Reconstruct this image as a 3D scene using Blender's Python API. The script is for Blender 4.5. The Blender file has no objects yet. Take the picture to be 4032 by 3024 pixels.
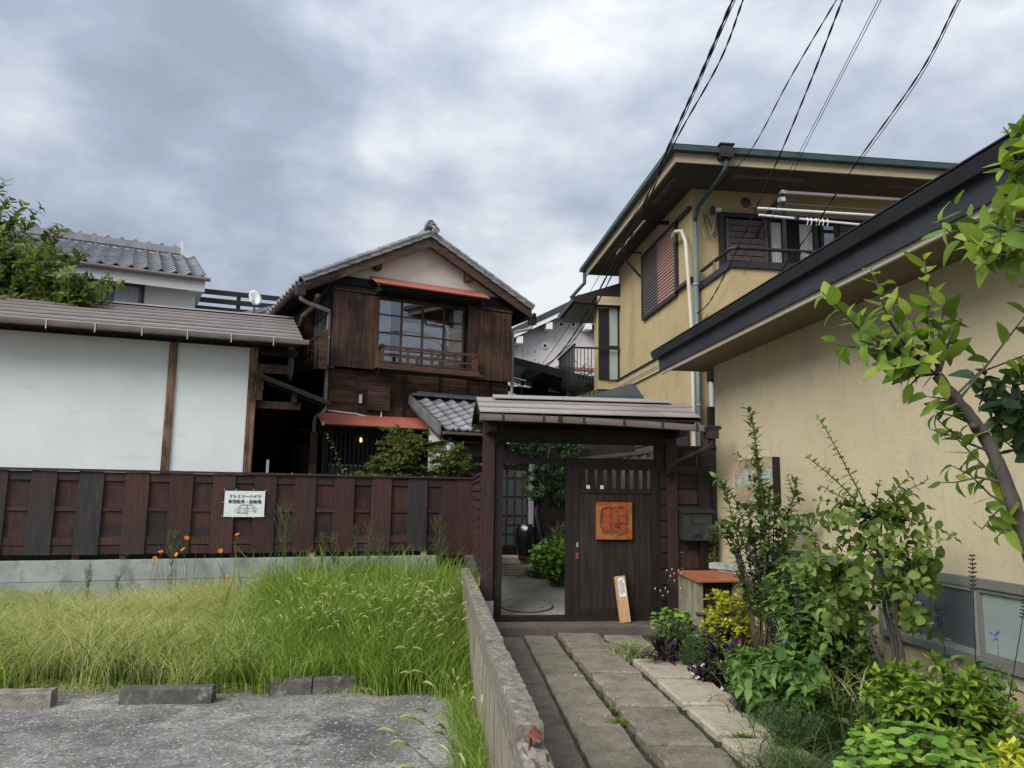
import bpy, math, random
import numpy as np
from mathutils import Vector, Matrix
random.seed(7); RNG = np.random.default_rng(7)
sc = bpy.context.scene
COL = sc.collection

# ------------------------------------------------------------------ camera
H = 1.55; PITCH = math.radians(8.2); ROLL = 0.0138; FP = 3029.0
cp, sp = math.cos(PITCH), math.sin(PITCH); cr, sr = math.cos(ROLL), math.sin(ROLL)
Fv = Vector((0, cp, sp)); u0 = Vector((0, -sp, cp)); r0 = Vector((1, 0, 0))
Rv = cr*r0 + sr*u0; Uv = -sr*r0 + cr*u0
cam = bpy.data.cameras.new('camera'); camo = bpy.data.objects.new('camera', cam); COL.objects.link(camo)
cam.sensor_width = 36; cam.lens = 36*FP/4032; cam.clip_start = .05; cam.clip_end = 900
m = Matrix((Rv, Uv, -Fv)).transposed().to_4x4(); m.translation = Vector((0, 0, H)); camo.matrix_world = m
sc.camera = camo
CAM = Vector((0, 0, H))
# ------------------------------------------------------------------ light
EXPO = 1.3; G = 2**EXPO
sc.view_settings.view_transform = 'Standard'; sc.view_settings.look = 'None'
sc.view_settings.gamma = 1; sc.view_settings.use_curve_mapping = False; sc.view_settings.exposure = EXPO
SUN_EL, SUN_AZ = math.radians(38), math.radians(-140)      # azimuth from +Y towards +X: sun stands left, a little behind the viewer
w = bpy.data.worlds.new('World'); sc.world = w; w.use_nodes = True
nt = w.node_tree; nt.nodes.clear()
def N(t, tree=None, **k):
    n = (tree or nt).nodes.new(t)
    for a, v in k.items(): setattr(n, a, v)
    return n
out = N('ShaderNodeOutputWorld'); bg = N('ShaderNodeBackground'); bg.inputs[1].default_value = .1
sky = N('ShaderNodeTexSky', sky_type='NISHITA'); sky.sun_disc = False; sky.sun_elevation = SUN_EL; sky.sun_rotation = SUN_AZ
tc = N('ShaderNodeTexCoord'); mp = N('ShaderNodeMapping'); mp.inputs['Scale'].default_value = (1, 1, 1.9)
nt.links.new(tc.outputs['Generated'], mp.inputs[0])
n1 = N('ShaderNodeTexNoise'); n1.inputs['Scale'].default_value = 3.4; n1.inputs['Detail'].default_value = 9; n1.inputs['Roughness'].default_value = .52; n1.inputs['Distortion'].default_value = .25
n2 = N('ShaderNodeTexNoise'); n2.inputs['Scale'].default_value = 9; n2.inputs['Detail'].default_value = 8; n2.inputs['Roughness'].default_value = .58
nt.links.new(mp.outputs[0], n1.inputs[0]); nt.links.new(mp.outputs[0], n2.inputs[0])
def M(op, a, b, c=None, tree=None, clamp=False):
    n = N('ShaderNodeMath', tree, operation=op); n.use_clamp = clamp
    for i, v in enumerate((a, b, c)):
        if v is None: continue
        if isinstance(v, (int, float)): n.inputs[i].default_value = v
        else: (tree or nt).links.new(v, n.inputs[i])
    return n.outputs[0]
val = M('ADD', M('MULTIPLY', n1.outputs[0], 1.35), M('MULTIPLY', n2.outputs[0], .7))
val = M('SUBTRACT', val, .515)
def ray(px, py):
    return Fv + (px-2016)/FP*Rv - (py-1512)/FP*Uv
nrm = N('ShaderNodeVectorMath', operation='NORMALIZE'); nt.links.new(tc.outputs['Generated'], nrm.inputs[0])
# warp the direction so that the cloud banks have ragged edges
nw = N('ShaderNodeTexNoise'); nw.inputs['Scale'].default_value = 3.5; nw.inputs['Detail'].default_value = 5; nt.links.new(tc.outputs['Generated'], nw.inputs[0])
sub = N('ShaderNodeVectorMath', operation='SUBTRACT'); nt.links.new(nw.outputs['Color'], sub.inputs[0]); sub.inputs[1].default_value = (.5, .5, .5)
sca = N('ShaderNodeVectorMath', operation='SCALE'); nt.links.new(sub.outputs[0], sca.inputs[0]); sca.inputs['Scale'].default_value = .34
add = N('ShaderNodeVectorMath', operation='ADD'); nt.links.new(nrm.outputs[0], add.inputs[0]); nt.links.new(sca.outputs[0], add.inputs[1])
nr2 = N('ShaderNodeVectorMath', operation='NORMALIZE'); nt.links.new(add.outputs[0], nr2.inputs[0])
banks = [((1080, 300), .15, -.20), ((780, 160), .11, -.11), ((1150, 540), .08, -.10), ((300, 720), .17, -.13), ((1350, 560), .13, -.13), ((700, 900), .15, -.10), ((1800, 650), .10, -.08), ((550, 100), .10, -.06),
         ((130, 230), .09, .20), ((820, 470), .045, .24), ((1950, 60), .09, .26), ((1250, 40), .10, .14), ((1500, 180), .14, .10), ((2350, 260), .14, .08), ((1480, 840), .07, .22), ((2200, 1100), .09, .28), ((950, 1100), .10, .18), ((500, 780), .04, .16), ((1350, 780), .05, .12),
         ((3700, 500), .18, .04), ((3100, 100), .2, .05), ((2750, 420), .08, -.10), ((3400, 40), .12, -.10), ((2500, 80), .10, .10), ((3700, 200), .08, -.08), ((2500, 600), .08, -.06)]
for (px, py), sg, am in banks:
    d = ray(px, py).normalized()
    dt = N('ShaderNodeVectorMath', operation='DOT_PRODUCT'); nt.links.new(nr2.outputs[0], dt.inputs[0]); dt.inputs[1].default_value = d
    e = M('EXPONENT', M('MULTIPLY', M('SUBTRACT', dt.outputs['Value'], 1.0), 1/(sg*sg)), 0)
    val = M('MULTIPLY_ADD', e, am, val)
rp = N('ShaderNodeValToRGB'); nt.links.new(val, rp.inputs[0])
def setramp(r, stops):
    while len(r.elements) > len(stops): r.elements.remove(r.elements[-1])
    while len(r.elements) < len(stops): r.elements.new(.5)
    for e, (p, c) in zip(r.elements, stops): e.position = p; e.color = (*c, 1)
setramp(rp.color_ramp, [(.08, (.33, .385, .45)), (.32, (.40, .455, .56)), (.52, (.53, .585, .68)), (.70, (.67, .715, .78)), (.98, (.93, .95, .975))])
gain = N('ShaderNodeVectorMath', operation='SCALE'); nt.links.new(rp.outputs[0], gain.inputs[0]); gain.inputs['Scale'].default_value = 10/G
# an overcast sky is brighter overhead than at the horizon
sepz = N('ShaderNodeSeparateXYZ'); nt.links.new(nrm.outputs[0], sepz.inputs[0])
zf = M('MULTIPLY_ADD', M('MAXIMUM', sepz.outputs[2], 0.0), .85, .72)
gain2 = N('ShaderNodeVectorMath', operation='SCALE'); nt.links.new(gain.outputs[0], gain2.inputs[0]); nt.links.new(zf, gain2.inputs['Scale'])
mx = N('ShaderNodeMixRGB'); mx.inputs[0].default_value = .94; nt.links.new(sky.outputs[0], mx.inputs[1]); nt.links.new(gain2.outputs[0], mx.inputs[2])
nt.links.new(mx.outputs[0], bg.inputs[0]); nt.links.new(bg.outputs[0], out.inputs[0])
sun = bpy.data.lights.new('sun', 'SUN'); sun.energy = 1.5; sun.angle = math.radians(38); sun.color = (1, .965, .91)
so = bpy.data.objects.new('sun', sun); COL.objects.link(so)
sdir = Vector((math.sin(SUN_AZ)*math.cos(SUN_EL), math.cos(SUN_AZ)*math.cos(SUN_EL), math.sin(SUN_EL)))
so.rotation_euler = sdir.to_track_quat('Z', 'Y').to_euler()

# ------------------------------------------------------------------ frames
def gz(px, py, z=0.):
    d = ray(px, py); t = (z-H)/d.z; return CAM + d*t
def aty(px, py, y):
    d = ray(px, py); return CAM + d*(y/d.y)
class Fr:
    def __init__(s, x, y, deg):
        s.x, s.y, s.t = x, y, math.radians(deg); s.a = Vector((math.cos(s.t), math.sin(s.t), 0)); s.b = Vector((-math.sin(s.t), math.cos(s.t), 0)); s.o = Vector((x, y, 0))
    def w(s, a, b, z): return s.o + a*s.a + b*s.b + Vector((0, 0, z))
    def loc(s, p): d = p - s.o; return Vector((d.dot(s.a), d.dot(s.b), p.z))
    def B(s, px, py, b=0):
        d = ray(px, py); t = (s.w(0, b, 0)-CAM).dot(s.b)/d.dot(s.b); return s.loc(CAM+d*t)
    def A(s, px, py, a=0):
        d = ray(px, py); t = (s.w(a, 0, 0)-CAM).dot(s.a)/d.dot(s.a); return s.loc(CAM+d*t)
GT = Fr(-.26, 9.4, 7.2); FN = Fr(-.58, 12.49, 19.8); _w = FN.w(0, 1, 0); WB = Fr(_w.x, _w.y, 19.8)
LH = Fr(2.63, 9.9, 6.7); YH = Fr(2.77, 11.5, 7); DH = Fr(-3.312, 13.8, 27.5)

# ------------------------------------------------------------------ materials
MATS = {}
def newmat(name):
    mt = bpy.data.materials.new(name); mt.use_nodes = True; t = mt.node_tree; t.nodes.clear()
    o = N('ShaderNodeOutputMaterial', t); p = N('ShaderNodeBsdfPrincipled', t); t.links.new(p.outputs[0], o.inputs[0])
    MATS[name] = mt; return mt, t, o, p
def ramp(t, fac, stops):
    r = N('ShaderNodeValToRGB', t); t.links.new(fac, r.inputs[0]); setramp(r.color_ramp, stops); return r.outputs[0]
def mixc(t, fac, a, b, mode='MIX'):
    n = N('ShaderNodeMixRGB', t, blend_type=mode)
    for i, v in ((0, fac), (1, a), (2, b)):
        if isinstance(v, (int, float)): n.inputs[i].default_value = v
        elif isinstance(v, tuple): n.inputs[i].default_value = (*v, 1)
        else: t.links.new(v, n.inputs[i])
    return n.outputs[0]
def pm(name, c1, c2, scale=6, stretch=(1, 1, 1), rough=.8, bump=.0, bscale=40, orand=0., spec=.3, metal=0., stain=None, speck=None, detail=8, lo=.35, hi=.65):
    """two-tone noise, optional stain (colour, scale, threshold, stretch) and speckle (colour, scale, threshold), world-space"""
    mt, t, o, p = newmat(name)
    g = N('ShaderNodeNewGeometry', t); mpn = N('ShaderNodeMapping', t); t.links.new(g.outputs['Position'], mpn.inputs[0]); mpn.inputs['Scale'].default_value = stretch
    oi = N('ShaderNodeObjectInfo', t)
    off = N('ShaderNodeVectorMath', t, operation='ADD'); t.links.new(mpn.outputs[0], off.inputs[0])
    if orand:
        sc_ = N('ShaderNodeVectorMath', t, operation='SCALE'); sc_.inputs[0].default_value = (7, 5, 3); t.links.new(oi.outputs['Random'], sc_.inputs['Scale']); t.links.new(sc_.outputs[0], off.inputs[1])
    n = N('ShaderNodeTexNoise', t); n.inputs['Scale'].default_value = scale; n.inputs['Detail'].default_value = detail; n.inputs['Roughness'].default_value = .62; t.links.new(off.outputs[0], n.inputs[0])
    c = ramp(t, n.outputs[0], [(lo, c1), (hi, c2)])
    for st in (stain if isinstance(stain, list) else [stain] if stain else []):
        col, ss, th, strch = st
        m2 = N('ShaderNodeMapping', t); t.links.new(g.outputs['Position'], m2.inputs[0]); m2.inputs['Scale'].default_value = strch
        n2_ = N('ShaderNodeTexNoise', t); n2_.inputs['Scale'].default_value = ss; n2_.inputs['Detail'].default_value = 6; n2_.inputs['Roughness'].default_value = .65; t.links.new(m2.outputs[0], n2_.inputs[0])
        mr = N('ShaderNodeMapRange', t); t.links.new(n2_.outputs[0], mr.inputs[0]); mr.inputs[1].default_value = th-.07; mr.inputs[2].default_value = th+.1
        c = mixc(t, mr.outputs[0], c, col)
    if speck:
        col, ss, th = speck
        v = N('ShaderNodeTexNoise', t); v.inputs['Scale'].default_value = ss; v.inputs['Detail'].default_value = 2; t.links.new(g.outputs['Position'], v.inputs[0])
        mr = N('ShaderNodeMapRange', t); t.links.new(v.outputs[0], mr.inputs[0]); mr.inputs[1].default_value = th; mr.inputs[2].default_value = th+.06
        c = mixc(t, mr.outputs[0], c, col)
    if orand:
        v = M('MULTIPLY_ADD', oi.outputs['Random'], 2*orand, 1-orand, tree=t)
        hs = N('ShaderNodeHueSaturation', t); t.links.new(v, hs.inputs['Value']); t.links.new(c, hs.inputs['Color']); c = hs.outputs[0]
    t.links.new(c, p.inputs['Base Color']); p.inputs['Roughness'].default_value = rough; p.inputs['Metallic'].default_value = metal
    p.inputs['Specular IOR Level'].default_value = spec
    if bump:
        nb = N('ShaderNodeTexNoise', t); nb.inputs['Scale'].default_value = bscale; nb.inputs['Detail'].default_value = 5; t.links.new(off.outputs[0], nb.inputs[0])
        b = N('ShaderNodeBump', t); b.inputs['Strength'].default_value = bump; b.inputs['Distance'].default_value = .01; t.links.new(nb.outputs[0], b.inputs['Height']); t.links.new(b.outputs[0], p.inputs['Normal'])
    return mt
V_ = (14, 14, 1.2)   # vertical grain
Hg = (1.2, 1.2, 16)  # horizontal grain
pm('fence_maroon', (.044, .021, .019), (.078, .034, .029), 2.2, V_, .62, .45, 9, .20, stain=[((.034, .027, .028), 1.3, .56, (1, 1, .8)), ((.10, .055, .048), 6, .70, (9, 9, .6))])
pm('fence_grey', (.026, .024, .027), (.050, .044, .046), 2.2, V_, .8, .5, 9, .14, stain=[((.095, .09, .088), 5, .68, (9, 9, .8)), ((.055, .03, .026), 1.4, .60, (1, 1, 1))])
pm('fence_panel', (.040, .020, .018), (.085, .032, .026), 1.6, (9, 9, 1.5), .65, .3, 8, .22, stain=((.022, .021, .025), 1.6, .52, (1, 1, 1.6)))
pm('gate_wood', (.013, .0085, .0085), (.026, .0165, .0155), 2, V_, .55, .35, 8, .12)
pm('gate_maroon', (.034, .017, .017), (.060, .029, .026), 2, V_, .6, .3, 8, .14)
pm('door_plank', (.017, .0125, .011), (.040, .027, .022), 2, V_, .6, .35, 8, .2, stain=((.07, .055, .045), 6, .72, (8, 8, .7)))
pm('dark_wood', (.010, .008, .008), (.024, .017, .015), 2, V_, .7, .2, 8, .15)
pm('shutter_wood', (.040, .022, .016), (.115, .060, .038), 1.5, (10, 10, .9), .75, .4, 8, .25, stain=((.022, .014, .012), 1.7, .55, (1.2, 1.2, .8)))
pm('clapboard', (.030, .017, .012), (.105, .052, .030), 1.3, (1.5, 1.5, 14), .75, .4, 8, .35, stain=((.018, .013, .012), 1.2, .56, (1, 1, 2)))
pm('railing_wood', (.070, .036, .024), (.130, .068, .044), 2, Hg, .7, .3, 9, .1)
pm('picket_grey', (.085, .078, .076), (.17, .16, .152), 2, V_, .85, .3, 9, .15)
pm('barge_wood', (.060, .036, .023), (.115, .070, .044), 1.6, (2, 2, 9), .75, .3, 9, .1)
pm('aged_post', (.06, .036, .024), (.38, .235, .135), 1.5, (16, 16, 1.0), .8, .4, 9, 0, stain=[((.03, .022, .018), 1.8, .54, (1.5, 1.5, .8))])
pm('light_wood', (.44, .26, .13), (.56, .36, .19), 1.6, (18, 18, 1.4), .6, .1, 9, 0)
pm('white_plaster', (.76, .785, .775), (.85, .865, .86), 1.1, (1, 1, 1), .9, .15, 45, 0, stain=[((.66, .68, .65), 1.2, .66, (.8, .8, 2.2)), ((.58, .58, .53), 2.2, .74, (4, 4, .35)), ((.70, .71, .69), 14, .70, (1, 1, 1))])
pm('gable_plaster', (.72, .67, .60), (.80, .75, .68), 1.5, (1, 1, 1), .9, .05, 50, 0)
pm('far_plaster', (.62, .60, .60), (.70, .68, .68), 1.0, (1, 1, 1), .9, 0, 50, 0)
pm('ochre_stucco', (.42, .325, .17), (.50, .395, .215), .9, (1, 1, .8), .9, .22, 55, 0, stain=[((.33, .26, .155), .9, .60, (1.3, 1.3, .5)), ((.50, .42, .27), 1.7, .68, (1, 1, .7)), ((.30, .25, .16), 2.4, .70, (5, 5, .35)), ((.40, .33, .20), 16, .62, (1, 1, 1))])
pm('tan_stucco', (.50, .42, .27), (.56, .475, .315), 1.1, (1, 1, 1), .92, .28, 60, 0, stain=[((.43, .37, .26), 1.5, .62, (1, 1, .6)), ((.38, .32, .22), 2.0, .67, (5, 5, .35)), ((.30, .26, .18), 3.1, .76, (7, 7, .25)), ((.44, .375, .265), 22, .60, (1, 1, 1))])
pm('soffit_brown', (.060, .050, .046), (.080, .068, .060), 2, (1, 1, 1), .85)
pm('fascia_tan', (.40, .33, .21), (.50, .42, .28), 1.5, (2, 2, 20), .8)
pm('fascia_dark', (.030, .030, .038), (.042, .042, .052), 1.5, (1, 1, 1), .45, .03, 30, 0)
pm('soffit_cream', (.42, .39, .30), (.48, .45, .36), 1.5, (1, 1, 1), .8)
pm('gutter_teal', (.032, .058, .063), (.050, .085, .089), 2, (2, 2, 2), .42, 0)
pm('pipe_teal', (.115, .165, .165), (.165, .22, .215), 1.2, (3, 3, .8), .45, 0)
pm('soffit_shade_tan', (.17, .135, .085), (.21, .17, .11), 1.4, (1, 1, 1), .9, .2, 50, 0)  # wall tan darkened to paint in the shade under the low eave
pm('gutter_brown', (.16, .125, .12), (.22, .18, .17), 2, (2, 2, 2), .45, 0)
pm('gutter_dark', (.030, .024, .024), (.046, .036, .035), 2, (2, 2, 2), .4, 0)
pm('pipe_grey', (.26, .27, .30), (.36, .37, .40), 1.2, (3, 3, .8), .45, 0)
pm('pipe_mauve', (.24, .20, .20), (.30, .26, .26), 1.2, (3, 3, .8), .5, 0)
pm('pipe_pale', (.52, .47, .40), (.62, .57, .50), 2, (3, 3, .8), .6, 0)
pm('shingle_taupe', (.22, .188, .180), (.285, .248, .236), 1.3, (1, 1, 1), .5, .08, 50, .06, stain=((.22, .19, .185), 2.2, .62, (1, 1, 1)))
pm('shingle_mauve', (.275, .238, .226), (.345, .305, .288), 1.3, (1, 1, 1), .5, .08, 50, .07, stain=((.26, .225, .22), 2.6, .62, (1, 1, 1)))
pm('tile_grey', (.175, .180, .195), (.30, .305, .325), 3, (1, 1, 1), .42, .12, 40, .16, spec=.5, stain=((.36, .36, .37), 6, .66, (1, 1, 1)))
pm('tile_dark', (.10, .105, .11), (.20, .205, .21), 4, (1, 1, 1), .42, .12, 40, .16, spec=.5)
pm('red_metal', (.36, .105, .075), (.44, .14, .10), 1.6, (1, 1, 1), .55, .1, 20, 0, stain=((.28, .085, .065), 2.2, .62, (1, 1, 1)))
pm('rust_lid', (.26, .085, .05), (.36, .13, .075), 5, (1, 1, 1), .6, .2, 20, 0)
pm('louvre_brown', (.085, .070, .070), (.110, .090, .088), 1.5, (1, 1, 1), .55, 0, 10, .05)
pm('louvre_red', (.30, .17, .13), (.37, .215, .17), 1.5, (1, 1, 1), .6, 0, 10, .05)
pm('frame_dark', (.020, .019, .021), (.030, .028, .030), 1.5, (1, 1, 1), .4, 0)
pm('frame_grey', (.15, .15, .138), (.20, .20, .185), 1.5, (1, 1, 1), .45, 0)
pm('aluminium', (.50, .50, .50), (.62, .62, .62), 1.5, (1, 1, 1), .35, 0, metal=.6)
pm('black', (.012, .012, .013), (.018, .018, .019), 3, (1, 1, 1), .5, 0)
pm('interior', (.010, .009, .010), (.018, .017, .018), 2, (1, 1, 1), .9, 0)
pm('cable', (.012, .012, .014), (.020, .020, .022), 3, (1, 1, 1), .45, 0)
pm('white_plastic', (.70, .70, .68), (.78, .78, .76), 3, (1, 1, 1), .4, 0)
pm('white_paper', (.72, .76, .76), (.82, .85, .85), 3, (1, 1, 3), .6, .5, 7, 0)
pm('curtain', (.34, .35, .37), (.52, .53, .54), 3, (14, 14, .4), .8, .4, 12, 0)
pm('ink', (.05, .055, .06), (.07, .075, .08), 3, (1, 1, 1), .7, 0)
pm('red_ink', (.50, .055, .04), (.60, .09, .06), 6, (1, 1, 1), .6, 0)
pm('teal_ink', (.28, .48, .46), (.36, .56, .54), 6, (1, 1, 1), .6, 0)
pm('sign_orange', (.24, .055, .018), (.40, .125, .030), 2.6, (3, 3, 6), .5, .3, 14, 0, stain=((.33, .17, .05), 3.2, .58, (1, 1, 1)))
pm('sign_inner', (.14, .045, .018), (.26, .10, .028), 5, (3, 3, 5), .5, .3, 14, 0, stain=((.10, .028, .015), 6, .55, (1, 1, 1)))
pm('sign_wood', (.25, .20, .13), (.46, .38, .25), 3, (5, 5, 9), .7, .3, 14, 0, stain=((.18, .14, .11), 3.5, .60, (1, 1, 2)))
pm('kerb_concrete', (.27, .29, .28), (.39, .41, .395), 3.5, (1, 1, 1), .9, .3, 50, .05, stain=[((.15, .165, .17), 3, .58, (1, 1, .7)), ((.20, .22, .19), 7, .68, (1, 1, .5))])
pm('block_concrete', (.23, .205, .15), (.33, .295, .225), 5, (1, 1, 1), .92, .6, 60, .07, stain=[((.10, .085, .068), 5, .56, (1.8, 1.8, .2)), ((.33, .30, .25), 9, .66, (1, 1, 1))], speck=((.10, .09, .08), 60, .66))
pm('block_top', (.14, .12, .095), (.23, .205, .165), 14, (1, 1, 1), .95, .9, 45, .05, stain=[((.33, .30, .27), 18, .58, (1, 1, 1)), ((.10, .08, .07), 16, .62, (1, 1, 1))])
pm('slab_stone', (.165, .142, .105), (.25, .22, .168), 6, (1, 1, 1), .92, .8, 60, .16, stain=[((.105, .098, .068), 3, .60, (1, 1, 1)), ((.30, .275, .22), 7, .66, (1, 1, 1))], speck=((.42, .38, .31), 55, .63))
pm('slab_pale', (.36, .315, .235), (.47, .415, .32), 7, (1, 1, 1), .92, .8, 80, .08, stain=[((.24, .20, .145), 3, .60, (1, 1, 1))], speck=((.17, .14, .11), 90, .58))
pm('slab_dark', (.105, .088, .072), (.155, .132, .108), 5, (1, 1, 1), .92, .8, 70, .12, stain=[((.07, .06, .05), 3, .60, (1, 1, 1))], speck=((.28, .25, .21), 75, .64))
pm('court_concrete', (.20, .19, .165), (.28, .265, .23), 3, (1, 1, 1), .92, .5, 90, .06, speck=((.13, .12, .10), 120, .60))
pm('step_stone', (.40, .37, .30), (.50, .46, .37), 3, (2, 2, 1), .85, .2, 60, .05)
pm('soil', (.030, .022, .016), (.065, .048, .034), 14, (1, 1, 1), .95, .8, 50, 0)
pm('earth', (.06, .06, .03), (.12, .11, .06), 4, (1, 1, 1), .95, .6, 30, 0)
pm('stop_stone', (.065, .062, .056), (.125, .12, .11), 7, (1, 1, 1), .93, .8, 50, .12, stain=[((.27, .26, .23), 9, .64, (1, 1, 1))])
pm('stop_pale', (.20, .18, .15), (.30, .275, .235), 7, (1, 1, 1), .93, .8, 50, .05, stain=[((.10, .085, .07), 6, .60, (1, 1, 1))])
pm('bark', (.050, .044, .040), (.105, .092, .082), 8, (1, 1, .5), .9, .6, 30, 0)
pm('stem_green', (.07, .09, .03), (.12, .14, .05), 8, (1, 1, 1), .8, 0)
pm('stem_brown', (.075, .050, .033), (.15, .10, .065), 12, (1, 1, 1), .85, .3, 30, 0)
pm('stem_dark', (.014, .012, .020), (.030, .024, .034), 12, (1, 1, 1), .7, 0)
pm('rusty', (.16, .05, .035), (.25, .09, .06), 20, (1, 1, 1), .7, .3, 40, 0)
pm('jar_black', (.008, .008, .012), (.016, .016, .022), 4, (4, 4, 1), .3, .2, 12, 0, spec=.5)
pm('jar_brown', (.10, .035, .022), (.16, .06, .04), 6, (1, 1, 1), .5, 0)
pm('mailbox_green', (.012, .020, .022), (.028, .040, .039), 2.2, (8, 8, 2), .5, .4, 14, 0, spec=.5, stain=((.060, .050, .036), 5, .62, (1, 1, .6)))
pm('parking_concrete', (.17, .165, .15), (.27, .26, .24), 2.2, (1, 1, 1), .95, .9, 40, 0, stain=[((.085, .082, .075), .9, .52, (1, 1, 1)), ((.36, .345, .32), 2.4, .58, (1, 1, 1)), ((.30, .235, .215), 1.7, .66, (1, 1, 1)), ((.055, .053, .05), 38, .575, (1, 1, 1)), ((.12, .115, .105), 12, .60, (1, 1, 1))], speck=((.46, .45, .42), 42, .625))
pm('kawara_ivory', (.42, .38, .28), (.5, .46, .34), 4, (1, 1, 1), .6)
pm('glass_dark_frost', (.075, .090, .100), (.11, .13, .14), 2, (1, 1, 1), .25, 0, spec=.7)
pm('glass_pale_frost', (.26, .32, .31), (.33, .39, .37), 2, (1, 1, 1), .3, 0, spec=.6)
pm('far_roof', (.055, .053, .062), (.075, .072, .082), 2, (1, 1, 1), .5)
pm('cloth_white', (.70, .70, .70), (.78, .78, .78), 3, (1, 1, 1), .9, .3, 12, 0)
def glass(name, tint, refl, rough=.02, alpha=.75):
    mt, t, o, p = newmat(name); t.nodes.remove(p)
    tr = N('ShaderNodeBsdfTransparent', t); tr.inputs[0].default_value = (*tint, 1)
    gl = N('ShaderNodeBsdfGlossy', t); gl.inputs['Roughness'].default_value = rough; gl.inputs[0].default_value = (.9, .92, .95, 1)
    lw = N('ShaderNodeFresnel', t); lw.inputs[0].default_value = 1.5
    f = M('ADD', lw.outputs[0], refl, tree=t, clamp=True)
    mxs = N('ShaderNodeMixShader', t); t.links.new(f, mxs.inputs[0]); t.links.new(tr.outputs[0], mxs.inputs[1]); t.links.new(gl.outputs[0], mxs.inputs[2]); t.links.new(mxs.outputs[0], o.inputs[0])
glass('glass', (.75, .78, .80), .12); glass('glass_mirror', (.88, .90, .92), .10)
def emis(name, c, s):
    mt, t, o, p = newmat(name); p.inputs['Base Color'].default_value = (*c, 1); p.inputs['Emission Color'].default_value = (*c, 1); p.inputs['Emission Strength'].default_value = s
emis('bulb_glow', (1, .55, .15), 1.2)
mt, t, o, p = newmat('globe_glass'); p.inputs['Base Color'].default_value = (.42, .43, .44, 1); p.inputs['Roughness'].default_value = .25
def leafmat(name, dark, mid, light, trans=.32, rough=.5):
    mt, t, o, p = newmat(name)
    g = N('ShaderNodeNewGeometry', t); oi = N('ShaderNodeObjectInfo', t)
    f = M('FRACT', M('ADD', g.outputs['Random Per Island'], oi.outputs['Random'], tree=t), 0, tree=t)
    c = ramp(t, f, [(0, dark), (.45, mid), (.93, light)])
    n = N('ShaderNodeTexNoise', t); n.inputs['Scale'].default_value = 1.7; t.links.new(g.outputs['Position'], n.inputs[0])
    c = mixc(t, M('MULTIPLY', n.outputs[0], .22, tree=t), c, dark)
    t.links.new(c, p.inputs['Base Color']); p.inputs['Roughness'].default_value = rough; p.inputs['Specular IOR Level'].default_value = .28
    tl = N('ShaderNodeBsdfTranslucent', t)
    bc = mixc(t, 1.0, c, (1.0, 1.0, .55), 'MULTIPLY')
    t.links.new(bc, tl.inputs[0]); ms = N('ShaderNodeMixShader', t); ms.inputs[0].default_value = trans
    t.links.new(p.outputs[0], ms.inputs[1]); t.links.new(tl.outputs[0], ms.inputs[2]); t.links.new(ms.outputs[0], o.inputs[0])
leafmat('leaf_tree', (.085, .165, .028), (.23, .36, .055), (.42, .54, .10), .55)
leafmat('leaf_tree_dark', (.022, .06, .022), (.05, .105, .032), (.11, .18, .05), .3)
leafmat('leaf_persimmon', (.055, .09, .026), (.14, .20, .052), (.28, .35, .10), .4)
leafmat('leaf_salvia', (.075, .17, .044), (.175, .31, .078), (.29, .45, .12), .45)
leafmat('leaf_golden', (.27, .32, .028), (.56, .60, .06), (.80, .78, .15), .42)
leafmat('leaf_lime', (.075, .17, .022), (.19, .33, .042), (.42, .54, .085), .42)
leafmat('leaf_shrub', (.038, .09, .034), (.10, .18, .058), (.22, .32, .095), .4)
leafmat('leaf_round', (.075, .13, .034), (.18, .27, .060), (.33, .43, .11), .45)
leafmat('leaf_geranium', (.10, .23, .038), (.22, .40, .07), (.38, .56, .12), .42)
leafmat('leaf_purple', (.012, .006, .016), (.030, .014, .036), (.060, .025, .06), .1)
leafmat('leaf_bronze', (.018, .014, .014), (.040, .032, .032), (.07, .06, .055), .1)
leafmat('leaf_nandina', (.035, .08, .034), (.11, .18, .046), (.36, .36, .08), .4)
leafmat('leaf_dark', (.014, .038, .016), (.035, .078, .028), (.08, .14, .045), .3)
leafmat('leaf_box', (.012, .026, .016), (.028, .050, .030), (.05, .08, .045), .15)
leafmat('leaf_marigold', (.028, .075, .030), (.065, .145, .055), (.12, .22, .08), .3)
leafmat('leaf_far', (.10, .13, .05), (.19, .23, .09), (.34, .38, .17), .3)
leafmat('leaf_weed', (.08, .11, .045), (.13, .165, .07), (.26, .28, .12), .3)
leafmat('blade_green', (.10, .18, .026), (.24, .37, .055), (.42, .55, .12), .5)
leafmat('blade_dry', (.34, .37, .12), (.58, .59, .24), (.78, .76, .43), .45)
leafmat('blade_seed', (.30, .36, .12), (.44, .48, .19), (.58, .58, .28), .45)
leafmat('blade_dark', (.030, .065, .020), (.070, .125, .034), (.14, .21, .055), .35)
leafmat('blade_variegated', (.08, .13, .04), (.30, .34, .14), (.55, .55, .32), .3)
leafmat('petal_orange', (.70, .17, .01), (.80, .24, .012), (.88, .32, .02), .3)
leafmat('petal_white', (.6, .6, .6), (.75, .75, .75), (.8, .8, .8), .3)
leafmat('petal_magenta', (.30, .02, .20), (.42, .03, .30), (.5, .06, .36), .2)
leafmat('petal_blue', (.05, .05, .35), (.08, .07, .48), (.12, .11, .55), .2)
leafmat('leaf_vine', (.12, .17, .05), (.24, .30, .11), (.42, .48, .22), .35)

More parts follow.
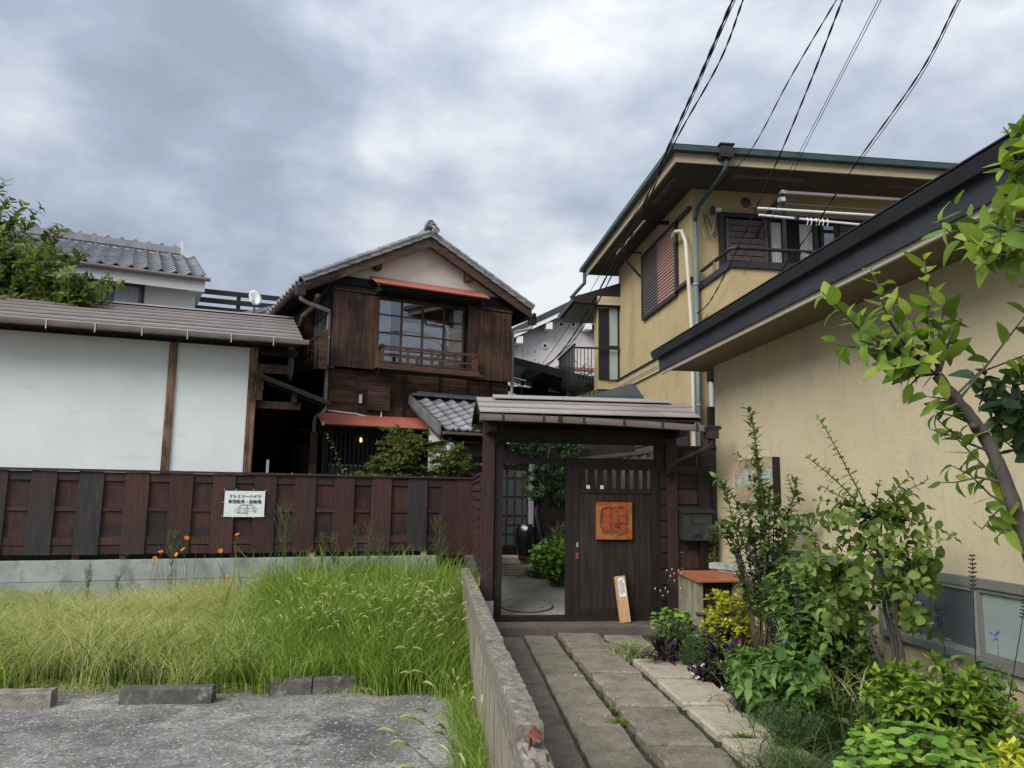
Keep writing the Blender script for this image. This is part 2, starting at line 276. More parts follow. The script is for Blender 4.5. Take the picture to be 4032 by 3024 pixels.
# ------------------------------------------------------------------ builders
def tag(o, label=None, cat=None, group=None, kind=None):
    if label: o['label'] = label
    if cat: o['category'] = cat
    if group: o['group'] = group
    if kind: o['kind'] = kind
    return o
def thing(name, label, cat, fr=None, a=0., b=0., z=0., group=None, kind=None, pos=None, rot=None):
    o = bpy.data.objects.new(name, None); COL.objects.link(o); o.empty_display_size = .1
    if pos is not None: o.location = pos
    elif fr: o.location = fr.w(a, b, z)
    if fr: o.rotation_euler = (0, 0, fr.t)
    if rot is not None: o.rotation_euler = (0, 0, rot)
    return tag(o, label, cat, group, kind)
def link(name, mesh, parent=None, loc=(0, 0, 0), rot=(0, 0, 0), mtx=None, scale=None):
    o = bpy.data.objects.new(name, mesh); COL.objects.link(o)
    if parent: o.parent = parent
    if mtx is not None: o.matrix_local = mtx
    else:
        o.location = loc; o.rotation_euler = rot
        if scale: o.scale = scale
    return o
def mesh_of(name, v, f, mat, smooth=False):
    me = bpy.data.meshes.new(name); me.from_pydata([tuple(x) for x in v], [], f); me.materials.append(MATS[mat])
    if smooth: me.polygons.foreach_set('use_smooth', [True]*len(me.polygons))
    me.update(); return me
class MB:
    def __init__(s): s.v = []; s.f = []
    def box(s, x0, x1, y0, y1, z0, z1):
        n = len(s.v); s.v += [(x, y, z) for z in (z0, z1) for y in (y0, y1) for x in (x0, x1)]
        s.f += [tuple(n+i for i in q) for q in ((0, 2, 3, 1), (4, 5, 7, 6), (0, 1, 5, 4), (2, 6, 7, 3), (0, 4, 6, 2), (1, 3, 7, 5))]; return s
    def bar(s, p, q, w, h, up=(0, 0, 1)):
        p, q = Vector(p), Vector(q); d = (q-p).normalized(); u = Vector(up); x = d.cross(u)
        if x.length < 1e-4: x = d.cross(Vector((0, 1, 0)))
        x.normalize(); u = x.cross(d); n = len(s.v)
        for c in (p, q):
            for i, j in ((-1, -1), (1, -1), (1, 1), (-1, 1)): s.v.append(tuple(c + x*(i*w/2) + u*(j*h/2)))
        s.f += [tuple(n+i for i in k) for k in ((0, 1, 2, 3), (7, 6, 5, 4), (0, 4, 5, 1), (1, 5, 6, 2), (2, 6, 7, 3), (3, 7, 4, 0))]; return s
    def tube(s, pts, r, n=8, caps=True):
        pts = [Vector(p) for p in pts]; m = len(pts); base = len(s.v); prev = None
        for i, p in enumerate(pts):
            d = (pts[min(i+1, m-1)]-pts[max(i-1, 0)]).normalized()
            ref = prev if prev is not None else (Vector((0, 0, 1)) if abs(d.z) < .9 else Vector((1, 0, 0)))
            x = (ref - d*ref.dot(d)).normalized(); prev = x; y = d.cross(x); rr = r[i] if isinstance(r, (list, tuple)) else r
            for k in range(n):
                an = 2*math.pi*k/n; s.v.append(tuple(p + x*(rr*math.cos(an)) + y*(rr*math.sin(an))))
        for i in range(m-1):
            for k in range(n):
                a, b = base+i*n+k, base+i*n+(k+1) % n; s.f.append((a, b, b+n, a+n))
        if caps: s.f.append(tuple(base+k for k in range(n))[::-1]); s.f.append(tuple(base+(m-1)*n+k for k in range(n)))
        return s
    def prism(s, poly, ax, d0, d1):
        """poly: 2D points in the two other axes, extruded along ax from d0 to d1"""
        n = len(s.v); k = len(poly)
        for d in (d0, d1):
            for p in poly:
                s.v.append((d, p[0], p[1]) if ax == 0 else (p[0], d, p[1]) if ax == 1 else (p[0], p[1], d))
        s.f.append(tuple(n+i for i in range(k))); s.f.append(tuple(n+k+i for i in range(k))[::-1])
        for i in range(k): j = (i+1) % k; s.f.append((n+i, n+k+i, n+k+j, n+j))
        return s
    def sheet(s, pts, t=.01):
        pts = [Vector(p) for p in pts]; nn = (pts[1]-pts[0]).cross(pts[2]-pts[0]).normalized()*t; n = len(s.v); k = len(pts)
        s.v += [tuple(p) for p in pts] + [tuple(p-nn) for p in pts]
        s.f.append(tuple(n+i for i in range(k))); s.f.append(tuple(n+k+i for i in range(k))[::-1])
        for i in range(k): j = (i+1) % k; s.f.append((n+i, n+k+i, n+k+j, n+j))
        return s
    def lathe(s, prof, c=(0, 0, 0), n=20):
        base = len(s.v)
        for r, z in prof:
            for k in range(n): an = 2*math.pi*k/n; s.v.append((c[0]+r*math.cos(an), c[1]+r*math.sin(an), c[2]+z))
        for i in range(len(prof)-1):
            for k in range(n): a, b = base+i*n+k, base+i*n+(k+1) % n; s.f.append((a, b, b+n, a+n))
        return s
    def build(s, name, mat, parent=None, smooth=False, **k):
        me = mesh_of(name, s.v, s.f, mat, smooth)
        bm_fix(me)
        return link(name, me, parent, **k)
import bmesh
def bm_fix(me):
    b = bmesh.new(); b.from_mesh(me); bmesh.ops.recalc_face_normals(b, faces=b.faces[:]); b.to_mesh(me); b.free()
_bx = {}
def box(name, parent, x0, x1, y0, y1, z0, z1, mat):
    """one box part; equal sizes share a mesh"""
    k = (round(x1-x0, 3), round(y1-y0, 3), round(z1-z0, 3), mat)
    if k not in _bx:
        hx, hy, hz = (c/2 for c in k[:3]); mb = MB().box(-hx, hx, -hy, hy, -hz, hz); _bx[k] = mesh_of(name, mb.v, mb.f, mat)
    return link(name, _bx[k], parent, ((x0+x1)/2, (y0+y1)/2, (z0+z1)/2))
def basis(o, x, y, zz=None):
    x = Vector(x).normalized(); y = Vector(y); y = (y - x*y.dot(x)).normalized(); z = x.cross(y)
    mm = Matrix((x, y, z)).transposed().to_4x4(); mm.translation = Vector(o); return mm
def text(name, body, size, mat, parent, mtx, space=1., align='CENTER', extrude=.0015, off=0., shear=0.):
    c = bpy.data.curves.new(name, 'FONT'); c.body = body; c.size = size; c.align_x = align; c.align_y = 'CENTER'; c.space_line = space; c.extrude = extrude; c.offset = off; c.resolution_u = 3; c.shear = shear
    tmp = bpy.data.objects.new(name, c); me = bpy.data.meshes.new_from_object(tmp); bpy.data.objects.remove(tmp); me.materials.clear(); me.materials.append(MATS[mat])
    me.name = name; return link(name, me, parent, mtx=mtx)

# --- tiles
def tile_mesh(w, l, mat, name='tile', t=.03, amp=.03, wave=None):
    n = 9; v = []; f = []
    def zz(u):
        return -amp*math.sin(math.pi*u/.72) if u < .72 else amp*.75*math.sin(math.pi*(u-.72)/.28)
    for i in range(n):
        u = i/(n-1); x = u*w*1.03; z = zz(u)
        v += [(x, 0, z), (x, l*1.12, z-.02), (x, 0, z-t)]
    for i in range(n-1):
        a = 3*i; b = a+3; f += [(a, b, b+1, a+1), (a+2, b+2, b, a)]
    return mesh_of(name, v, f, mat, False)
def tiled(roof, me, o, u, vdir, nu, nv, w, l, name='tile', limit=None):
    o, u, vdir = Vector(o), Vector(u).normalized(), Vector(vdir).normalized(); nn = u.cross(vdir)
    for j in range(nv):
        for i in range(nu):
            p = o + u*(i*w) + vdir*(j*l) + nn*.045
            mm = basis(p, u, vdir + nn*(-.03)); mm = mm @ Matrix.Rotation(random.uniform(-.008, .008), 4, 'Y')
            link(name, me, roof, mtx=mm)

# --- leaves
def leaf_geo(wd, shape='ovate', fold=.25, curl=.3, n=4):
    prof = {'ovate': (0, .75, 1, .62, 0), 'lance': (0, .62, 1, .7, 0), 'heart': (.55, 1, .86, .5, 0), 'round': (.2, .85, 1, .85, .0), 'obov': (0, .4, .8, 1, 0)}[shape]
    v = []; f = []; rows = []
    for i in range(n+1):
        tt = i/n
        if n == 4: pw = prof[i]
        else:   # smooth ovate outline with fine teeth
            pw = (math.sin(math.pi*tt**.82)**.8 if 0 < tt < 1 else 0)*(1+.05*(-1)**i)
        hw = pw*wd/2; zc = -curl*tt*tt*.5; y = tt*(1-.12*curl*tt)
        if pw == 0: rows.append((len(v),)); v.append((0, y, zc)); continue
        yb = y - (.12 if (shape == 'heart' and i == 0) else 0); k = len(v); rows.append((k, k+1, k+2))
        v += [(-hw, yb, zc+fold*hw), (0, y, zc), (hw, yb, zc+fold*hw)]
    for r, s in zip(rows, rows[1:]):
        if len(r) == 1 and len(s) == 3: f += [(r[0], s[1], s[0]), (r[0], s[2], s[1])]
        elif len(r) == 3 and len(s) == 3: f += [(r[0], r[1], s[1], s[0]), (r[1], r[2], s[2], s[1])]
        elif len(r) == 3: f += [(r[0], r[1], s[0]), (r[1], r[2], s[0])]
    return np.array(v, float), f
def disc_leaf(lobes=6, n=18, cup=.25):
    v = [(0, .5, -.06)]; f = []
    for k in range(n):
        an = 2*math.pi*k/n - math.pi/2 + .17; r = .5*(1+.09*math.cos(lobes*an*1.0))*(1 if 1 < k < n-1 else .78)
        v.append((r*math.cos(an), .5+r*math.sin(an), cup*.3*(1+.5*math.sin(3*an))*r))
    for k in range(n): f.append((0, 1+k, 1+(k+1) % n))
    return np.array(v, float), f
LEAF = {}
def nrmz(a): return a/np.maximum(np.linalg.norm(a, axis=1, keepdims=True), 1e-9)
def batch(geo, P, D, Nn, S):
    v, f = geo; P = np.asarray(P, float); D = nrmz(np.asarray(D, float)); Nn = np.asarray(Nn, float); S = np.asarray(S, float)
    Nn = nrmz(Nn - D*np.sum(Nn*D, 1, keepdims=True)); X = np.cross(D, Nn)
    V = P[:, None, :] + S[:, None, None]*(v[None, :, 0:1]*X[:, None, :] + v[None, :, 1:2]*D[:, None, :] + v[None, :, 2:3]*Nn[:, None, :])
    return V, f
def np_mesh(name, V, f, mat, smooth=True):
    """V (n,k,3) copies of a template with faces f"""
    n, k, _ = V.shape; me = bpy.data.meshes.new(name)
    me.vertices.add(n*k); me.vertices.foreach_set('co', V.reshape(-1).astype(np.float32))
    lens = np.array([len(q) for q in f]); flat = np.array([i for q in f for i in q])
    loops = (flat[None, :] + (np.arange(n)*k)[:, None]).reshape(-1); ll = np.tile(lens, n)
    me.loops.add(len(loops)); me.loops.foreach_set('vertex_index', loops.astype(np.int32))
    me.polygons.add(len(ll)); st = np.concatenate([[0], np.cumsum(ll)[:-1]]); me.polygons.foreach_set('loop_start', st.astype(np.int32))
    me.materials.append(MATS[mat]); me.update(calc_edges=True); me.validate()
    if smooth: me.polygons.foreach_set('use_smooth', np.ones(len(me.polygons), bool))
    return me
class Plant:
    def __init__(s, name, label, cat, pos, leafmat_='leaf_shrub', stemmat='stem_brown', geo=('ovate', .5, .25, .3), group=None):
        s.root = thing(name, label, cat, pos=pos, group=group); s.pos = Vector(pos); s.stems = MB(); s.L = []; s.mat = leafmat_; s.smat = stemmat
        nseg = geo[4] if len(geo) > 4 else 4
        s.geos = [disc_leaf(), disc_leaf(7, 18, .8)] if geo == 'disc' else [leaf_geo(geo[1]*wf, geo[0], geo[2]*ff, geo[3]*cf, nseg) for wf, ff, cf in ((1, 1, 1), (.86, 1.9, 2.0), (1.1, .4, -.5), (.92, 1.3, 3.0))]
    def stem(s, pts, r0, r1=None, n=5):
        r1 = r0*.4 if r1 is None else r1; m = len(pts); s.stems.tube(pts, [r0+(r1-r0)*i/(m-1) for i in range(m)], n)
    def leaf(s, p, d, nn, size): s.L.append((tuple(p), tuple(d), tuple(nn), size))
    def leaves(s, pts, t0, t1, gap, size, k=2, ang=55, up=.4, jit=.25, taper=.35):
        pts = [Vector(p) for p in pts]; seg = [(pts[i+1]-pts[i]).length for i in range(len(pts)-1)]; tot = sum(seg)
        if tot <= 0: return
        d = t0*tot; ph = random.random()*6.28
        while d <= t1*tot:
            acc = 0; i = 0
            while i < len(seg)-1 and acc+seg[i] < d: acc += seg[i]; i += 1
            p = pts[i].lerp(pts[i+1], min(1, (d-acc)/max(seg[i], 1e-6))); dr = (pts[i+1]-pts[i]).normalized()
            x = dr.orthogonal().normalized(); y = dr.cross(x)
            for q in range(k):
                an = ph + 2*math.pi*q/k + random.uniform(-jit, jit); rad = x*math.cos(an)+y*math.sin(an)
                ag = math.radians(ang+random.uniform(-14, 14)); ld = dr*math.cos(ag)+rad*math.sin(ag); ld.z += random.uniform(-.25, .2)
                nn = Vector((random.uniform(-.35, .35), random.uniform(-.35, .35), 1))*up + dr*(1-up) + Vector((0, 0, .1))
                s.leaf(p, ld, nn, size*random.uniform(.62, 1.22)*(1-taper*(d/tot)))
            ph += 1.57 if k == 2 else 2.4; d += gap*random.uniform(.8, 1.2)
    def finish(s, nobj=0, leafname='leaf', stemname='stem'):
        off = s.pos
        if s.stems.v:
            s.stems.v = [tuple(Vector(v)-off) for v in s.stems.v]; s.stems.build(stemname, s.smat, s.root, True)
        if not s.L: return s.root
        L = s.L; P = np.array([l[0] for l in L]); D = np.array([l[1] for l in L]); Nn = np.array([l[2] for l in L]); S = np.array([l[3] for l in L])
        dist = np.linalg.norm(P-np.array(CAM), axis=1); order = np.argsort(-S/dist)
        own, rest = order[:nobj], order[nobj:]
        if len(own):
            mes = [mesh_of(leafname, v, f, s.mat, True) for v, f in s.geos]
            for i in own:
                me = random.choice(mes)
                d = Vector(D[i]).normalized(); nn = Vector(Nn[i]); nn = (nn-d*nn.dot(d)).normalized(); x = d.cross(nn)
                mm = Matrix((x, d, nn)).transposed().to_4x4() @ Matrix.Scale(S[i], 4); mm.translation = Vector(P[i])-off
                link(leafname, me, s.root, mtx=mm)
        if len(rest):
            parts_ = [batch(g_, P[r_]-np.array(off), D[r_], Nn[r_], S[r_]) for g_, r_ in ((g_, rest[q::len(s.geos)]) for q, g_ in enumerate(s.geos)) if len(r_)]
            V = np.concatenate([p_[0] for p_ in parts_]); f = parts_[0][1]
            o = link('foliage', np_mesh('foliage', V, f, s.mat), s.root); o['kind'] = 'stuff'
        return s.root
def bez(p0, p1, p2, n=7, wob=0.):
    p0, p1, p2 = Vector(p0), Vector(p1), Vector(p2); r = []
    for i in range(n):
        t_ = i/(n-1); q = p0*(1-t_)**2 + p1*2*t_*(1-t_) + p2*t_*t_
        if 0 < i < n-1 and wob: q += Vector((random.uniform(-wob, wob), random.uniform(-wob, wob), random.uniform(-wob, wob)))
        r.append(q)
    return r
def bushy(pl, base, rx, ry, h, n, size, gap, k=2, ang=55, r0=.006, t0=.35, zmin=.35, flat=.55, twigs=0, up=.5, topbias=1., lean=(0, 0), stem_n=4):
    """n stems fanning from base to tips spread over a dome"""
    base = Vector(base)
    for i in range(n):
        an = random.uniform(0, 6.283); rr = math.sqrt(random.random()); zz = h*(zmin + (1-zmin)*math.sqrt(max(0, 1-rr*rr))*random.uniform(.75, 1.0)**topbias)
        tip = base + Vector((rx*rr*math.cos(an)+lean[0], ry*rr*math.sin(an)+lean[1], zz)); b0 = base + Vector((rx*.22*rr*math.cos(an), ry*.22*rr*math.sin(an), 0))
        mid = b0.lerp(tip, flat) + Vector((0, 0, zz*.18)) - Vector((tip.x-b0.x, tip.y-b0.y, 0))*.15
        p = bez(b0, mid, tip, 6, size*.1); pl.stem(p, r0, r0*.35, stem_n); pl.leaves(p, t0, 1., gap, size, k, ang, up)
        for q in range(twigs):
            s0 = p[random.randint(2, 4)]; e = s0 + Vector((random.uniform(-1, 1)*rx*.35, random.uniform(-1, 1)*ry*.35, random.uniform(.05, .3)*h))
            tp = bez(s0, s0.lerp(e, .5)+Vector((0, 0, .02)), e, 4); pl.stem(tp, r0*.5, r0*.25, 3); pl.leaves(tp, .2, 1., gap, size*.9, k, ang, up)
def blades(name, label, P, Hh, mat, width=.006, bend=.5, parent=None, cat='grass', lean=None, offs=(0, 0, 0), seg=4):
    """grass blades as tapered curved strips; P (n,3) roots, Hh heights"""
    n = len(P); an = RNG.uniform(0, 2*np.pi, n); az = RNG.uniform(0, 2*np.pi, n)
    bd = bend*RNG.uniform(.25, 1.4, n)*Hh; side = np.stack([np.cos(an), np.sin(an), np.zeros(n)], 1)
    out_ = np.stack([np.cos(az), np.sin(az), np.zeros(n)], 1)
    if lean is not None: out_ = nrmz(out_ + np.array(lean))
    wd = width*RNG.uniform(.6, 1.4, n); cols = []
    for i in range(seg+1):
        t_ = i/seg; c = P + np.stack([np.zeros(n), np.zeros(n), Hh*(t_ - .32*bend*t_**3)], 1) + out_*(bd*t_**2.2)[:, None]
        if i == seg: cols.append(c[:, None, :])
        else:
            hw = (wd*(1-.75*t_**2))[:, None]*side/2; cols.append(np.stack([c-hw, c+hw], 1))
    V = np.concatenate(cols, 1); f = [(2*i, 2*i+1, 2*i+3, 2*i+2) for i in range(seg-1)] + [(2*seg-2, 2*seg-1, 2*seg)]
    o = link(name, np_mesh(name, V - np.array(offs), f, mat), parent, loc=(0, 0, 0)); 
    if parent is None: tag(o, label, cat, None, 'stuff'); o.location = offs
    else: o['kind'] = 'stuff'
    return o

# ================================================================== GROUND
def struct(name, mb, mat, parent=None, smooth=False):
    o = mb.build(name, mat, parent, smooth)
    if parent is None: o['kind'] = 'structure'
    return o
def sheetpoly(pts, z): return [(p[0], p[1], z if len(p) == 2 else p[2]) for p in pts]
mb = MB(); mb.v = [(-400, -200, -.26), (400, -200, -.26), (400, 700, -.26), (-400, 700, -.26)]; mb.f = [(0, 1, 2, 3)]
struct('ground', mb, 'earth')
mb = MB(); mb.v = sheetpoly([(-14, -6), (1.02, -6), (.10, 3.1), (-.33, 7.25), (-14, 6.9)], -.2); mb.f = [(0, 1, 2, 3, 4)]
struct('parking_lot', mb, 'parking_concrete')
mb = MB(); mb.v = sheetpoly([(-14, 6.6), (-.25, 6.9), (-.62, 12.5), (-14, 8.6)], -.212); mb.f = [(0, 1, 2, 3)]
struct('weed_strip', mb, 'soil')
# raised bed and path base right of the block wall
mb = MB(); mb.sheet([(.72, -3, -.035), (5, -3, -.035), (3.0, 9.3, -.035), (-.44, 9.2, -.035)], .15); struct('flower_bed_soil', mb, 'soil')
# court behind the gate rises towards the house
mb = MB(); c0 = [(-.27, 9.70, .09), (2.6, 10.1, .1), (2.6, 12.0, .32), (-.50, 11.7, .32)]; mb.sheet(c0, .4)
struct('courtyard_floor', mb, 'court_concrete')
mb = MB(); mb.sheet([(-.50, 11.7, .28), (2.8, 12.0, .30), (2.6, 15.4, .45), (-1.0, 15.4, .45)], .5); struct('courtyard_soil', mb, 'soil')
mb = MB(); mb.v = [(-14, 8.0, .45), (-.70, 12.75, .45), (-.9, 15.6, .44), (3.5, 15.6, .44), (3.5, 40, .44), (-30, 40, .44), (-30, 4, .45)]; mb.f = [tuple(range(7))]
struct('yard_ground', mb, 'soil')
# apron step in front of the gate
mb = MB(); a0 = GT.w(.10, -.38, 0); pts = [GT.w(.05, -.42, 0), GT.w(3.0, -.42, 0), GT.w(3.0, .28, 0), GT.w(-.12, .28, 0)]
mb.sheet([(p.x, p.y, .055) for p in pts], .2); struct('gate_apron', mb, 'slab_dark')

# ------------------------------------------------------------------ path slabs
path = thing('stone_path', None, None, pos=(0, 0, 0), kind='structure')
def slab(poly, z, t, mat, parent, jit=.012, cham=.014, name='slab'):
    """one paving stone: uneven outline, chamfered upper edge"""
    P = [Vector(p[:2]).to_3d() for p in poly]; c = sum(P, Vector())/len(P); out_ = []
    for i, p in enumerate(P):
        q = P[(i+1) % len(P)]; k = max(2, int((q-p).length/.11))
        for j in range(k):
            r = p.lerp(q, j/k); nn = Vector(((q-p).y, -(q-p).x, 0)).normalized(); out_.append(r + nn*random.uniform(-jit, jit*.4))
    tilt = (random.uniform(-.006, .006), random.uniform(-.006, .006)); m_ = MB(); n = len(out_)
    for lev, ins in ((z-t, 0), (z-cham, 0), (z, cham*1.1)):
        for r in out_:
            q = r + (c-r).normalized()*ins*random.uniform(.7, 1.5); m_.v.append((q.x-c.x, q.y-c.y, lev + (tilt[0]*(q.x-c.x)+tilt[1]*(q.y-c.y) + random.uniform(-.002, .002))))
    for l in range(2):
        for i in range(n): j = (i+1) % n; m_.f.append((l*n+i, l*n+j, (l+1)*n+j, (l+1)*n+i))
    m_.f.append(tuple(range(2*n, 3*n)))
    return m_.build(name, mat, parent, loc=(c.x, c.y, 0))
# four strips; boundaries as lines x(y) = x0 + k*(9-y)
def xl(i, y):
    a = {0: (-.355, .098), 1: (.155, .0760), 2: (.515, .0820), 3: (1.035, .0790), 4: (1.42, .085)}[i]; return a[0] + a[1]*(9-y)
YS = 8.93
def strip(i, j, ys, mat, gap=.012, z=0., t=.07, jit=.008, xtra=0):
    for y1, y0 in zip(ys, ys[1:]):
        g = gap; slab([(xl(i, y1)+g, y1-g), (xl(i, y0)+g, y0+g), (xl(j, y0)-g+xtra, y0+g*1.0), (xl(j, y1)-g+xtra, y1-g)], z+random.uniform(-.004, .004), t, mat, path, jit)
strip(0, 1, [YS-.05, 8.0, 7.4, 6.77, 6.0, 5.30, 4.6, 3.9, 3.2, 2.4, 1.6], 'slab_dark', .005, -.012, jit=.004)
strip(1, 2, [YS+.03, 6.98, 5.55, 4.3, 3.1, 1.7], 'slab_stone', .014, -.004, jit=.010)
strip(2, 3, [YS+.05, 7.93, 6.99, 5.93, 5.04, 4.1, 3.1, 2.1], 'slab_stone', .034, .032, .11, .022, -.0)
slab([(1.08, 9.0), (1.10, 8.0), (1.55, 8.0), (1.5, 9.0)], 0, .08, 'slab_stone', path, .01)
ys = [7.68, 6.86, 6.02, 5.27, 4.5, 3.7, 2.9]
for y1, y0 in zip(ys, ys[1:]):
    slab([(xl(3, y1)+.05, y1-.045), (xl(3, y0)+.05, y0+.045), (xl(3, y0)+.05+.47, y0+.06), (xl(3, y1)+.05+.45, y1-.04)], .022, .10, 'slab_pale', path, .010)
# courtyard paving beyond the concrete
cy = thing('courtyard_paving', None, None, pos=(0, 0, 0), kind='structure')
for k in range(6):
    y0 = 11.75+k*.20; z0 = .34+k*.02; x0 = -.42
    slab([(x0, y0+.01), (x0+.75+.1*math.sin(k*2), y0-.005), (x0+.72+.1*math.sin(k*2), y0+.175), (x0, y0+.185)], z0, .06, 'slab_stone', cy, .012)
mb = MB(); mb.box(-.75, .62, 12.98, 13.6, .35, .52); o = mb.build('step', 'step_stone', cy)
mb = MB(); mb.box(-.75, .60, 12.80, 12.98, .30, .43); o = mb.build('step', 'step_stone', cy)
# manhole lid
mh = thing('manhole_cover', 'round concrete-filled manhole lid in the floor just inside the gate', 'manhole cover', pos=(.22, 10.18, .15))
mh.rotation_euler = (math.radians(6.3), 0, 0); mh.location.z = .151
MB().lathe([(.0, .006), (.335, .006), (.335, -.02)], n=40).build('lid', 'court_concrete', mh)
mb = MB().lathe([(.342, .001), (.342, .005), (.349, .005), (.349, .001)], n=40); mb.build('rim', 'soil', mh)
for s_ in (-.2, .2): MB().box(s_-.025, s_+.025, -.14, -.11, .006, .0085).build('keyhole', 'frame_dark', mh)

# ------------------------------------------------------------------ block wall beside the path
BW = Fr(.137, 3.12, 90+5.6)       # local a runs away from the viewer along the wall, +b is its left side
bw = thing('block_wall', 'low weathered concrete block wall running along the left of the stone path, rough broken top', 'wall', BW)
def rough_block(x0, x1, y0, y1, z0, z1, mat, parent, top=0., nx=8, name='block'):
    m_ = MB(); ny = 4; g = lambda: random.uniform(-1, 1)
    for zz, jt in ((z0, .001), (z1-.02, .003), (z1, top)):
        for i in range(nx+1):
            for j in range(ny+1):
                x = x0+(x1-x0)*i/nx; y = y0+(y1-y0)*j/ny
                edge = j in (0, ny) or i in (0, nx)
                ins = (top*1.2*random.random() if zz == z1 and j in (0, ny) else 0)
                m_.v.append((x, y + (ins if j == 0 else -ins if j == ny else 0), zz + g()*(top if zz == z1 else 0) - (top*.8*random.random() if edge and zz == z1 else 0)))
    W_ = ny+1; L_ = (nx+1)*(ny+1)
    for i in range(nx):
        for j in range(ny): a = 2*L_+i*W_+j; m_.f.append((a, a+W_, a+W_+1, a+1))
    for l in range(2):
        for i in range(nx):
            for j in (0, ny):
                a = l*L_+i*W_+j; b = a+W_; m_.f.append((a, b, b+L_, a+L_))
        for j in range(ny):
            for i in (0, nx):
                a = l*L_+i*W_+j; b = a+1; m_.f.append((a, b, b+L_, a+L_))
    return m_.build(name, mat, parent)
zt = .575
for r_, (z0, z1) in enumerate([(.39, zt), (.195, .385), (0, .19), (-.22, -.005)]):
    x = -.02 if r_ % 2 == 0 else -.02
    xs = [x]; x += .39 if r_ % 2 == 0 else .195
    while x < 7.4: xs.append(x); x += .39
    xs.append(7.4)
    for i, (p, q) in enumerate(zip(xs, xs[1:])):
        if r_ == 0:
            lo_ = -.10 if i == 0 else (-.03 if i in (5,) else 0)
            rough_block(p+.002, q-.002, -.058, .062, z0, z1+lo_*.6, 'block_top', bw, .006 if i else .022, 8)
        else: rough_block(p+.003, q-.003, -.058, .060, z0, z1, 'block_concrete', bw, .001, 3)
mb = MB(); x_ = .27
mb.sheet([(.20, -.02, .553), (.30, -.045, .555), (.32, -.005, .585), (.22, .02, .575)], .008); mb.sheet([(.23, .02, .51), (.31, .0, .51), (.30, .01, .575), (.23, .02, .575)], .008)
o = mb.build('rusty_metal_scrap', 'rusty', None); o.matrix_world = Matrix.Translation(BW.w(0, 0, 0)) @ Matrix.Rotation(BW.t, 4, 'Z'); tag(o, 'small rusty bent metal piece stuck in the broken end of the block wall', 'metal scrap')

# ------------------------------------------------------------------ kerb wall under the fence
kw = thing('retaining_wall', 'low grey concrete block footing below the maroon board fence', 'wall', FN)
x = -9.0; k = 0
while x < -.62:
    x1 = min(x+1.2, -.62)
    rough_block(x+.002, x1-.002, -.10, .06, .335, .60, 'kerb_concrete', kw, .002, 6)
    rough_block(x+.6 if k == 0 else x+.002, x1-.002, -.10, .06, .0, .329, 'kerb_concrete', kw, .001, 4)
    rough_block(x+.002, x1-.002, -.10, .06, -.25, -.006, 'kerb_concrete', kw, .001, 4)
    x += 1.2; k += 1

# ================================================================== FENCE
fe = thing('board_fence', 'maroon and charcoal board fence with alternating proud and recessed boards on the low concrete footing', 'fence', FN)
per, rec = .569, .265; k0 = -2
k = k0; bi = 0
while True:
    r0_ = -6.469 + per*k; r1_ = r0_+rec
    if r0_ > -.75: break
    grey = k <= 3
    # recessed panel, rails, then the proud board on its right
    box('recessed_board', fe, r0_-.04, r1_+.04, .012, .030, .69, 1.785, 'fence_panel')
    box('rail', fe, r0_+.001, r1_-.001, -.012, .011, 1.665, 1.785, 'fence_maroon' if k > 1 else 'fence_grey')
    box('rail', fe, r0_+.001, r1_-.001, -.010, .011, 1.255, 1.305, 'fence_maroon')
    box('rail', fe, r0_+.001, r1_-.001, -.012, .011, .80, .905, 'fence_maroon')
    box('rail', fe, r0_+.001, r1_-.001, -.008, .011, .675, .785, 'fence_panel')
    if r1_ < -.7: _b = box('board', fe, r1_, min(r1_+per-rec, -.56), -.030+random.uniform(-.002, .002), -.013, .672+random.uniform(-.004, .004), 1.787, 'fence_grey' if k < 2 or k == 9 else 'fence_maroon'); _b.rotation_euler = (random.uniform(-.004, .004), random.uniform(-.005, .005), random.uniform(-.01, .01))
    k += 1
lastx = -6.469 + per*(k-1) + rec + (per-rec)
box('end_board', fe, -.548, -.30, -.018, -.002, .60, 1.787, 'fence_maroon'); box('end_board', fe, -.295, -.03, -.030, -.002, .60, 1.787, 'fence_maroon')
box('cap_rail', fe, -9.2, -.02, -.055, .045, 1.789, 1.822, 'fence_maroon')
for x in (-7.6, -5.02, -2.5, -.8): box('post_stub', fe, x-.04, x+.04, -.01, .04, .60, .672, 'fence_maroon' if x < -4 else 'light_wood')
for x in (-7.6, -5.6, -3.6, -1.6): box('post', fe, x-.045, x+.045, .032, .12, .45, 1.787, 'fence_maroon')
for x in np.arange(-2.9, -.4, .33): link('nail_spot', _bx.setdefault(('ns',), mesh_of('nail_spot', *(lambda q: (q.v, q.f))(MB().box(-.012, .012, -.008, .008, 0, .003)), 'white_plaster')), fe, (x+random.uniform(-.1, .1), -.03, 1.8225))

# white notice with a car drawing
sg = thing('parking_notice', 'white laminated notice with Japanese lettering and a car drawing pinned to the board fence', 'sign', FN, -3.485, -.047, 1.368)
hw, hh = .276, .185
box('backing', sg, -hw-.012, hw+.014, .004, .010, -hh+.005, hh+.024, 'frame_dark')
mb = MB(); nx, nz = 14, 9
for j in range(nz+1):
    for i in range(nx+1):
        u, v = i/nx, j/nz; mb.v.append((-hw+2*hw*u, -.003+.003*math.sin(9*u+4*v)*(1-v)+random.uniform(-.0006, .0006), -hh+2*hh*v))
for j in range(nz):
    for i in range(nx): a = j*(nx+1)+i; mb.f.append((a, a+1, a+nx+2, a+nx+1))
link('paper', mesh_of('paper', mb.v, mb.f, 'white_paper', True), sg)
FRONT = Matrix.Rotation(math.pi/2, 4, 'X')
def front(x, y, z): return Matrix.Translation((x, y, z)) @ FRONT
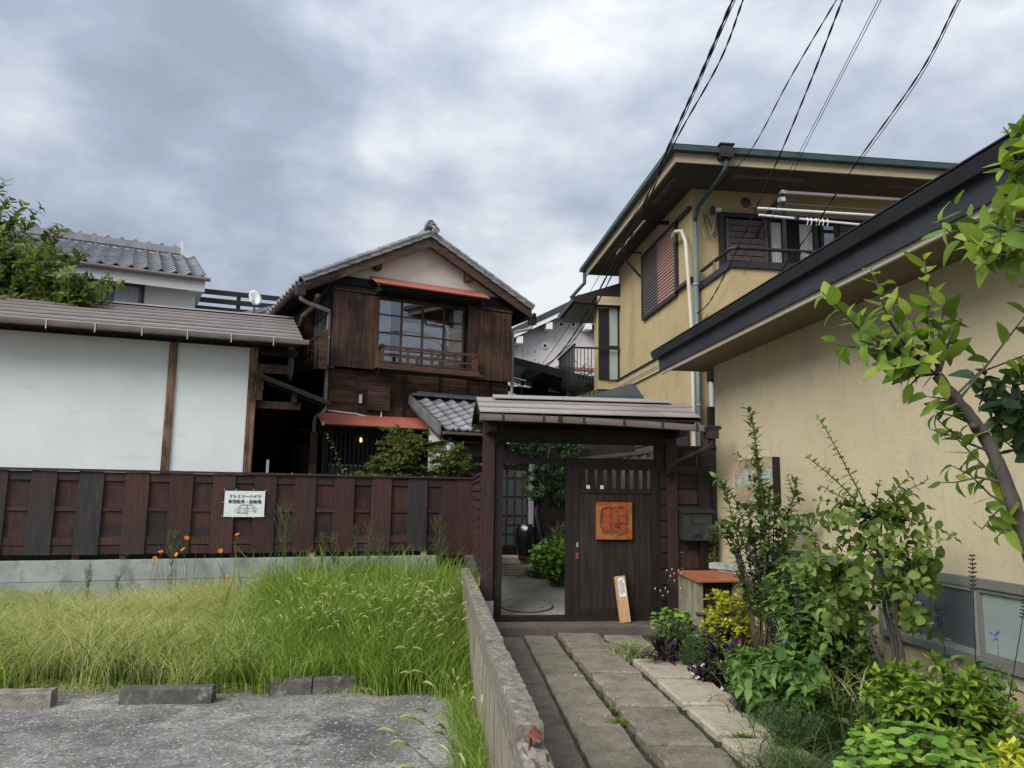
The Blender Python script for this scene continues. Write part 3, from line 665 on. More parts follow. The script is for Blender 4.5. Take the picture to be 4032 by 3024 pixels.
text('lettering', 'ファミリーハイツ', .056, 'ink', sg, front(0, -.008, .105), off=.0008)
text('lettering', '専用駐車・駐輪場', .057, 'ink', sg, front(0, -.008, .030), off=.0006)
car = [[(-.125, -.115), (-.128, -.095), (-.115, -.075), (-.085, -.062), (-.06, -.02), (-.03, -.008), (.05, -.004), (.12, -.012), (.15, -.045), (.172, -.058), (.176, -.082), (.16, -.092)],
       [(-.085, -.062), (-.045, -.062), (.02, -.068), (.03, -.018), (-.045, -.016), (-.07, -.05)], [(-.125, -.115), (-.09, -.130), (-.03, -.138), (.005, -.132)], [(-.045, -.062), (-.09, -.085), (-.10, -.095), (-.03, -.10), (.02, -.068)],
       [(.045, -.068), (.045, -.02), (.10, -.016), (.12, -.05), (.045, -.068)], [(.035, -.015), (.04, -.075), (.05, -.11), (.12, -.085)], [(-.095, -.112), (-.06, -.114), (-.06, -.122), (-.095, -.120), (-.095, -.112)], [(-.06, -.118), (.0, -.122), (.01, -.10)], [(.105, -.018), (.115, -.06), (.15, -.05)], [(.0, -.095), (.03, -.085), (.055, -.07)]]
mb = MB()
for pl_ in car:
    for p, q in zip(pl_, pl_[1:]): mb.bar((p[0], -.0085, p[1]), (q[0], -.0085, q[1]), .0014, .0028, (0, 0, 1) if abs(p[0]-q[0]) > abs(p[1]-q[1]) else (1, 0, 0))
for cx, cz, r in ((.03, -.128, .026), (.03, -.128, .012), (.138, -.098, .022), (.138, -.098, .010)):
    for k in range(14):
        a, b = k*math.pi/7, (k+1)*math.pi/7; mb.bar((cx+r*.8*math.cos(a), -.0085, cz+r*math.sin(a)), (cx+r*.8*math.cos(b), -.0085, cz+r*math.sin(b)), .0014, .0028)
mb.build('car_drawing', 'ink', sg)
for x, z in ((-.29, .20), (-.13, .205), (.12, .205), (.29, .195), (-.295, .02), (-.30, -.17), (-.16, -.19), (.13, -.19), (.285, -.17)):
    link('pin', _bx.setdefault(('pin',), mesh_of('pin', *(lambda q: (q.v, q.f))(MB().lathe([(0, .012), (.006, .010), (.007, .004), (0, 0)], n=8)), 'white_plastic')), sg, (x*.98, -.004, z), (math.pi/2, 0, 0))

# ================================================================== GATE
g = thing('roofed_gate', 'dark wooden roofed gate with mauve metal shingle roof and its sliding door half closed', 'gate', GT)
box('post', g, -.077, .062, .0, .14, .30, 2.52, 'gate_maroon'); box('footing', g, -.09, .075, -.01, .16, .0, .30, 'kerb_concrete')
box('jamb', g, .066, .175, .04, .13, .06, 2.44, 'gate_wood')
box('post', g, 2.222, 2.362, .0, .14, .06, 2.52, 'gate_maroon'); box('jamb', g, 2.10, 2.219, .04, .13, .06, 2.44, 'gate_wood')
box('lintel', g, .064, 2.219, .0, .035, 2.185, 2.36, 'gate_wood'); box('purlin', g, -.16, 2.44, .03, .12, 2.53, 2.62, 'gate_wood')
box('head_beam', g, .064, 2.098, .045, .125, 1.93, 2.015, 'gate_wood')
box('eave_beam', g, -.17, 2.44, -.44, -.37, 2.38, 2.45, 'gate_wood')
for x in (-.01, 2.29): box('bracket', g, x-.045, x+.045, -.46, .62, 2.37 if x < 1 else 2.365, 2.379, 'gate_wood'); box('bracket', g, x-.045, x+.045, -.46, -.001, 2.28, 2.362, 'gate_wood')
box('sill', g, .07, 2.219, .02, .15, .057, .115, 'gate_wood'); box('rear_beam', g, -.17, 2.44, .56, .63, 2.38, 2.45, 'gate_wood')
# roof
rf = box('roof', g, -.16, 2.43, .065, .075, 2.64, 2.70, 'gate_wood')
def lroof(side):
    y0, z0, y1, z1 = (-.56, 2.485, .07, 2.735)
    sy = 1 if side == 0 else -1; yy = lambda y: y if side == 0 else .14-y
    nrow = 3
    L_ = Vector((0, y1-y0, z1-z0)); nn = Vector((0, -(z1-z0), (y1-y0))).normalized()
    m_ = MB(); m_.v = [(-.155, yy(y0+.01), z0-.03), (2.435, yy(y0+.01), z0-.03), (2.435, yy(y1), z1-.03), (-.155, yy(y1), z1-.03)] ; m_.v += [(v[0], v[1], v[2]-.02) for v in m_.v]
    m_.f = [(0, 1, 2, 3), (7, 6, 5, 4), (0, 4, 5, 1), (1, 5, 6, 2), (2, 6, 7, 3), (3, 7, 4, 0)]
    link('sheathing', mesh_of('sheathing', m_.v, m_.f, 'dark_wood'), rf, (-rf.location[0], -rf.location[1], -rf.location[2]))
    for r_ in range(nrow):
        t0, t1 = r_/nrow, (r_+1)/nrow+.04
        xs = [-.175, -.175+(.35, .62, .22)[r_]]
        while xs[-1] < 2.0: xs.append(xs[-1]+.62)
        xs.append(2.465)
        for p, q in zip(xs, xs[1:]):
            b0 = Vector((0, y0, z0)) + L_*t0 + nn*.022; b1 = Vector((0, y0, z0)) + L_*min(t1, 1.02) + nn*.004
            dz = random.uniform(0, .003); m_ = MB()
            m_.v = [(p+.001, yy(b0.y), b0.z+dz), (q-.001, yy(b0.y), b0.z+dz), (q-.001, yy(b1.y), b1.z), (p+.001, yy(b1.y), b1.z)]
            m_.v += [(v[0], v[1], v[2]-.014) for v in m_.v]; m_.f = [(0, 1, 2, 3), (7, 6, 5, 4), (0, 4, 5, 1), (1, 5, 6, 2), (2, 6, 7, 3), (3, 7, 4, 0)]
            o = link('shingle', mesh_of('shingle', m_.v, m_.f, 'shingle_mauve'), rf, (-rf.location[0], -rf.location[1], -rf.location[2]))
lroof(0); lroof(1)
mb = MB(); mb.prism([(-.10, 2.715), (.07, 2.768), (.24, 2.715), (.24, 2.725), (.07, 2.782), (-.10, 2.725)], 0, .03, 2.27); o = mb.build('ridge_cap', 'shingle_mauve', rf); o.location = (-rf.location[0], -rf.location[1], -rf.location[2])
mb = MB()
for x in (-.178, 2.452): mb.prism([(-.57, 2.43), (-.57, 2.475), (.07, 2.725), (.71, 2.475), (.71, 2.43), (.07, 2.66)], 0, x, x+.02)
o = mb.build('barge_board', 'gate_wood', rf); o.location = (-rf.location[0], -rf.location[1], -rf.location[2])
# sagging gutter in three joined lengths
gu = MB().tube([(-.18, -.615, 2.425), (.6, -.615, 2.42), (1.2, -.615, 2.405)], .001, 4).build('gutter', 'gutter_brown', g)
def gz_(x): return 2.462 - .012*max(0, x) - .020*max(0, x-.9)**1.4
def gutter_piece(parent, x0, x1, yc, zf, w_=.085, h_=.075, mat='gutter_brown', n=8, name='trough'):
    m_ = MB(); prof = [(-w_/2, 0), (-w_/2+.004, -h_*.55), (-w_/2+.012, -h_*.95), (w_/2-.012, -h_), (w_/2, -h_*.5), (w_/2, 0), (w_/2-.005, 0), (w_/2-.015, -h_+.008), (-w_/2+.016, -h_*.9), (-w_/2+.008, -.003)]
    K = len(prof)
    for i in range(n+1):
        x = x0+(x1-x0)*i/n
        for q in prof: m_.v.append((x, yc+q[0], zf(x)+q[1]))
    for i in range(n):
        for k in range(K): a = i*K+k; b = i*K+(k+1) % K; m_.f.append((a, b, b+K, a+K))
    m_.f += [tuple(range(K)), tuple(n*K+k for k in range(K))[::-1]]
    return m_.build(name, mat, parent)
for p, q in ((-.18, 1.03), (1.035, 2.56)): gutter_piece(gu, p, q, -.625, gz_)
for x in (.08, .55, 1.02, 1.50, 1.96, 2.38): box('clip', gu, x-.012, x+.012, -.675, -.665, gz_(x)-.075, gz_(x)+.012, 'gutter_dark')
box('joint', gu, .72, .765, -.676, -.58, gz_(.74)-.082, gz_(.74)+.006, 'frame_dark')
zz = gz_(2.6); hp = box('hopper', g, 2.50, 2.635, -.70, -.56, zz-.15, zz-.02, 'gutter_dark'); 
mb = MB().box(-.085, .085, -.088, .088, .065, .085).box(-.10, .10, -.08, .08, .045, .066); mb.build('collar', 'gutter_dark', hp)
mb = MB().tube([(2.57, -.63, zz-.15), (2.57, -.63, zz-.20), (2.555, -.60, zz-.24), (2.50, -.52, zz-.28), (2.32, -.25, zz-.39), (2.25, -.10, zz-.45), (2.25, -.05, zz-.6)], .032, 10); mb.build('downpipe', 'gutter_dark', g, True)
# sliding door
dr = box('sliding_door', g, .97, 2.095, .075, .085, .12, 1.925, 'gate_wood')
ox, oy, oz = dr.location
def dbox(nm, x0, x1, y0, y1, z0, z1, mt): return box(nm, dr, x0-ox, x1-ox, y0-oy, y1-oy, z0-oz, z1-oz, mt)
# replace the core by the lower backing only
dr.data = mesh_of('sliding_door', *(lambda q: (q.v, q.f))(MB().box(-.55, .555, .0, .008, -.90, .62)), 'dark_wood')
dbox('stile', .955, 1.035, .05, .095, .118, 1.927, 'gate_wood'); dbox('stile', 1.038, 1.118, .035, .075, .118, 1.927, 'gate_wood'); dbox('stile', 2.035, 2.098, .035, .075, .118, 1.927, 'gate_wood')
dbox('bottom_rail', 1.12, 2.033, .035, .075, .118, .20, 'gate_wood'); dbox('middle_rail', 1.12, 2.033, .030, .075, 1.585, 1.635, 'gate_wood'); dbox('top_rail', 1.12, 2.033, .035, .075, 1.875, 1.927, 'gate_wood')
for k in range(12): x = 1.12+k*.0761; dbox('plank', x+.0015, x+.0746, .045+random.uniform(-.0015, .0015), .062, .201, 1.584, 'door_plank')
for k in range(8): x = 1.15+k*.112; dbox('bar', x, x+.052, .045, .070, 1.636, 1.874, 'gate_wood')
for x in (1.205, 1.318, 1.43): pass
for x in (1.232, 1.405): dbox('paper_tag', x-.022, x+.022, .028, .030, 1.638, 1.682, 'white_plastic')
dbox('latch', 1.085, 1.108, .026, .034, .93, .985, 'aluminium'); dbox('lock_plate', 1.075, 1.113, .028, .034, .79, .865, 'rusty')
# fixed side panels right of the door
fp_ = box('side_panel', g, 2.101, 2.218, .145, .16, .12, 1.93, 'dark_wood')
# museum sign on the door
ms = thing('museum_sign', 'square orange lacquered wooden sign with red carved Japanese characters hanging on the gate door', 'sign', GT, 1.552, .018, 1.252)
mb = MB(); hs = .226
mb.box(-hs, hs, -.018, .010, -hs, hs).build('board', 'sign_orange', ms)
mb = MB(); pts = []
for k in range(40):
    a = 2*math.pi*k/40; c_, s_ = math.cos(a), math.sin(a); q = (abs(c_)**5+abs(s_)**5)**(-1/5); pts.append((.173*c_*q, -.0205, .168*s_*q))
for p, q in zip(pts, pts[1:]+pts[:1]):
    if random.random() < .9: mb.bar(p, q, .004, .005, (0, -1, 0))
mb.build('carved_border', 'dark_wood', ms)
ip = []
for k in range(32):
    a = 2*math.pi*k/32; c_, s_ = math.cos(a), math.sin(a); q = (abs(c_)**5+abs(s_)**5)**(-1/5); ip.append((.165*c_*q, .160*s_*q))
MB().prism(ip, 1, -.0192, -.0181).build('inner_panel', 'sign_inner', ms)
def ch(c, x, z, s_, **k): return text('character', c, s_, 'red_ink', ms, front(x, -.0195, z), extrude=.002, off=.0010, **k)
for c, x, z, s_ in (('昭', .10, .090, .088), ('和', .105, .005, .078), ('の', .108, -.078, .07), ('し', .0, .095, .09), ('ら', .0, .0, .085), ('く', .0, 0, 0), ('博', -.095, .09, .088), ('物', -.095, .008, .080), ('館', -.095, -.078, .085)):
    if s_: ch({'し': 'く', 'ら': 'ら'}.get(c, c), x, z, s_)
ch('し', .012, -.088, .08)
# leaning plank with a small paper notice
pk = thing('leaning_plank', 'short light wooden plank with torn white paper notice leaning against the gate door', 'plank', GT, 1.655, -.085, .057)
pk.rotation_euler = (math.radians(-9), math.radians(-5.2), GT.t)
box('plank', pk, -.05, .06, -.05, .0, 0, .54, 'light_wood')
box('side_face', pk, -.062, -.0505, -.045, .02, .0, .535, 'light_wood')
mb = MB(); mb.sheet([(-.035, -.052, .295), (.048, -.052, .298), (.050, -.052, .40), (.043, -.052, .42), (.047, -.052, .48), (.035, -.052, .515), (-.01, -.052, .52), (-.035, -.052, .50)], .0015); mb.build('paper_notice', 'white_paper', pk)
for x, z0, z1 in ((-.022, .34, .49), (-.008, .31, .50), (.006, .33, .49), (.020, .35, .50), (.032, .33, .45)):
    mb = MB(); z = z1
    while z > z0: l = random.uniform(.004, .009); mb.box(x-.003, x+.003, -.0545, -.0537, z-l, z); z -= l+.0035
    mb.build('faded_writing', 'ink', pk)
# left wing of the gate: boards running back to the fence corner
wl = thing('wing_fence', 'narrow maroon side fence joining the left gate post to the board fence corner', 'fence', GT)
p1 = GT.loc(FN.w(0, 0, 0)); 
dx, dy = p1.x+.07, p1.y-.14
for k in range(11):
    t0, t1 = k/11, (k+.93)/11; q0 = Vector((-.07+dx*t0-.012, .145+dy*t0, 0)); q1 = Vector((-.07+dx*t1-.012, .145+dy*t1, 0))
    m_ = MB().bar((q0.x, q0.y, 1.20), (q1.x, q1.y, 1.20), .018, 1.16, (0, 0, 1)); m_.build('board', 'fence_maroon' if k % 3 else 'fence_panel', wl)
MB().bar((-.075, .145, 1.80), (p1.x, p1.y, 1.80), .07, .035).build('cap_rail', 'fence_maroon', wl)
for k in range(10):
    z = .70+k*.115; MB().bar((-.105, .17, z), (p1.x-.03, p1.y, z), .016, .035).build('slat', 'gate_maroon', wl)
# right wing: board fence behind and framed panel carrying the mailbox
wr = thing('wing_fence', 'dark side fence right of the gate with framed panel of horizontal boards behind the mailbox', 'fence', GT)
XR = GT.loc(LH.w(0, -.2, 0)).x
box('cap_rail', wr, 2.37, XR+.02, .10, .20, 2.175, 2.20, 'fence_maroon')
xs = [2.37, 2.50, 2.71, 2.93]
box('board', wr, 2.365, 2.50, .12, .14, 1.0, 2.172, 'fence_grey'); box('board', wr, 2.68, XR-.005, .12, .14, .9, 2.172, 'fence_grey'); box('recessed_board', wr, 2.502, 2.678, .145, .16, .9, 2.172, 'fence_panel'); box('rail', wr, 2.502, 2.678, .128, .144, 2.07, 2.172, 'fence_panel')
box('frame_rail', wr, 2.365, 2.80, .02, .075, 1.84, 1.935, 'gate_wood'); box('frame_post', wr, 2.645, 2.80, .02, .075, .06, 1.838, 'gate_wood'); 
for k in range(9): z = .10+k*.195; box('board', wr, 2.366, 2.643, .045, .065, z, z+.182, 'gate_maroon' if k % 2 else 'gate_wood')
for k in range(9): z = .10+k*.195; box('board', wr, 2.145, 2.218, -.005, .030, z, z+.182, 'gate_wood')
# mailbox
mbx = thing('mailbox', 'antique dark green riveted metal mailbox with sloping lid right of the gate', 'mailbox', GT, 2.58, .018, 1.03)
MB().prism([(0, 0), (-.17, 0), (-.17, .33), (0, .37)], 0, -.20, .165).build('body', 'mailbox_green', mbx)
mb = MB(); mb.prism([(.01, .385), (-.205, .335), (-.205, .347), (.01, .40)], 0, -.225, .195); mb.build('lid', 'mailbox_green', mbx)
for x in (-.195, -.11, .05, .135): box('strap', mbx, x-.014, x+.014, -.176, -.171, .005, .328, 'mailbox_green')
for x in (-.195, -.11, .05, .135):
    for z in (.04, .13, .22, .30): link('rivet', _bx.setdefault(('rv',), mesh_of('rivet', *(lambda q: (q.v, q.f))(MB().lathe([(0, .006), (.005, .004), (.007, 0)], n=8)), 'mailbox_green')), mbx, (x, -.176, z), (math.pi/2, 0, 0))
box('name_plate', mbx, -.085, .045, -.181, -.173, .205, .245, 'gutter_dark'); text('lettering', 'MAIL', .036, 'louvre_brown', mbx, front(-.02, -.182, .225))
box('outlet', mbx, -.07, .03, -.183, -.173, .035, .075, 'black')

# ================================================================== WHITE STORE BUILDING (left)
wb = thing('white_storehouse', 'long white plastered building with weathered timber posts and stepped taupe metal roof behind the fence', 'building', WB)
box('plaster_wall', wb, -9.6, -4.72, .0, .12, 1.3, 3.93, 'white_plaster'); box('plaster_wall', wb, -4.60, -3.53, .0, .12, 1.3, 3.93, 'white_plaster'); box('plinth_boards', wb, -9.6, -3.53, .0, .11, .2, 1.295, 'dark_wood'); box('dark_gap_strip', fe, -9.2, -.3, .13, .15, .45, .9, 'black')  # black strip and dark boards set behind the fence to darken its gap
box('post', wb, -4.715, -4.605, -.035, .12, .45, 3.86, 'aged_post'); box('post', wb, -3.525, -3.40, -.035, .12, .45, 3.95, 'aged_post')
box('wall_beam', wb, -9.6, -3.38, -.05, .12, 3.845, 4.02, 'dark_wood')
ez, rz, eb, rb = 3.93, 4.93, -.42, 2.54
m_ = MB(); m_.prism([(eb+.02, ez-.06), (rb, rz-.06), (rb+2.6, ez-.06), (rb+2.6, ez-.10), (rb, rz-.12), (eb+.02, ez-.10)], 0, -9.8, -2.78); rfw = m_.build('roof', 'dark_wood', wb)
nrow = 7; L_ = Vector((0, rb-eb, rz-ez)); nn = Vector((0, -(rz-ez), rb-eb)).normalized()
for r_ in range(nrow):
    xs = [-9.8, -9.8+.3+(r_*.61) % 1.7]
    while xs[-1]+1.8 < -3.3: xs.append(xs[-1]+1.8)
    xs.append(-2.73 - .0*r_)
    b0 = Vector((0, eb, ez)) + L_*(r_/nrow) + nn*.035; b1 = Vector((0, eb, ez)) + L_*min(1, (r_+1.05)/nrow) - nn*.002
    for p, q in zip(xs, xs[1:]):
        m_ = MB(); dz = random.uniform(0, .004)
        m_.v = [(p+.001, b0.y, b0.z+dz), (q-.001, b0.y, b0.z+dz), (q-.001, b1.y, b1.z), (p+.001, b1.y, b1.z)]; m_.v += [(v[0], v[1], v[2]-.03) for v in m_.v]; m_.f = [(0, 1, 2, 3), (7, 6, 5, 4), (0, 4, 5, 1), (1, 5, 6, 2), (2, 6, 7, 3), (3, 7, 4, 0)]
        link('roof_panel', mesh_of('roof_panel', m_.v, m_.f, 'shingle_taupe'), rfw)
MB().prism([(rb-.15, rz-.01), (rb, rz+.05), (rb+.15, rz-.01)], 0, -9.8, -2.73).build('ridge_cap', 'shingle_taupe', rfw)
m_ = MB(); m_.prism([(rb, rz), (rb+2.6, ez-.02), (rb+2.6, ez-.05), (rb, rz-.05)], 0, -9.8, -2.73); m_.build('rear_slope', 'shingle_taupe', rfw)
gw = MB().box(-9.8, -2.70, -.50, -.44, 3.86, 3.925).build('fascia', 'dark_wood', wb)
gutter_piece(wb, -9.8, -2.66, -.555, lambda x: 3.93, .11, .075, 'gutter_brown', 1, 'gutter')
for x in np.arange(-9.4, -2.7, .62): box('gutter_bracket', wb, x-.007, x+.007, -.617, -.61, 3.80, 3.945, 'aluminium')
for x in np.arange(-9.5, -2.8, .45): MB().bar((x, -.42, 3.83), (x, .5, 4.11), .05, .07).build('rafter', 'dark_wood', wb)
# right gable wall and dark annex
box('side_wall', wb, -3.52, -3.42, .125, 5.0, .45, 3.8, 'dark_wood')
MB().prism([(0.12, 3.8), (rb, 4.78), (5.0, 3.8)], 0, -3.5, -3.42).build('gable_wall', 'dark_wood', wb)
box('purlin', wb, -3.40, -2.78, .0, .10, 3.74, 3.86, 'dark_wood'); box('purlin', wb, -3.40, -2.9, .0, .10, 3.45, 3.60, 'shutter_wood')
box('end_tie', wb, -3.395, -3.30, -.03, .06, 3.0, 3.5, 'shutter_wood')
for k in range(8): box('clapboard', wb, -3.415, -3.39, .2, 4.8, .5+k*.36, .85+k*.36, 'dark_wood')
box('annex_wall', wb, -3.38, .8, 4.6, 4.7, .45, 4.6, 'dark_wood')
for k in range(8): box('clapboard', wb, -3.37, .8, 4.57, 4.595, .5+k*.36, .85+k*.36, 'clapboard')
# canopy
cn = thing('side_canopy', 'small dark sheet metal canopy sloping down from the white building corner towards the wooden house', 'canopy', WB)
c1 = WB.B(1012, 1470, -.15); c2 = WB.B(1300, 1584, -.15)
q1 = Vector((c1.x, -.15, c1.z)); q2 = Vector((c2.x, -.15, c2.z)); 
dpt = 2.6
MB().sheet([q1, q2, (q2.x, dpt, q2.z-.0), (q1.x, dpt, q1.z)], -.02).build('roof_sheet', 'frame_dark', cn)
MB().bar(q1+Vector((0, 0, -.03)), q2+Vector((0, 0, -.03)), .035, .05).build('verge_board', 'dark_wood', cn)
for y in (.05, .7, 1.4, 2.1): MB().bar((q1.x, y, q1.z-.05), (q2.x-.05, y, q2.z-.05), .05, .06).build('rafter', 'dark_wood', cn)
box('beam', cn, -3.39, q2.x-.45, .05, .14, 2.88, 3.0, 'shutter_wood'); box('strut', cn, q2.x-.60, q2.x-.52, .0, .08, 3.0, 3.16, 'shutter_wood'); box('strut', cn, -3.37, -3.29, -.04, .05, 3.16, 3.34, 'shutter_wood')
box('leaning_pipe', cn, -3.18, -3.14, -.1, -.06, .5, 2.05, 'pipe_grey')

# ================================================================== DARK WOODEN HOUSE
dh = thing('wooden_house', 'two-storey dark timber gabled house with cream gable, grey tile roof and balcony window', 'house', DH)
W_ = 3.66; DPT = 5.2
RA, RZ, SL = 1.76, 6.50, .522      # ridge position, top of board, slope
def rzt(a): return RZ - SL*abs(a-RA)
# body walls
MB().box(0, W_, .04, DPT, 3.78, 5.35).build('upper_wall', 'dark_wood', dh)
MB().box(0, W_, .04, DPT, .45, 3.775).build('lower_wall', 'dark_wood', dh)
ap = RA; zb = 5.58
MB().prism([(.12, 5.36), (W_-.05, 5.36), (W_, rzt(W_)-.10), (ap, rzt(ap)-.10), (0, rzt(0)-.10)], 1, .0, .06).build('gable_wall', 'gable_plaster', dh)
box('string_beam', dh, -.0, W_, -.045, .04, 5.36, 5.53, 'dark_wood')
# roof
eL, eR, fB = -.60, 4.02, -.28
m_ = MB(); m_.prism([(eL, rzt(eL)-.04), (RA, RZ-.04), (eR, rzt(eR)-.04), (eR, rzt(eR)-.10), (RA, RZ-.10), (eL, rzt(eL)-.10)], 1, fB+.03, DPT+.4); rfd = m_.build('roof', 'dark_wood', dh)
for sgn, e in ((-1, eL), (1, eR)):
    m_ = MB(); m_.prism([(RA, RZ+.02), (e, rzt(e)+.02), (e, rzt(e)-.19), (RA, RZ-.215)], 1, fB-.005, fB+.045); m_.build('barge_board', 'barge_wood', rfd)
    m_ = MB(); m_.prism([(RA, RZ+.045), (e, rzt(e)+.045), (e, rzt(e)+.0), (RA, RZ+.0)], 1, fB+.05, DPT+.4); m_.build('tile_bed', 'tile_dark', rfd)
    ln = math.hypot(e-RA, rzt(e)-RZ); nt_ = 12; d = Vector((e-RA, 0, rzt(e)-RZ)).normalized(); up_ = Vector((-d.z, 0, d.x)) if sgn > 0 else Vector((d.z, 0, -d.x))
    for k in range(nt_):
        s0, s1 = ln*k/nt_, ln*(k+1)/nt_; m_ = MB()
        p = Vector((RA, 0, RZ+.02)) + d*s0; q = Vector((RA, 0, RZ+.02)) + d*(s1+.02)
        m_.tube([p+up_*.045+Vector((0, fB-.01, 0)), q+up_*.060+Vector((0, fB-.01, 0))], .052, 8); m_.bar(p+up_*.0+Vector((0, fB-.035, 0)), q+up_*.015+Vector((0, fB-.035, 0)), .02, .085, up_); m_.build('verge_tile', 'tile_grey', rfd)
    # field tiles
    me_t = tile_mesh(.28, .235, 'tile_grey')
    if sgn < 0: tiled(rfd, me_t, (e-.06, fB+5.45, rzt(e)+.03), (0, -1, 0), (RA-e, 0, RZ-rzt(e)), 19, 11, .285, .235)
m_ = MB(); m_.prism([(RA-.11, RZ+.05), (RA-.10, RZ+.17), (RA-.05, RZ+.22), (RA+.05, RZ+.22), (RA+.10, RZ+.17), (RA+.11, RZ+.05)], 1, fB+.04, DPT+.3); m_.build('ridge_tiles', 'tile_grey', rfd)
# ridge-end ornament
on = MB(); OS = .82
for sx in (-1, 1):
    pts = []
    for k in range(9):
        an = math.radians(200 - k*38)*1; r = .115*(1-.075*k); pts.append((RA+sx*(.02+.055+r*math.cos(an)*.75), fB+.0, RZ+.215+r*math.sin(an)))
    on.tube(pts, [.040-.0022*k for k in range(9)], 8)
on.tube([(RA-.14, fB, RZ+.10), (RA-.12, fB-.01, RZ+.24), (RA-.05, fB, RZ+.35), (RA+.03, fB, RZ+.36), (RA+.10, fB, RZ+.26)], [.03, .04, .038, .034, .025], 8)
on.v = [(RA+(x-RA)*OS, y, RZ+.06+(z-RZ-.06)*OS) for x, y, z in on.v]
o = on.build('ridge_ornament', 'tile_grey', rfd, True)
m_ = MB().tube([(RA+.08, fB-.12, RZ+.10), (RA+.08, fB+.06, RZ+.11)], .066, 14); m_.build('round_end_tile', 'tile_grey', rfd, False)
for a_ in (.78, 2.66): MB().box(a_-.06, a_+.06, -.20, 0, rzt(a_)-.27, rzt(a_)-.12).build('purlin_end', 'barge_wood', dh)
# soffit rafters left
for k in range(9): y = -.35+k*.42; MB().bar((eL+.02, y, rzt(eL)-.13), (.0, y, rzt(0)-.13), .05, .07).build('rafter', 'dark_wood', dh)
# left gutter + downpipe
gutter_l = MB().tube([(eL-.06, fB-.02, 5.18), (eL-.06, DPT, 5.22)], .055, 10).build('gutter', 'gutter_dark', dh, True)
MB().box(eL-.13, eL+.03, fB-.03, fB+.10, 5.00, 5.17).build('hopper', 'gutter_dark', dh)
MB().tube([(eL-.05, fB+.04, 5.0), (eL-.03, fB+.04, 4.94), (eL+.10, fB+.1, 4.90), (-.10, -.16, 4.80), (-.085, -.10, 4.74), (-.085, -.10, 3.02), (-.11, -.10, 2.96), (-.24, -.12, 2.88), (-.26, -.12, 2.80), (-.26, -.12, .5)], .036, 10).build('downpipe', 'pipe_mauve', dh, True)
for z in (4.3, 3.45): MB().tube([(-.085, -.10, z), (-.085, -.10, z+.04)], .043, 10).build('pipe_collar', 'pipe_grey', dh)
MB().box(eR-.02, eR+.12, fB, fB+.12, 5.02, 5.16).build('hopper', 'gutter_dark', dh); MB().tube([(eR+.05, fB-.02, 5.20), (eR+.05, DPT, 5.22)], .055, 8).build('gutter', 'gutter_dark', dh, True)
MB().tube([(eR+.04, fB+.06, 5.02), (eR+.02, fB+.06, 4.93), (W_+.10, -.10, 4.86), (W_+.045, -.05, 4.80), (W_+.045, -.05, .5)], .033, 10).build('downpipe', 'pipe_grey', dh, True)
# shutter boxes
def shutterbox(nm, x0, x1, z0, z1, n, lab=None):
    s_ = box(nm, dh, x0, x1, -.115, -.01, z0, z1, 'dark_wood'); c = s_.location
    xs = [x0]; 
    for k in range(n): xs.append(x0+(x1-x0)*(k+1)/n + (random.uniform(-.02, .02) if k < n-1 else 0))
    for p, q in zip(xs, xs[1:]): box('plank', s_, p+.003-c[0], q-.003-c[0], -.135-c[1]+random.uniform(-.003, .003), -.117-c[1], z0-.02-c[2], z1-c[2]-.10, 'shutter_wood')
    box('top_trim', s_, x0-.03-c[0], x1+.02-c[0], -.155-c[1], .0-c[1], z1-c[2]-.075, z1-c[2]-.045, 'shutter_wood'); box('head_board', s_, x0-c[0], x1-c[0], -.13-c[1], -.116-c[1], z1-c[2]-.10, z1-c[2]+.02, 'dark_wood')
shutterbox('shutter_box', -.03, .845, 3.83, 5.30, 3); shutterbox('shutter_box', 2.68, 3.64, 3.82, 5.30, 4)
# window
wn = box('window', dh, .86, 2.66, -.02, .03, 5.18, 5.24, 'shutter_wood'); c = wn.location
def wpart(nm, x0, x1, y0, y1, z0, z1, mt): return box(nm, wn, x0-c[0], x1-c[0], y0-c[1], y1-c[1], z0-c[2], z1-c[2], mt)
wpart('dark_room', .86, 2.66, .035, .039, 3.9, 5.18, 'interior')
wpart('sill', .86, 2.66, -.03, .03, 3.90, 3.95, 'shutter_wood')
for x in (.87, 1.33, 1.755, 2.20, 2.625):
    ww = .035 if x in (1.755, 1.33, 2.20) else .03; wpart('muntin', x-ww/2, x+ww/2, -.018 if x != 1.755 else -.03, .01, 3.951, 5.179, 'shutter_wood')
for z in (4.24, 4.55, 4.90): wpart('muntin', .885, 2.61, -.008, .006, z-.012, z+.012, 'shutter_wood')
for x0, x1 in ((.885, 1.315), (1.35, 1.737), (1.773, 2.18), (2.22, 2.61)):
    for z0, z1 in ((3.951, 4.225), (4.255, 4.535), (4.565, 4.885), (4.915, 5.178)): wpart('pane', x0, x1, -.001, .001, z0, z1, 'glass_mirror')
def curtain(parent, x0, x1, y, z0, z1, mat='curtain', name='curtain', n=16, amp=.016):
    m_ = MB()
    for i in range(n+1):
        x = x0+(x1-x0)*i/n; yy = y+amp*math.sin(i*1.9)
        m_.v += [(x, yy, z0), (x, y+amp*.6*math.sin(i*1.9+.4), z1)]
    for i in range(n): m_.f.append((2*i, 2*i+2, 2*i+3, 2*i+1))
    return link(name, mesh_of(name, m_.v, m_.f, mat, True), parent)
curtain(wn, .89-c[0], 1.12-c[0], .018-c[1], 3.95-c[2], 5.17-c[2], 'cloth_white', amp=.008); curtain(wn, 2.42-c[0], 2.60-c[0], .018-c[1], 3.95-c[2], 5.17-c[2], 'cloth_white', amp=.008)
wpart('lower_screen', 1.34, 2.42, .012, .016, 3.95, 4.80, 'gable_plaster')
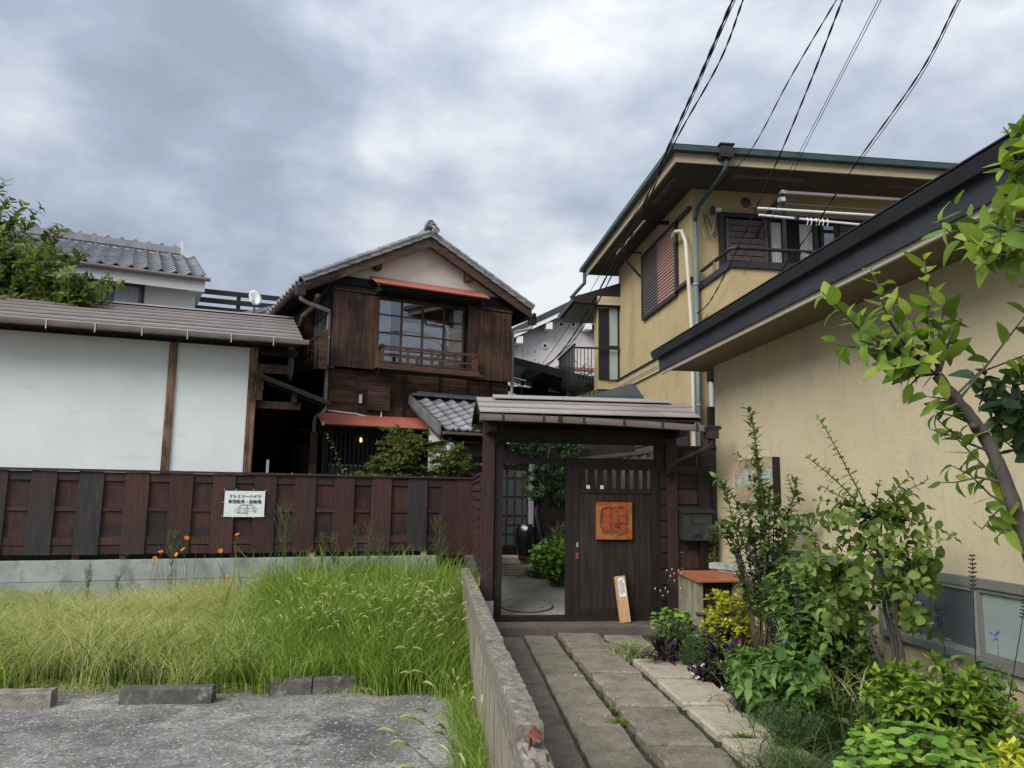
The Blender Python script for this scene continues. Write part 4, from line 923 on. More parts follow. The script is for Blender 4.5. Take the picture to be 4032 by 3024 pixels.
# balcony
bl = box('balcony', dh, .79, 2.80, -.42, -.36, 3.80, 3.90, 'railing_wood'); c = bl.location
def bp(nm, x0, x1, y0, y1, z0, z1, mt='railing_wood'): return box(nm, bl, x0-c[0], x1-c[0], y0-c[1], y1-c[1], z0-c[2], z1-c[2], mt)
bp('floor', .80, 2.79, -.355, -.12, 3.83, 3.87); bp('end_piece', .79, .83, -.355, -.137, 3.83, 4.17); bp('end_piece', 2.76, 2.80, -.355, -.137, 3.83, 4.17)
bp('handrail', .74, 2.87, -.425, -.375, 4.195, 4.235); bp('rail', .80, 2.80, -.41, -.385, 4.03, 4.06); bp('rail', .80, 2.80, -.41, -.385, 3.925, 3.945)
for x in (.85, 1.34, 1.82, 2.30, 2.74): bp('baluster', x-.025, x+.025, -.418, -.378, 3.905, 4.194)
bp('rail_end', .80, .86, -.45, -.35, 4.22, 4.25); bp('rail_end', 2.70, 2.88, -.44, -.36, 3.80, 3.84); bp('side_rail', .80, .84, -.37, -.05, 4.195, 4.235); bp('side_rail', 2.76, 2.80, -.37, -.05, 4.195, 4.235)
MB().tube([(.83, -.3, 3.8), (.80, -.05, 3.50)], .012, 6).build('brace', 'gutter_dark', dh)
# awnings
def awning(x0, x1, b0, zt_, b1, zl, xl0=0, xl1=0, nm='red_awning'):
    m_ = MB(); m_.sheet([(x0, b0, zt_), (x0+xl0, b1, zl), (x1+xl1, b1, zl), (x1, b0, zt_)], .012); o = m_.build(nm, 'red_metal', dh)
    box('edge_board', o, x0+xl0, x1+xl1, b1+.01, b1+.03, zl-.035, zl-.013, 'dark_wood'); return o
awning(.66, 2.98, -.04, 5.60, -.48, 5.375); awning(-.22, 1.80, -.02, 2.97, -.46, 2.735)
box('awning_soffit', dh, .74, 2.92, -.42, -.046, 5.30, 5.33, 'dark_wood')
for x in (.77, 2.86): box('awning_bracket', dh, x-.025, x+.025, -.42, -.046, 5.24, 5.30, 'dark_wood')
MB().tube([(-.19, -.46, 2.70), (-.19, -.46, 2.76)], .02, 6).build('insulator', 'white_plastic', dh); MB().tube([(.72, -.44, 5.33), (.72, -.44, 5.39)], .016, 6).build('insulator', 'white_plastic', dh)
# lower clapboards, battens
for k, (z0, z1) in enumerate([(2.96, 3.16), (3.165, 3.42), (3.425, 3.62), (3.625, 3.79)]):
    for x0, x1 in ((-.02, .50), (.505, 1.42), (1.425, 2.35), (2.355, 3.0), (3.005, W_)): box('clapboard', dh, x0+.002, x1-.002, .005+.004*(k % 2), .035, z0, z1-.004, 'clapboard' if x0 < 1.4 or k < 2 else 'clapboard')
for x in (.50, 1.43, 2.15, 2.75, 3.25): box('batten', dh, x-.02, x+.02, -.02, .004, 2.94, 3.79, 'shutter_wood' if x < 1 else 'dark_wood')
box('corner_post', dh, -.055, .0, -.02, .06, .45, 5.35, 'dark_wood')
box('meter_plate', dh, .56, .615, -.03, .003, 3.18, 3.34, 'pipe_pale')
vb = box('vent_box', dh, .70, 1.12, -.075, .0, 3.06, 3.53, 'dark_wood')
for k in range(4): box('plank', vb, -.215, .215, -.058, -.040, -.235+k*.118, -.235+k*.118+.112, 'clapboard')
MB().tube([(-.02, -.03, 3.01), (.3, -.05, 2.985), (.52, -.05, 2.975), (.66, -.06, 2.94), (.80, -.06, 2.91), (.95, -.06, 2.92), (.985, -.05, 2.96), (.98, -.05, 3.06)], .014, 8).build('white_conduit', 'white_plastic', dh, True)
# ground floor lattice under the awning
lw_ = box('lattice_window', dh, -.18, 1.80, -.12, -.06, 2.58, 2.74, 'dark_wood'); c = lw_.location
def lp(nm, x0, x1, y0, y1, z0, z1, mt='dark_wood'): return box(nm, lw_, x0-c[0], x1-c[0], y0-c[1], y1-c[1], z0-c[2], z1-c[2], mt)
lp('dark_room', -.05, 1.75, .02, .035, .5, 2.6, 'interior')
for k in range(22): x = -.02+k*.082; lp('bar', x, x+.028, -.10, -.07, .5, 2.575, 'gate_wood')
lp('cross_rail', .05, .95, -.065, -.05, 2.02, 2.05, 'pipe_grey'); lp('cross_rail', .96, 1.7, -.065, -.05, 2.02, 2.05, 'pipe_pale'); lp('post', .98, 1.03, -.13, -.05, .5, 2.575, 'clapboard'); lp('post', -.10, -.04, -.13, -.05, .5, 2.58, 'dark_wood')
lp('sash_glass', .05, .96, -.045, -.04, .6, 2.01, 'glass_dark_frost')
for k in range(12): x = -.15+k*.165; MB().bar((x, -.42, 2.69), (x, -.06, 2.86), .03, .04).build('awning_rafter', 'dark_wood', dh)
MB().lathe([(0, -.04), (.028, -.02), (.03, .01), (.012, .045), (0, .05)], n=10).build('bulb', 'bulb_glow', dh, True, loc=(.62, -.02, 2.50))
# left side face: balcony, planks, lattice
sd = box('side_balcony', dh, -.36, -.32, -.30, 1.25, 3.70, 3.80, 'clapboard'); c = sd.location
def sp_(nm, x0, x1, y0, y1, z0, z1, mt='clapboard'): return box(nm, sd, x0-c[0], x1-c[0], y0-c[1], y1-c[1], z0-c[2], z1-c[2], mt)
sp_('handrail', -.365, -.315, -.32, 1.27, 4.24, 4.28); sp_('rail', -.35, -.33, -.3, 1.25, 4.02, 4.05); sp_('rail', -.35, -.33, -.3, 1.25, 3.86, 3.88); sp_('floor', -.32, .0, -.30, 1.25, 3.74, 3.78)
for y in (-.28, .0, .31, .62, .93, 1.22): sp_('baluster', -.362, -.318, y-.018, y+.018, 3.80, 4.24)
sp_('shutter', -.30, -.14, -.36, -.31, 3.70, 4.42, 'clapboard')
box('side_shutter_box', dh, -.22, -.005, 1.30, 2.1, 3.65, 5.1, 'clapboard')
sd2 = box('side_balcony', dh, -.36, -.32, 2.12, 3.4, 3.70, 3.80, 'clapboard')
for k in range(5): box('baluster', sd2, -.02, .02, -.6+k*.29, -.565+k*.29, .05, .5, 'clapboard')
box('handrail', sd2, -.025, .025, -.64, .64, .5, .54, 'clapboard')
sw = box('side_window', dh, -.03, -.005, -.0, 1.25, 3.85, 5.15, 'dark_wood')
for k in range(4):
    for j in range(4): box('pane', sw, -.022, -.018, -.60+k*.31, -.60+k*.31+.28, -.60+j*.31, -.60+j*.31+.28, 'glass_dark_frost')
MB().tube([(-.35, -.30, 5.02), (-.30, .1, 4.92), (-.42, .5, 4.80), (-.40, .8, 4.55)], [.05, .055, .05, .06], 8).build('curved_brace', 'light_wood' if False else 'barge_wood', dh, True)
for k in range(5):
    for j in range(4): box('side_panel', dh, -.025, -.003, .05+k*.42, .05+k*.42+.38, 2.95+j*.20, 2.95+j*.20+.185, 'clapboard')
for k in range(6): box('side_batten', dh, -.04, -.026, .02+k*.42, .05+k*.42, 2.95, 3.68, 'dark_wood')
MB().prism([(0, 2.62), (.0, 2.66), (1.6, 2.42), (1.6, 2.38)], 0, -.5, -.03).build('side_awning', 'dark_wood', dh)
for k in range(5): box('side_panel', dh, -.06, -.03, .12+k*.22, .12+k*.22+.19, 2.62, 2.80, 'clapboard')
sl_ = box('side_lattice', dh, -.32, -.06, -.02, 1.5, .5, .6, 'dark_wood')
for k in range(18): box('bar', sl_, -.12, -.09, -.72+k*.082, -.69+k*.082, .05, 1.85, 'gate_maroon')
box('backing', sl_, -.08, -.07, -.75, .75, .05, 1.85, 'black'); box('pillar', dh, -.33, -.20, -.18, -.03, .45, 2.60, 'clapboard')
# entrance lean-to with tiled roof
en = box('entrance_wall', dh, 2.0, 2.12, -1.05, -.06, 2.45, 2.60, 'dark_wood')
e0 = -1.55; zE, zT = 2.66, 3.36; xa, xb = 1.56, 3.5
m_ = MB(); m_.sheet([(xa, e0, zE-.05), (xb, e0, zE-.05), (xb, 0, zT-.05), (xa, 0, zT-.05)], .03); er = m_.build('entrance_roof', 'dark_wood', dh)
me_e = tile_mesh(.26, .20, 'tile_grey', amp=.034)
tiled(er, me_e, (xa+.04, e0-.05, zE-.02), (1, 0, 0), (0, -e0, zT-zE), 7, 8, .265, .205)
m_ = MB(); m_.prism([(e0-.02, zE-.12), (e0-.02, zE+.06), (0, zT+.06), (0, zT-.12)], 0, xa-.04, xa+.0); m_.build('verge', 'tile_dark', er)
m_ = MB(); m_.prism([(e0+.02, zE-.20), (e0+.02, zE-.04), (0, zT-.04), (0, zT-.20)], 0, xa+.001, xa+.05); m_.build('barge_board', 'barge_wood', er)
for k in range(5): box('flashing_tile', er, xa+.0+k*.42, xa+.415+k*.42, -.12, .0, zT+.03, zT+.075, 'tile_dark'); box('flashing_tile', er, xa-.0+k*.42+.1, xa+.515+k*.42, -.09, .0, zT+.077, zT+.115, 'tile_dark')
for k in range(7): MB().lathe([(0, .05), (.03, .045), (.045, .02), (.045, -.03)], n=12).build('round_end_tile', 'tile_grey', er, True, loc=(xa+.04+.265*(k+.88), e0-.06, zE+.005), rot=(math.pi/2+.3, 0, 0))
gutter_piece(er, xa+.02, xb, e0-.09, lambda x: zE-.055, .08, .05, 'gutter_brown', 1, 'gutter')
box('soffit', er, xa+.06, xb, e0+.05, -.05, 2.44, 2.46, 'soffit_brown')
MB().prism([(e0+.25, 2.05), (e0+.25, 2.45), (-.9, 2.6), (-.45, 2.75), (-.45, 1.95)], 0, xa+.22, xa+.27).build('plaster_cheek', 'far_plaster', dh)
box('frieze', dh, xa+.28, xb, -1.30, -1.26, 2.22, 2.44, 'soffit_brown')
# globe lamp
gl_ = thing('globe_lamp', 'white glass globe lamp under the tiled entrance roof', 'lamp', DH, 1.78, -1.50, 2.33)
MB().lathe([(0, -.10), (.05, -.087), (.087, -.05), (.10, 0), (.087, .05), (.05, .087), (.035, .10)], n=20).build('globe', 'globe_glass', gl_, True); MB().tube([(0, 0, .10), (0, .02, .17), (0, .12, .19)], .022, 8).build('bracket', 'frame_dark', gl_, True)
# sliding lattice door
ld = box('entrance_door', dh, 2.62, 3.42, -1.30, -1.27, .52, .66, 'door_plank'); c = ld.location
def le(nm, x0, x1, y0, y1, z0, z1, mt): return box(nm, ld, x0-c[0], x1-c[0], y0-c[1], y1-c[1], z0-c[2], z1-c[2], mt)
le('glass', 2.63, 3.41, -1.285, -1.28, .66, 2.1, 'glass_dark_frost')
for x in (2.64, 2.80, 2.98, 3.14, 3.30, 3.40): le('stile', x-.012, x+.012, -1.30, -1.287, .66, 2.02, 'clapboard')
for z in (.86, 1.02, 1.18, 1.52, 1.86): le('cross_bar', 2.63, 3.41, -1.298, -1.29, z-.010, z+.010, 'clapboard')
le('head', 2.58, 3.45, -1.31, -1.27, 2.02, 2.10, 'dark_wood'); box('porch_wall', dh, 2.08, 2.60, -1.30, -1.26, .45, 2.22, 'dark_wood'); box('porch_wall', dh, 3.46, 5.2, -1.30, -1.26, .45, 2.44, 'dark_wood'); box('porch_wall', dh, 2.6, 3.46, -1.30, -1.26, 2.105, 2.22, 'dark_wood')
box('porch_wall', dh, 1.9, 1.95, -1.26, 0, .45, 2.2, 'dark_wood'); MB().box(3.40, 3.47, -1.42, -1.36, .45, 2.3).build('porch_post', 'pipe_grey', dh)
for k in range(5): box('fence_bar', dh, 2.12+k*.09, 2.14+k*.09, -1.33, -1.305, .5, 1.9, 'shutter_wood')

# ================================================================== YELLOW TWO-STOREY HOUSE
yh = thing('ochre_house', 'two-storey ochre stucco house with teal gutters, louvred shutters and corner balcony', 'house', YH)
YD = 4.38; YW = 8.0; ZE = 6.42
MB().box(0, YW, 0, YD, 3.93, 6.45).build('upper_wall', 'ochre_stucco', yh); MB().box(-.0, YW, 0, YD+.2, -.2, 3.70).build('lower_wall', 'ochre_stucco', yh)
MB().box(-.035, YW, -.03, YD+.2, 3.705, 3.925).build('belt_course', 'fascia_tan', yh); box('belt_flashing', yh, -.07, .0, -.0, YD+.1, 3.927, 3.945, 'frame_dark')
for z in (3.76, 3.80): box('belt_groove', yh, -.039, -.0355, 0, YD+.2, z, z+.008, 'louvre_brown')
# eaves
rfy = MB().box(-.56, YW, -.96, YD+.55, 6.34, 6.36).build('roof', 'soffit_brown', yh)
MB().prism([(-.60, 6.30), (-.57, 6.30), (-.57, 6.46), (-.60, 6.46)], 1, -1.0, YD+.6).build('fascia', 'fascia_tan', rfy); MB().prism([(-1.0, 6.30), (-.97, 6.30), (-.97, 6.46), (-1.0, 6.46)], 0, -.568, YW).build('fascia', 'fascia_tan', rfy)
MB().v
m_ = MB(); zt2 = 6.55; m_.v = [(-.66, -1.06, zt2), (YW, -1.06, zt2), (YW, YD+.66, zt2), (-.66, YD+.66, zt2), (3.2, 2.2, 7.35), (YW, 2.2, 7.35), (-.66, -1.06, 6.475), (YW, -1.06, 6.475), (YW, YD+.66, 6.475), (-.66, YD+.66, 6.475)]
m_.f = [(0, 1, 5, 4), (0, 4, 3), (3, 4, 5, 2), (0, 6, 7, 1), (0, 3, 9, 6), (3, 2, 8, 9), (6, 9, 8, 7), (1, 7, 8, 2, 5)]; m_.build('roof_slopes', 'frame_dark', rfy)
gy = MB().box(-.70, YW, -1.10, -1.002, 6.44, 6.515).build('gutter', 'gutter_teal', yh); box('lip', gy, -4.34, 4.34, -.056, -.0492, .010, .030, 'gutter_dark')
gy2 = MB().box(-.70, -.602, -.998, YD+.72, 6.44, 6.515).build('gutter', 'gutter_teal', yh)
for x, y, w1, d1 in ((1.2, -.62, .62, .04),): pass
def eave_vent(x0, x1, y0, y1):
    m_ = MB(); t_ = .012
    m_.box(x0, x1, y0, y0+t_, 6.326, 6.338).box(x0, x1, y1-t_, y1, 6.326, 6.338).box(x0, x0+t_, y0+t_, y1-t_, 6.326, 6.338).box(x1-t_, x1, y0+t_, y1-t_, 6.326, 6.338)
    if x1-x0 > y1-y0: m_.box((x0+x1)/2-.02, (x0+x1)/2+.02, y0+t_, y1-t_, 6.326, 6.338)
    else: m_.box(x0+t_, x1-t_, (y0+y1)/2-.02, (y0+y1)/2+.02, 6.326, 6.338)
    m_.build('eave_vent', 'pipe_mauve', yh)
eave_vent(.42, 1.55, -.62, -.55); eave_vent(2.95, 4.0, -.62, -.55); eave_vent(-.42, -.36, -.35, .65); eave_vent(-.42, -.36, 2.45, 3.1)
# hopper + corner downpipe, pale conduit
hp = box('hopper', yh, .02, .20, -1.16, -1.0, 6.36, 6.55, 'gutter_dark')
MB().box(-.11, .11, -.10, .09, .08, .10).box(-.05, .05, -.088, -.082, -.05, .05).build('collar', 'gutter_dark', hp)
MB().tube([(.12, -1.08, 6.36), (.12, -1.08, 6.24), (.10, -.98, 6.16), (.03, -.22, 5.98), (.01, -.13, 5.86), (.0, -.12, 5.75)], .034, 12).build('downpipe', 'gutter_teal', yh, True); MB().tube([(.0, -.12, 5.75), (.0, -.12, .0)], .038, 12).build('downpipe', 'pipe_teal', yh, True)
MB().tube([(-.02, .75, 5.62), (-.12, .55, 5.74), (-.16, .3, 5.74), (-.15, .05, 5.66), (-.13, -.06, 5.45), (-.11, -.10, 4.8), (-.08, -.12, 4.0), (-.075, -.12, 2.0), (-.07, -.12, .4)], .030, 10).build('pale_conduit', 'pipe_pale', yh, True)
for z in (4.75, 3.62, 2.9): MB().tube([(0, -.12, z), (0, -.12, z+.03)], .05, 10).build('pipe_clip', 'pipe_grey', yh)
MB().tube([(.22, -.08, 3.28), (.22, -.08, .2)], .036, 10).build('downpipe', 'pipe_grey', yh, True); MB().box(.17, .42, -.16, -.02, 3.30, 3.42).build('hopper', 'black', yh)
MB().lathe([(0, .03), (.07, .028), (.085, .0)], n=20).build('wall_vent', 'louvre_brown', yh, True, loc=(.885, -.002, 6.165), rot=(math.pi/2, 0, 0))
# front window behind balcony
fw = box('window', yh, .42, 3.0, -.06, .0, 5.90, 5.97, 'frame_dark'); c = fw.location
def yp(nm, x0, x1, y0, y1, z0, z1, mt): return box(nm, fw, x0-c[0], x1-c[0], y0-c[1], y1-c[1], z0-c[2], z1-c[2], mt)
yp('frame_side', .42, .50, -.06, .0, 4.6, 5.899, 'frame_dark'); yp('shutter_frame', .53, .58, -.05, -.02, 4.6, 5.88, 'louvre_brown'); yp('shutter_frame', 1.16, 1.21, -.05, -.02, 4.6, 5.88, 'louvre_brown')
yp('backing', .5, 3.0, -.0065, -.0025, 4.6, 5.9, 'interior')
for k in range(12): z = 4.70+k*.098; o = yp('louvre', .585, 1.155, -.045, -.030, z, z+.082, 'louvre_brown'); o.rotation_euler = (.22, 0, 0)
yp('frame_post', 1.22, 1.26, -.05, -.01, 4.6, 5.88, 'frame_dark'); yp('sash', 1.98, 2.05, -.045, -.01, 4.6, 5.88, 'frame_dark'); yp('sash', 2.10, 2.15, -.045, -.01, 4.6, 5.88, 'frame_dark'); yp('sash', 2.33, 2.40, -.045, -.01, 4.6, 5.88, 'frame_dark')
yp('pane', 2.151, 2.329, -.03, -.025, 4.6, 5.85, 'glass_mirror')
for k in range(12): z = 4.70+k*.098; o = yp('louvre', 2.42, 3.0, -.045, -.030, z, z+.082, 'louvre_brown'); o.rotation_euler = (.22, 0, 0)
curtain(fw, 1.27-c[0], 1.45-c[0], -.012-c[1], 4.6-c[2], 5.86-c[2], amp=.008, n=10); curtain(fw, 1.76-c[0], 1.97-c[0], -.012-c[1], 4.6-c[2], 5.86-c[2], amp=.008, n=10)
# balcony
by0 = -1.22
bc = MB().box(.10, YW, by0, -.0, 3.60, 4.70).build('balcony', 'ochre_stucco', yh)
m_ = MB().box(.06, YW, by0-.04, by0+.06, 4.702, 4.80).box(.06, .16, by0+.061, -.0, 4.702, 4.80); m_.build('parapet_cap', 'frame_dark', bc)
MB().box(.05, .30, by0-.05, by0+.07, 4.80, 4.806).build('cap_corner', 'louvre_brown', bc)
m_ = MB().tube([(.11, -.05, 4.99), (.11, by0+.05, 4.99), (.16, by0, 4.99), (YW, by0, 4.99)], .028, 8); m_.build('handrail', 'frame_dark', bc)
for x, y in ((.11, -.10), (.11, -.62)): MB().sheet([(x, y, 4.80), (x, y+.09, 4.80), (x, y+.03, 4.97), (x, y-.02, 4.97)], .02).build('rail_support', 'frame_grey', bc)
for x in (1.15, 2.5): MB().box(x-.03, x+.03, by0-.02, by0+.02, 4.801, 4.97).build('rail_support', 'frame_grey', bc)
# laundry pole frame: poles on brackets
lf = thing('laundry_poles', 'white laundry poles with pegs and a small white cloth outside the upper balcony window', 'laundry rack', YH)
for x in (.90, 2.92):
    MB().bar((x, by0+.02, 4.8), (x, by0+.02, 5.72), .04, .04, (0, 1, 0)).build('upright', 'frame_dark', lf); MB().bar((x, by0+.25, 5.62), (x, by0-.38, 5.34), .035, .06).build('arm', 'frame_dark', lf)
MB().tube([(.38, by0-.30, 5.37), (3.1, by0-.30, 5.27)], .017, 8).build('pole', 'white_plastic', lf); MB().tube([(.46, by0-.02, 5.58), (3.7, by0-.02, 5.58)], .019, 8).build('pole', 'white_plastic', lf)
MB().tube([(.46, by0-.02, 5.58), (.40, by0-.02, 5.58)], .02, 8).build('pole_cap', 'frame_dark', lf); MB().tube([(.9, by0+.05, 5.70), (4.0, by0+.05, 5.68)], .008, 6).build('thin_rod', 'louvre_brown', lf)
for k in range(6): x = 1.08+.055*k+random.uniform(-.01, .01); MB().tube([(x, by0-.30, 5.37), (x+.005, by0-.325, 5.33), (x, by0-.30, 5.27)], .007, 5).build('peg', 'white_plastic', lf)
for x in (2.62, 2.68, 2.72): MB().tube([(x, by0-.32, 5.31), (x-.01, by0-.34, 5.23), (x, by0-.32, 5.15)], .010, 5).build('peg', 'aluminium', lf)
curtain(lf, 2.64, 2.80, by0-.30, 4.9, 5.32, 'cloth_white', 'cloth', 8, .02); curtain(lf, 2.80, 2.87, by0-.04, 5.40, 5.62, 'cloth_white', 'cloth', 5, .015)
box('clip_box', lf, .82, .90, by0-.05, by0+.03, 5.70, 5.76, 'aluminium'); box('clip_box', lf, 2.9, 2.94, by0-.06, by0+.03, 5.70, 5.82, 'aluminium')
ar = thing('awning_arm', 'retracted fabric awning bar on two dark arms above the ochre house balcony window', 'awning', YH)
box('front_bar', ar, 1.15, 3.05, -.80, -.74, 6.02, 6.06, 'pipe_mauve'); box('end_cap', ar, 1.08, 1.149, -.81, -.73, 6.015, 6.065, 'aluminium')
for x in (1.12, 2.95): MB().bar((x, -.76, 6.02), (x-.10, -.35, 5.78), .05, .04).build('arm', 'frame_dark', ar); MB().bar((x-.10, -.35, 5.80), (x-.10, -.0, 5.55), .04, .04).build('arm', 'frame_dark', ar)
# side louvred window
swn = box('side_window', yh, -.06, .0, .67, 2.57, 4.80, 4.86, 'frame_dark'); c = swn.location
def sy(nm, x0, x1, y0, y1, z0, z1, mt): return box(nm, swn, x0-c[0], x1-c[0], y0-c[1], y1-c[1], z0-c[2], z1-c[2], mt)
sy('frame_top', -.06, .0, -.0, 2.57, 6.0, 6.05, 'frame_dark'); sy('frame_side', -.06, 0, .64, .70, 4.86, 6.0, 'frame_dark'); sy('frame_side', -.06, 0, 2.52, 2.57, 4.86, 6.0, 'frame_dark'); sy('frame_side', -.055, -.01, 1.60, 1.65, 4.86, 6.0, 'louvre_brown')
sy('sill_rail', -.07, -.0, -.05, .66, 4.85, 4.90, 'frame_dark'); sy('backing', -.01, -.003, .70, 2.52, 4.86, 6.0, 'frame_dark')
for k in range(20):
    z = 4.872+k*.0565
    o = sy('louvre', -.045, -.030, .705, 1.60, z, z+.046, 'louvre_red'); o.rotation_euler = (0, .28, 0); o = sy('louvre', -.045, -.030, 1.65, 2.52, z, z+.046, 'louvre_brown'); o.rotation_euler = (0, .28, 0)
for y in (1.05, 2.65): MB().bar((-.02, y, 5.65 if y > 2 else 6.18), (-.46, y, 6.12), .03, .035).build('awning_stay', 'frame_dark', yh); MB().bar((-.02, y, 6.14), (-.46, y, 6.14), .03, .03).build('awning_stay', 'frame_dark', yh)
MB().bar((-.47, .95, 6.13), (-.47, 2.75, 6.13), .03, .03).build('awning_bar', 'pipe_mauve', yh)
# rear wing with tall glass, lower roof
wg = MB().box(-.46, 2, YD+.02, YD+.32, 3.75, 5.55).build('rear_wing', 'ochre_stucco', yh)
MB().box(-.44, -.02, YD-.02, YD+.018, 3.95, 5.45).build('glass_door_recess', 'black', wg)
MB().box(-.22, -.04, YD-.035, YD-.022, 3.95, 5.45).build('pane', 'glass_pale_frost', wg)
for x in (-.245, -.03): MB().box(x-.015, x+.015, YD-.05, YD-.02, 3.93, 5.47).build('window_frame', 'frame_dark', wg)
MB().box(-.225, -.03, YD-.055, YD-.03, 4.62, 4.66).build('window_frame', 'frame_dark', wg)
m_ = MB(); m_.v = [(-1.15, YD-.55, 5.62), (.0, YD-.55, 5.62), (.0, YD+2.7, 5.62), (-1.15, YD+2.7, 5.62), (-.3, YD+.2, 5.95), (.0, YD+.2, 5.98)]
m_ = MB().box(-.96, .0, YD-.10, YD+1.6, 5.50, 5.53).box(-1.02, -.92, YD-.14, YD+1.6, 5.55, 5.64).box(-.918, .0, YD-.14, YD-.11, 5.53, 5.70); m_.build('wing_eave', 'frame_dark', wg)
MB().prism([(-1.02, 5.65), (.0, 5.72), (.0, 6.0)], 1, YD-.12, YD+1.6).build('wing_roof', 'frame_dark', wg)
MB().box(-.50, .0, YD-.17, YD-.141, 5.50, 5.68).build('wing_fascia', 'fascia_tan', wg)
MB().tube([(-.62, YD+.55, 6.42), (-.62, YD+.55, 6.15), (-.75, YD+.4, 6.0), (-1.0, YD+.1, 5.7)], .04, 8).build('downpipe', 'gutter_teal', wg, True)
# curved-bar railing
rl = thing('window_railing', 'dark metal window railing with curved basket bars on the rear wing of the ochre house', 'railing', YH)
for k in range(12):
    y = YD-.10+k*.15 - 0
    MB().tube([(-.98, y, 4.62), (-.98, y, 4.05), (-.95, y, 3.94), (-.88, y, 3.88), (-.64, y, 3.86)], .014, 6).build('bar', 'frame_dark', rl)
for k in range(5): x = -.92+k*.075; MB().tube([(x, YD-.12, 4.60), (x, YD-.12, 3.88)], .009, 5).build('bar', 'frame_dark', rl)
MB().bar((-.98, YD-.14, 4.64), (-.98, YD+1.7, 4.64), .05, .04).build('handrail', 'frame_dark', rl); MB().bar((-1.0, YD-.12, 4.58), (-.02, YD-.12, 4.58), .03, .035).build('handrail', 'frame_dark', rl)
# small bay roof low on the left side
by = thing('bay_roof', 'small dark hipped roof with teal gutter on the left side of the ochre house', 'roof', YH)
p0 = YH.A(2475, 1540, -.35); m_ = MB()
y0_, y1_ = 3.0, 5.1
m_.v = [(-.95, y0_, 3.42), (0, y0_-.25, 3.42), (0, y1_, 3.42), (-1.05, y1_, 3.42), (-.3, y0_+.55, 3.66), (0, y0_+.3, 3.74), (0, y1_-.5, 3.74), (-.3, y1_-.6, 3.66)]
m_.f = [(0, 1, 5, 4), (0, 4, 7, 3), (3, 7, 6, 2), (4, 5, 6, 7), (0, 3, 2, 1)]; m_.build('roof_slopes', 'far_roof', by)
MB().bar((-1.08, y0_-.05, 3.38), (.0, y0_-.30, 3.38), .06, .07).build('gutter', 'gutter_teal', by); MB().bar((-1.08, y0_-.05, 3.38), (-1.08, y1_, 3.38), .06, .07).build('gutter', 'gutter_teal', by)
MB().prism([(y0_-.15, 3.22), (y0_-.15, 3.34), (y1_, 3.34), (y1_, 3.22)], 0, -.95, -.02).build('bay_wall_top', 'fascia_tan', by); MB().box(-.85, -.02, y0_, y1_, .4, 3.2).build('bay_wall', 'dark_wood', by)
hd = box('window_hood', yh, -.14, .0, .55, 2.1, 2.73, 2.80, 'frame_dark'); box('dark_window', yh, -.05, -.002, .25, 3.6, .9, 2.66, 'frame_dark')
for k in range(9): box('louvre', yh, -.07, -.052, 1.9, 3.5, 1.3+k*.145, 1.42+k*.145, 'louvre_brown')
iw = thing('garden_fence', 'weathered grey-brown picket fence seen behind the gate door top', 'fence', YH)
for k in range(15): box('picket', iw, -1.85+k*.15, -1.85+k*.15+.085, -.47+.05*k, -.45+.05*k, .3, 2.03+.018*k, 'picket_grey')
MB().bar((-1.88, -.47, 2.06), (.3, .25, 2.34), .09, .04).build('cap', 'picket_grey', iw)
box('antenna_cable_box', yh, .30, .36, -.05, 0, 5.93, 6.06, 'louvre_brown'); box('insulator', yh, .36, .44, -.12, -.06, 5.96, 6.01, 'white_plastic')
for dx, zz in ((.0, 5.55), (.08, 5.50), (.16, 5.53)): MB().tube([(.14+dx*.5, -.03, 5.92), (.12+dx, -.05, 5.75), (.18+dx, -.06, zz), (.30+dx*.5, -.06, 5.62), (.38, -.08, 5.95)], .006, 5).build('drop_wire', 'cable' if dx else 'pipe_pale', yh, True)

# ================================================================== LOW TAN HOUSE (right)
lh = thing('tan_house', 'single-storey tan stucco house wall with broad dark fascia and low windows along the flower bed', 'house', LH)
MB().box(.0, 6.0, -12, .0, -.3, 3.4).build('wall', 'tan_stucco', lh)
ez_ = 3.48
rfl = MB().box(-.58, 6, -12, .42, 3.245, 3.265).build('roof', 'soffit_shade_tan', lh)
MB().prism([(-.60, 3.235), (-.5755, 3.235), (-.5755, 3.40), (-.60, 3.42)], 1, -12, .44).build('fascia', 'fascia_dark', rfl)
MB().box(-.572, -.545, -12, .44, 3.19, 3.244).build('trim_board', 'soffit_cream', rfl)
MB().prism([(-.66, 3.40), (-.60, 3.40), (-.60, 3.49), (-.68, 3.49), (-.70, 3.475)], 1, -12, .50).build('gutter_trim', 'fascia_dark', rfl)
MB().prism([(-.70, 3.49), (-.70, 3.50), (6, 4.5), (6, 4.4)], 1, -12, .50).build('roof_slope', 'frame_dark', rfl)
MB().prism([(-.60, 3.245), (-.60, 3.42), (6, 4.3), (6, 3.245)], 1, .42, .45).build('end_board', 'soffit_cream', rfl)
box('corner_downpipe', lh, -.06, .03, .03, .13, 1.5, 2.72, 'black')
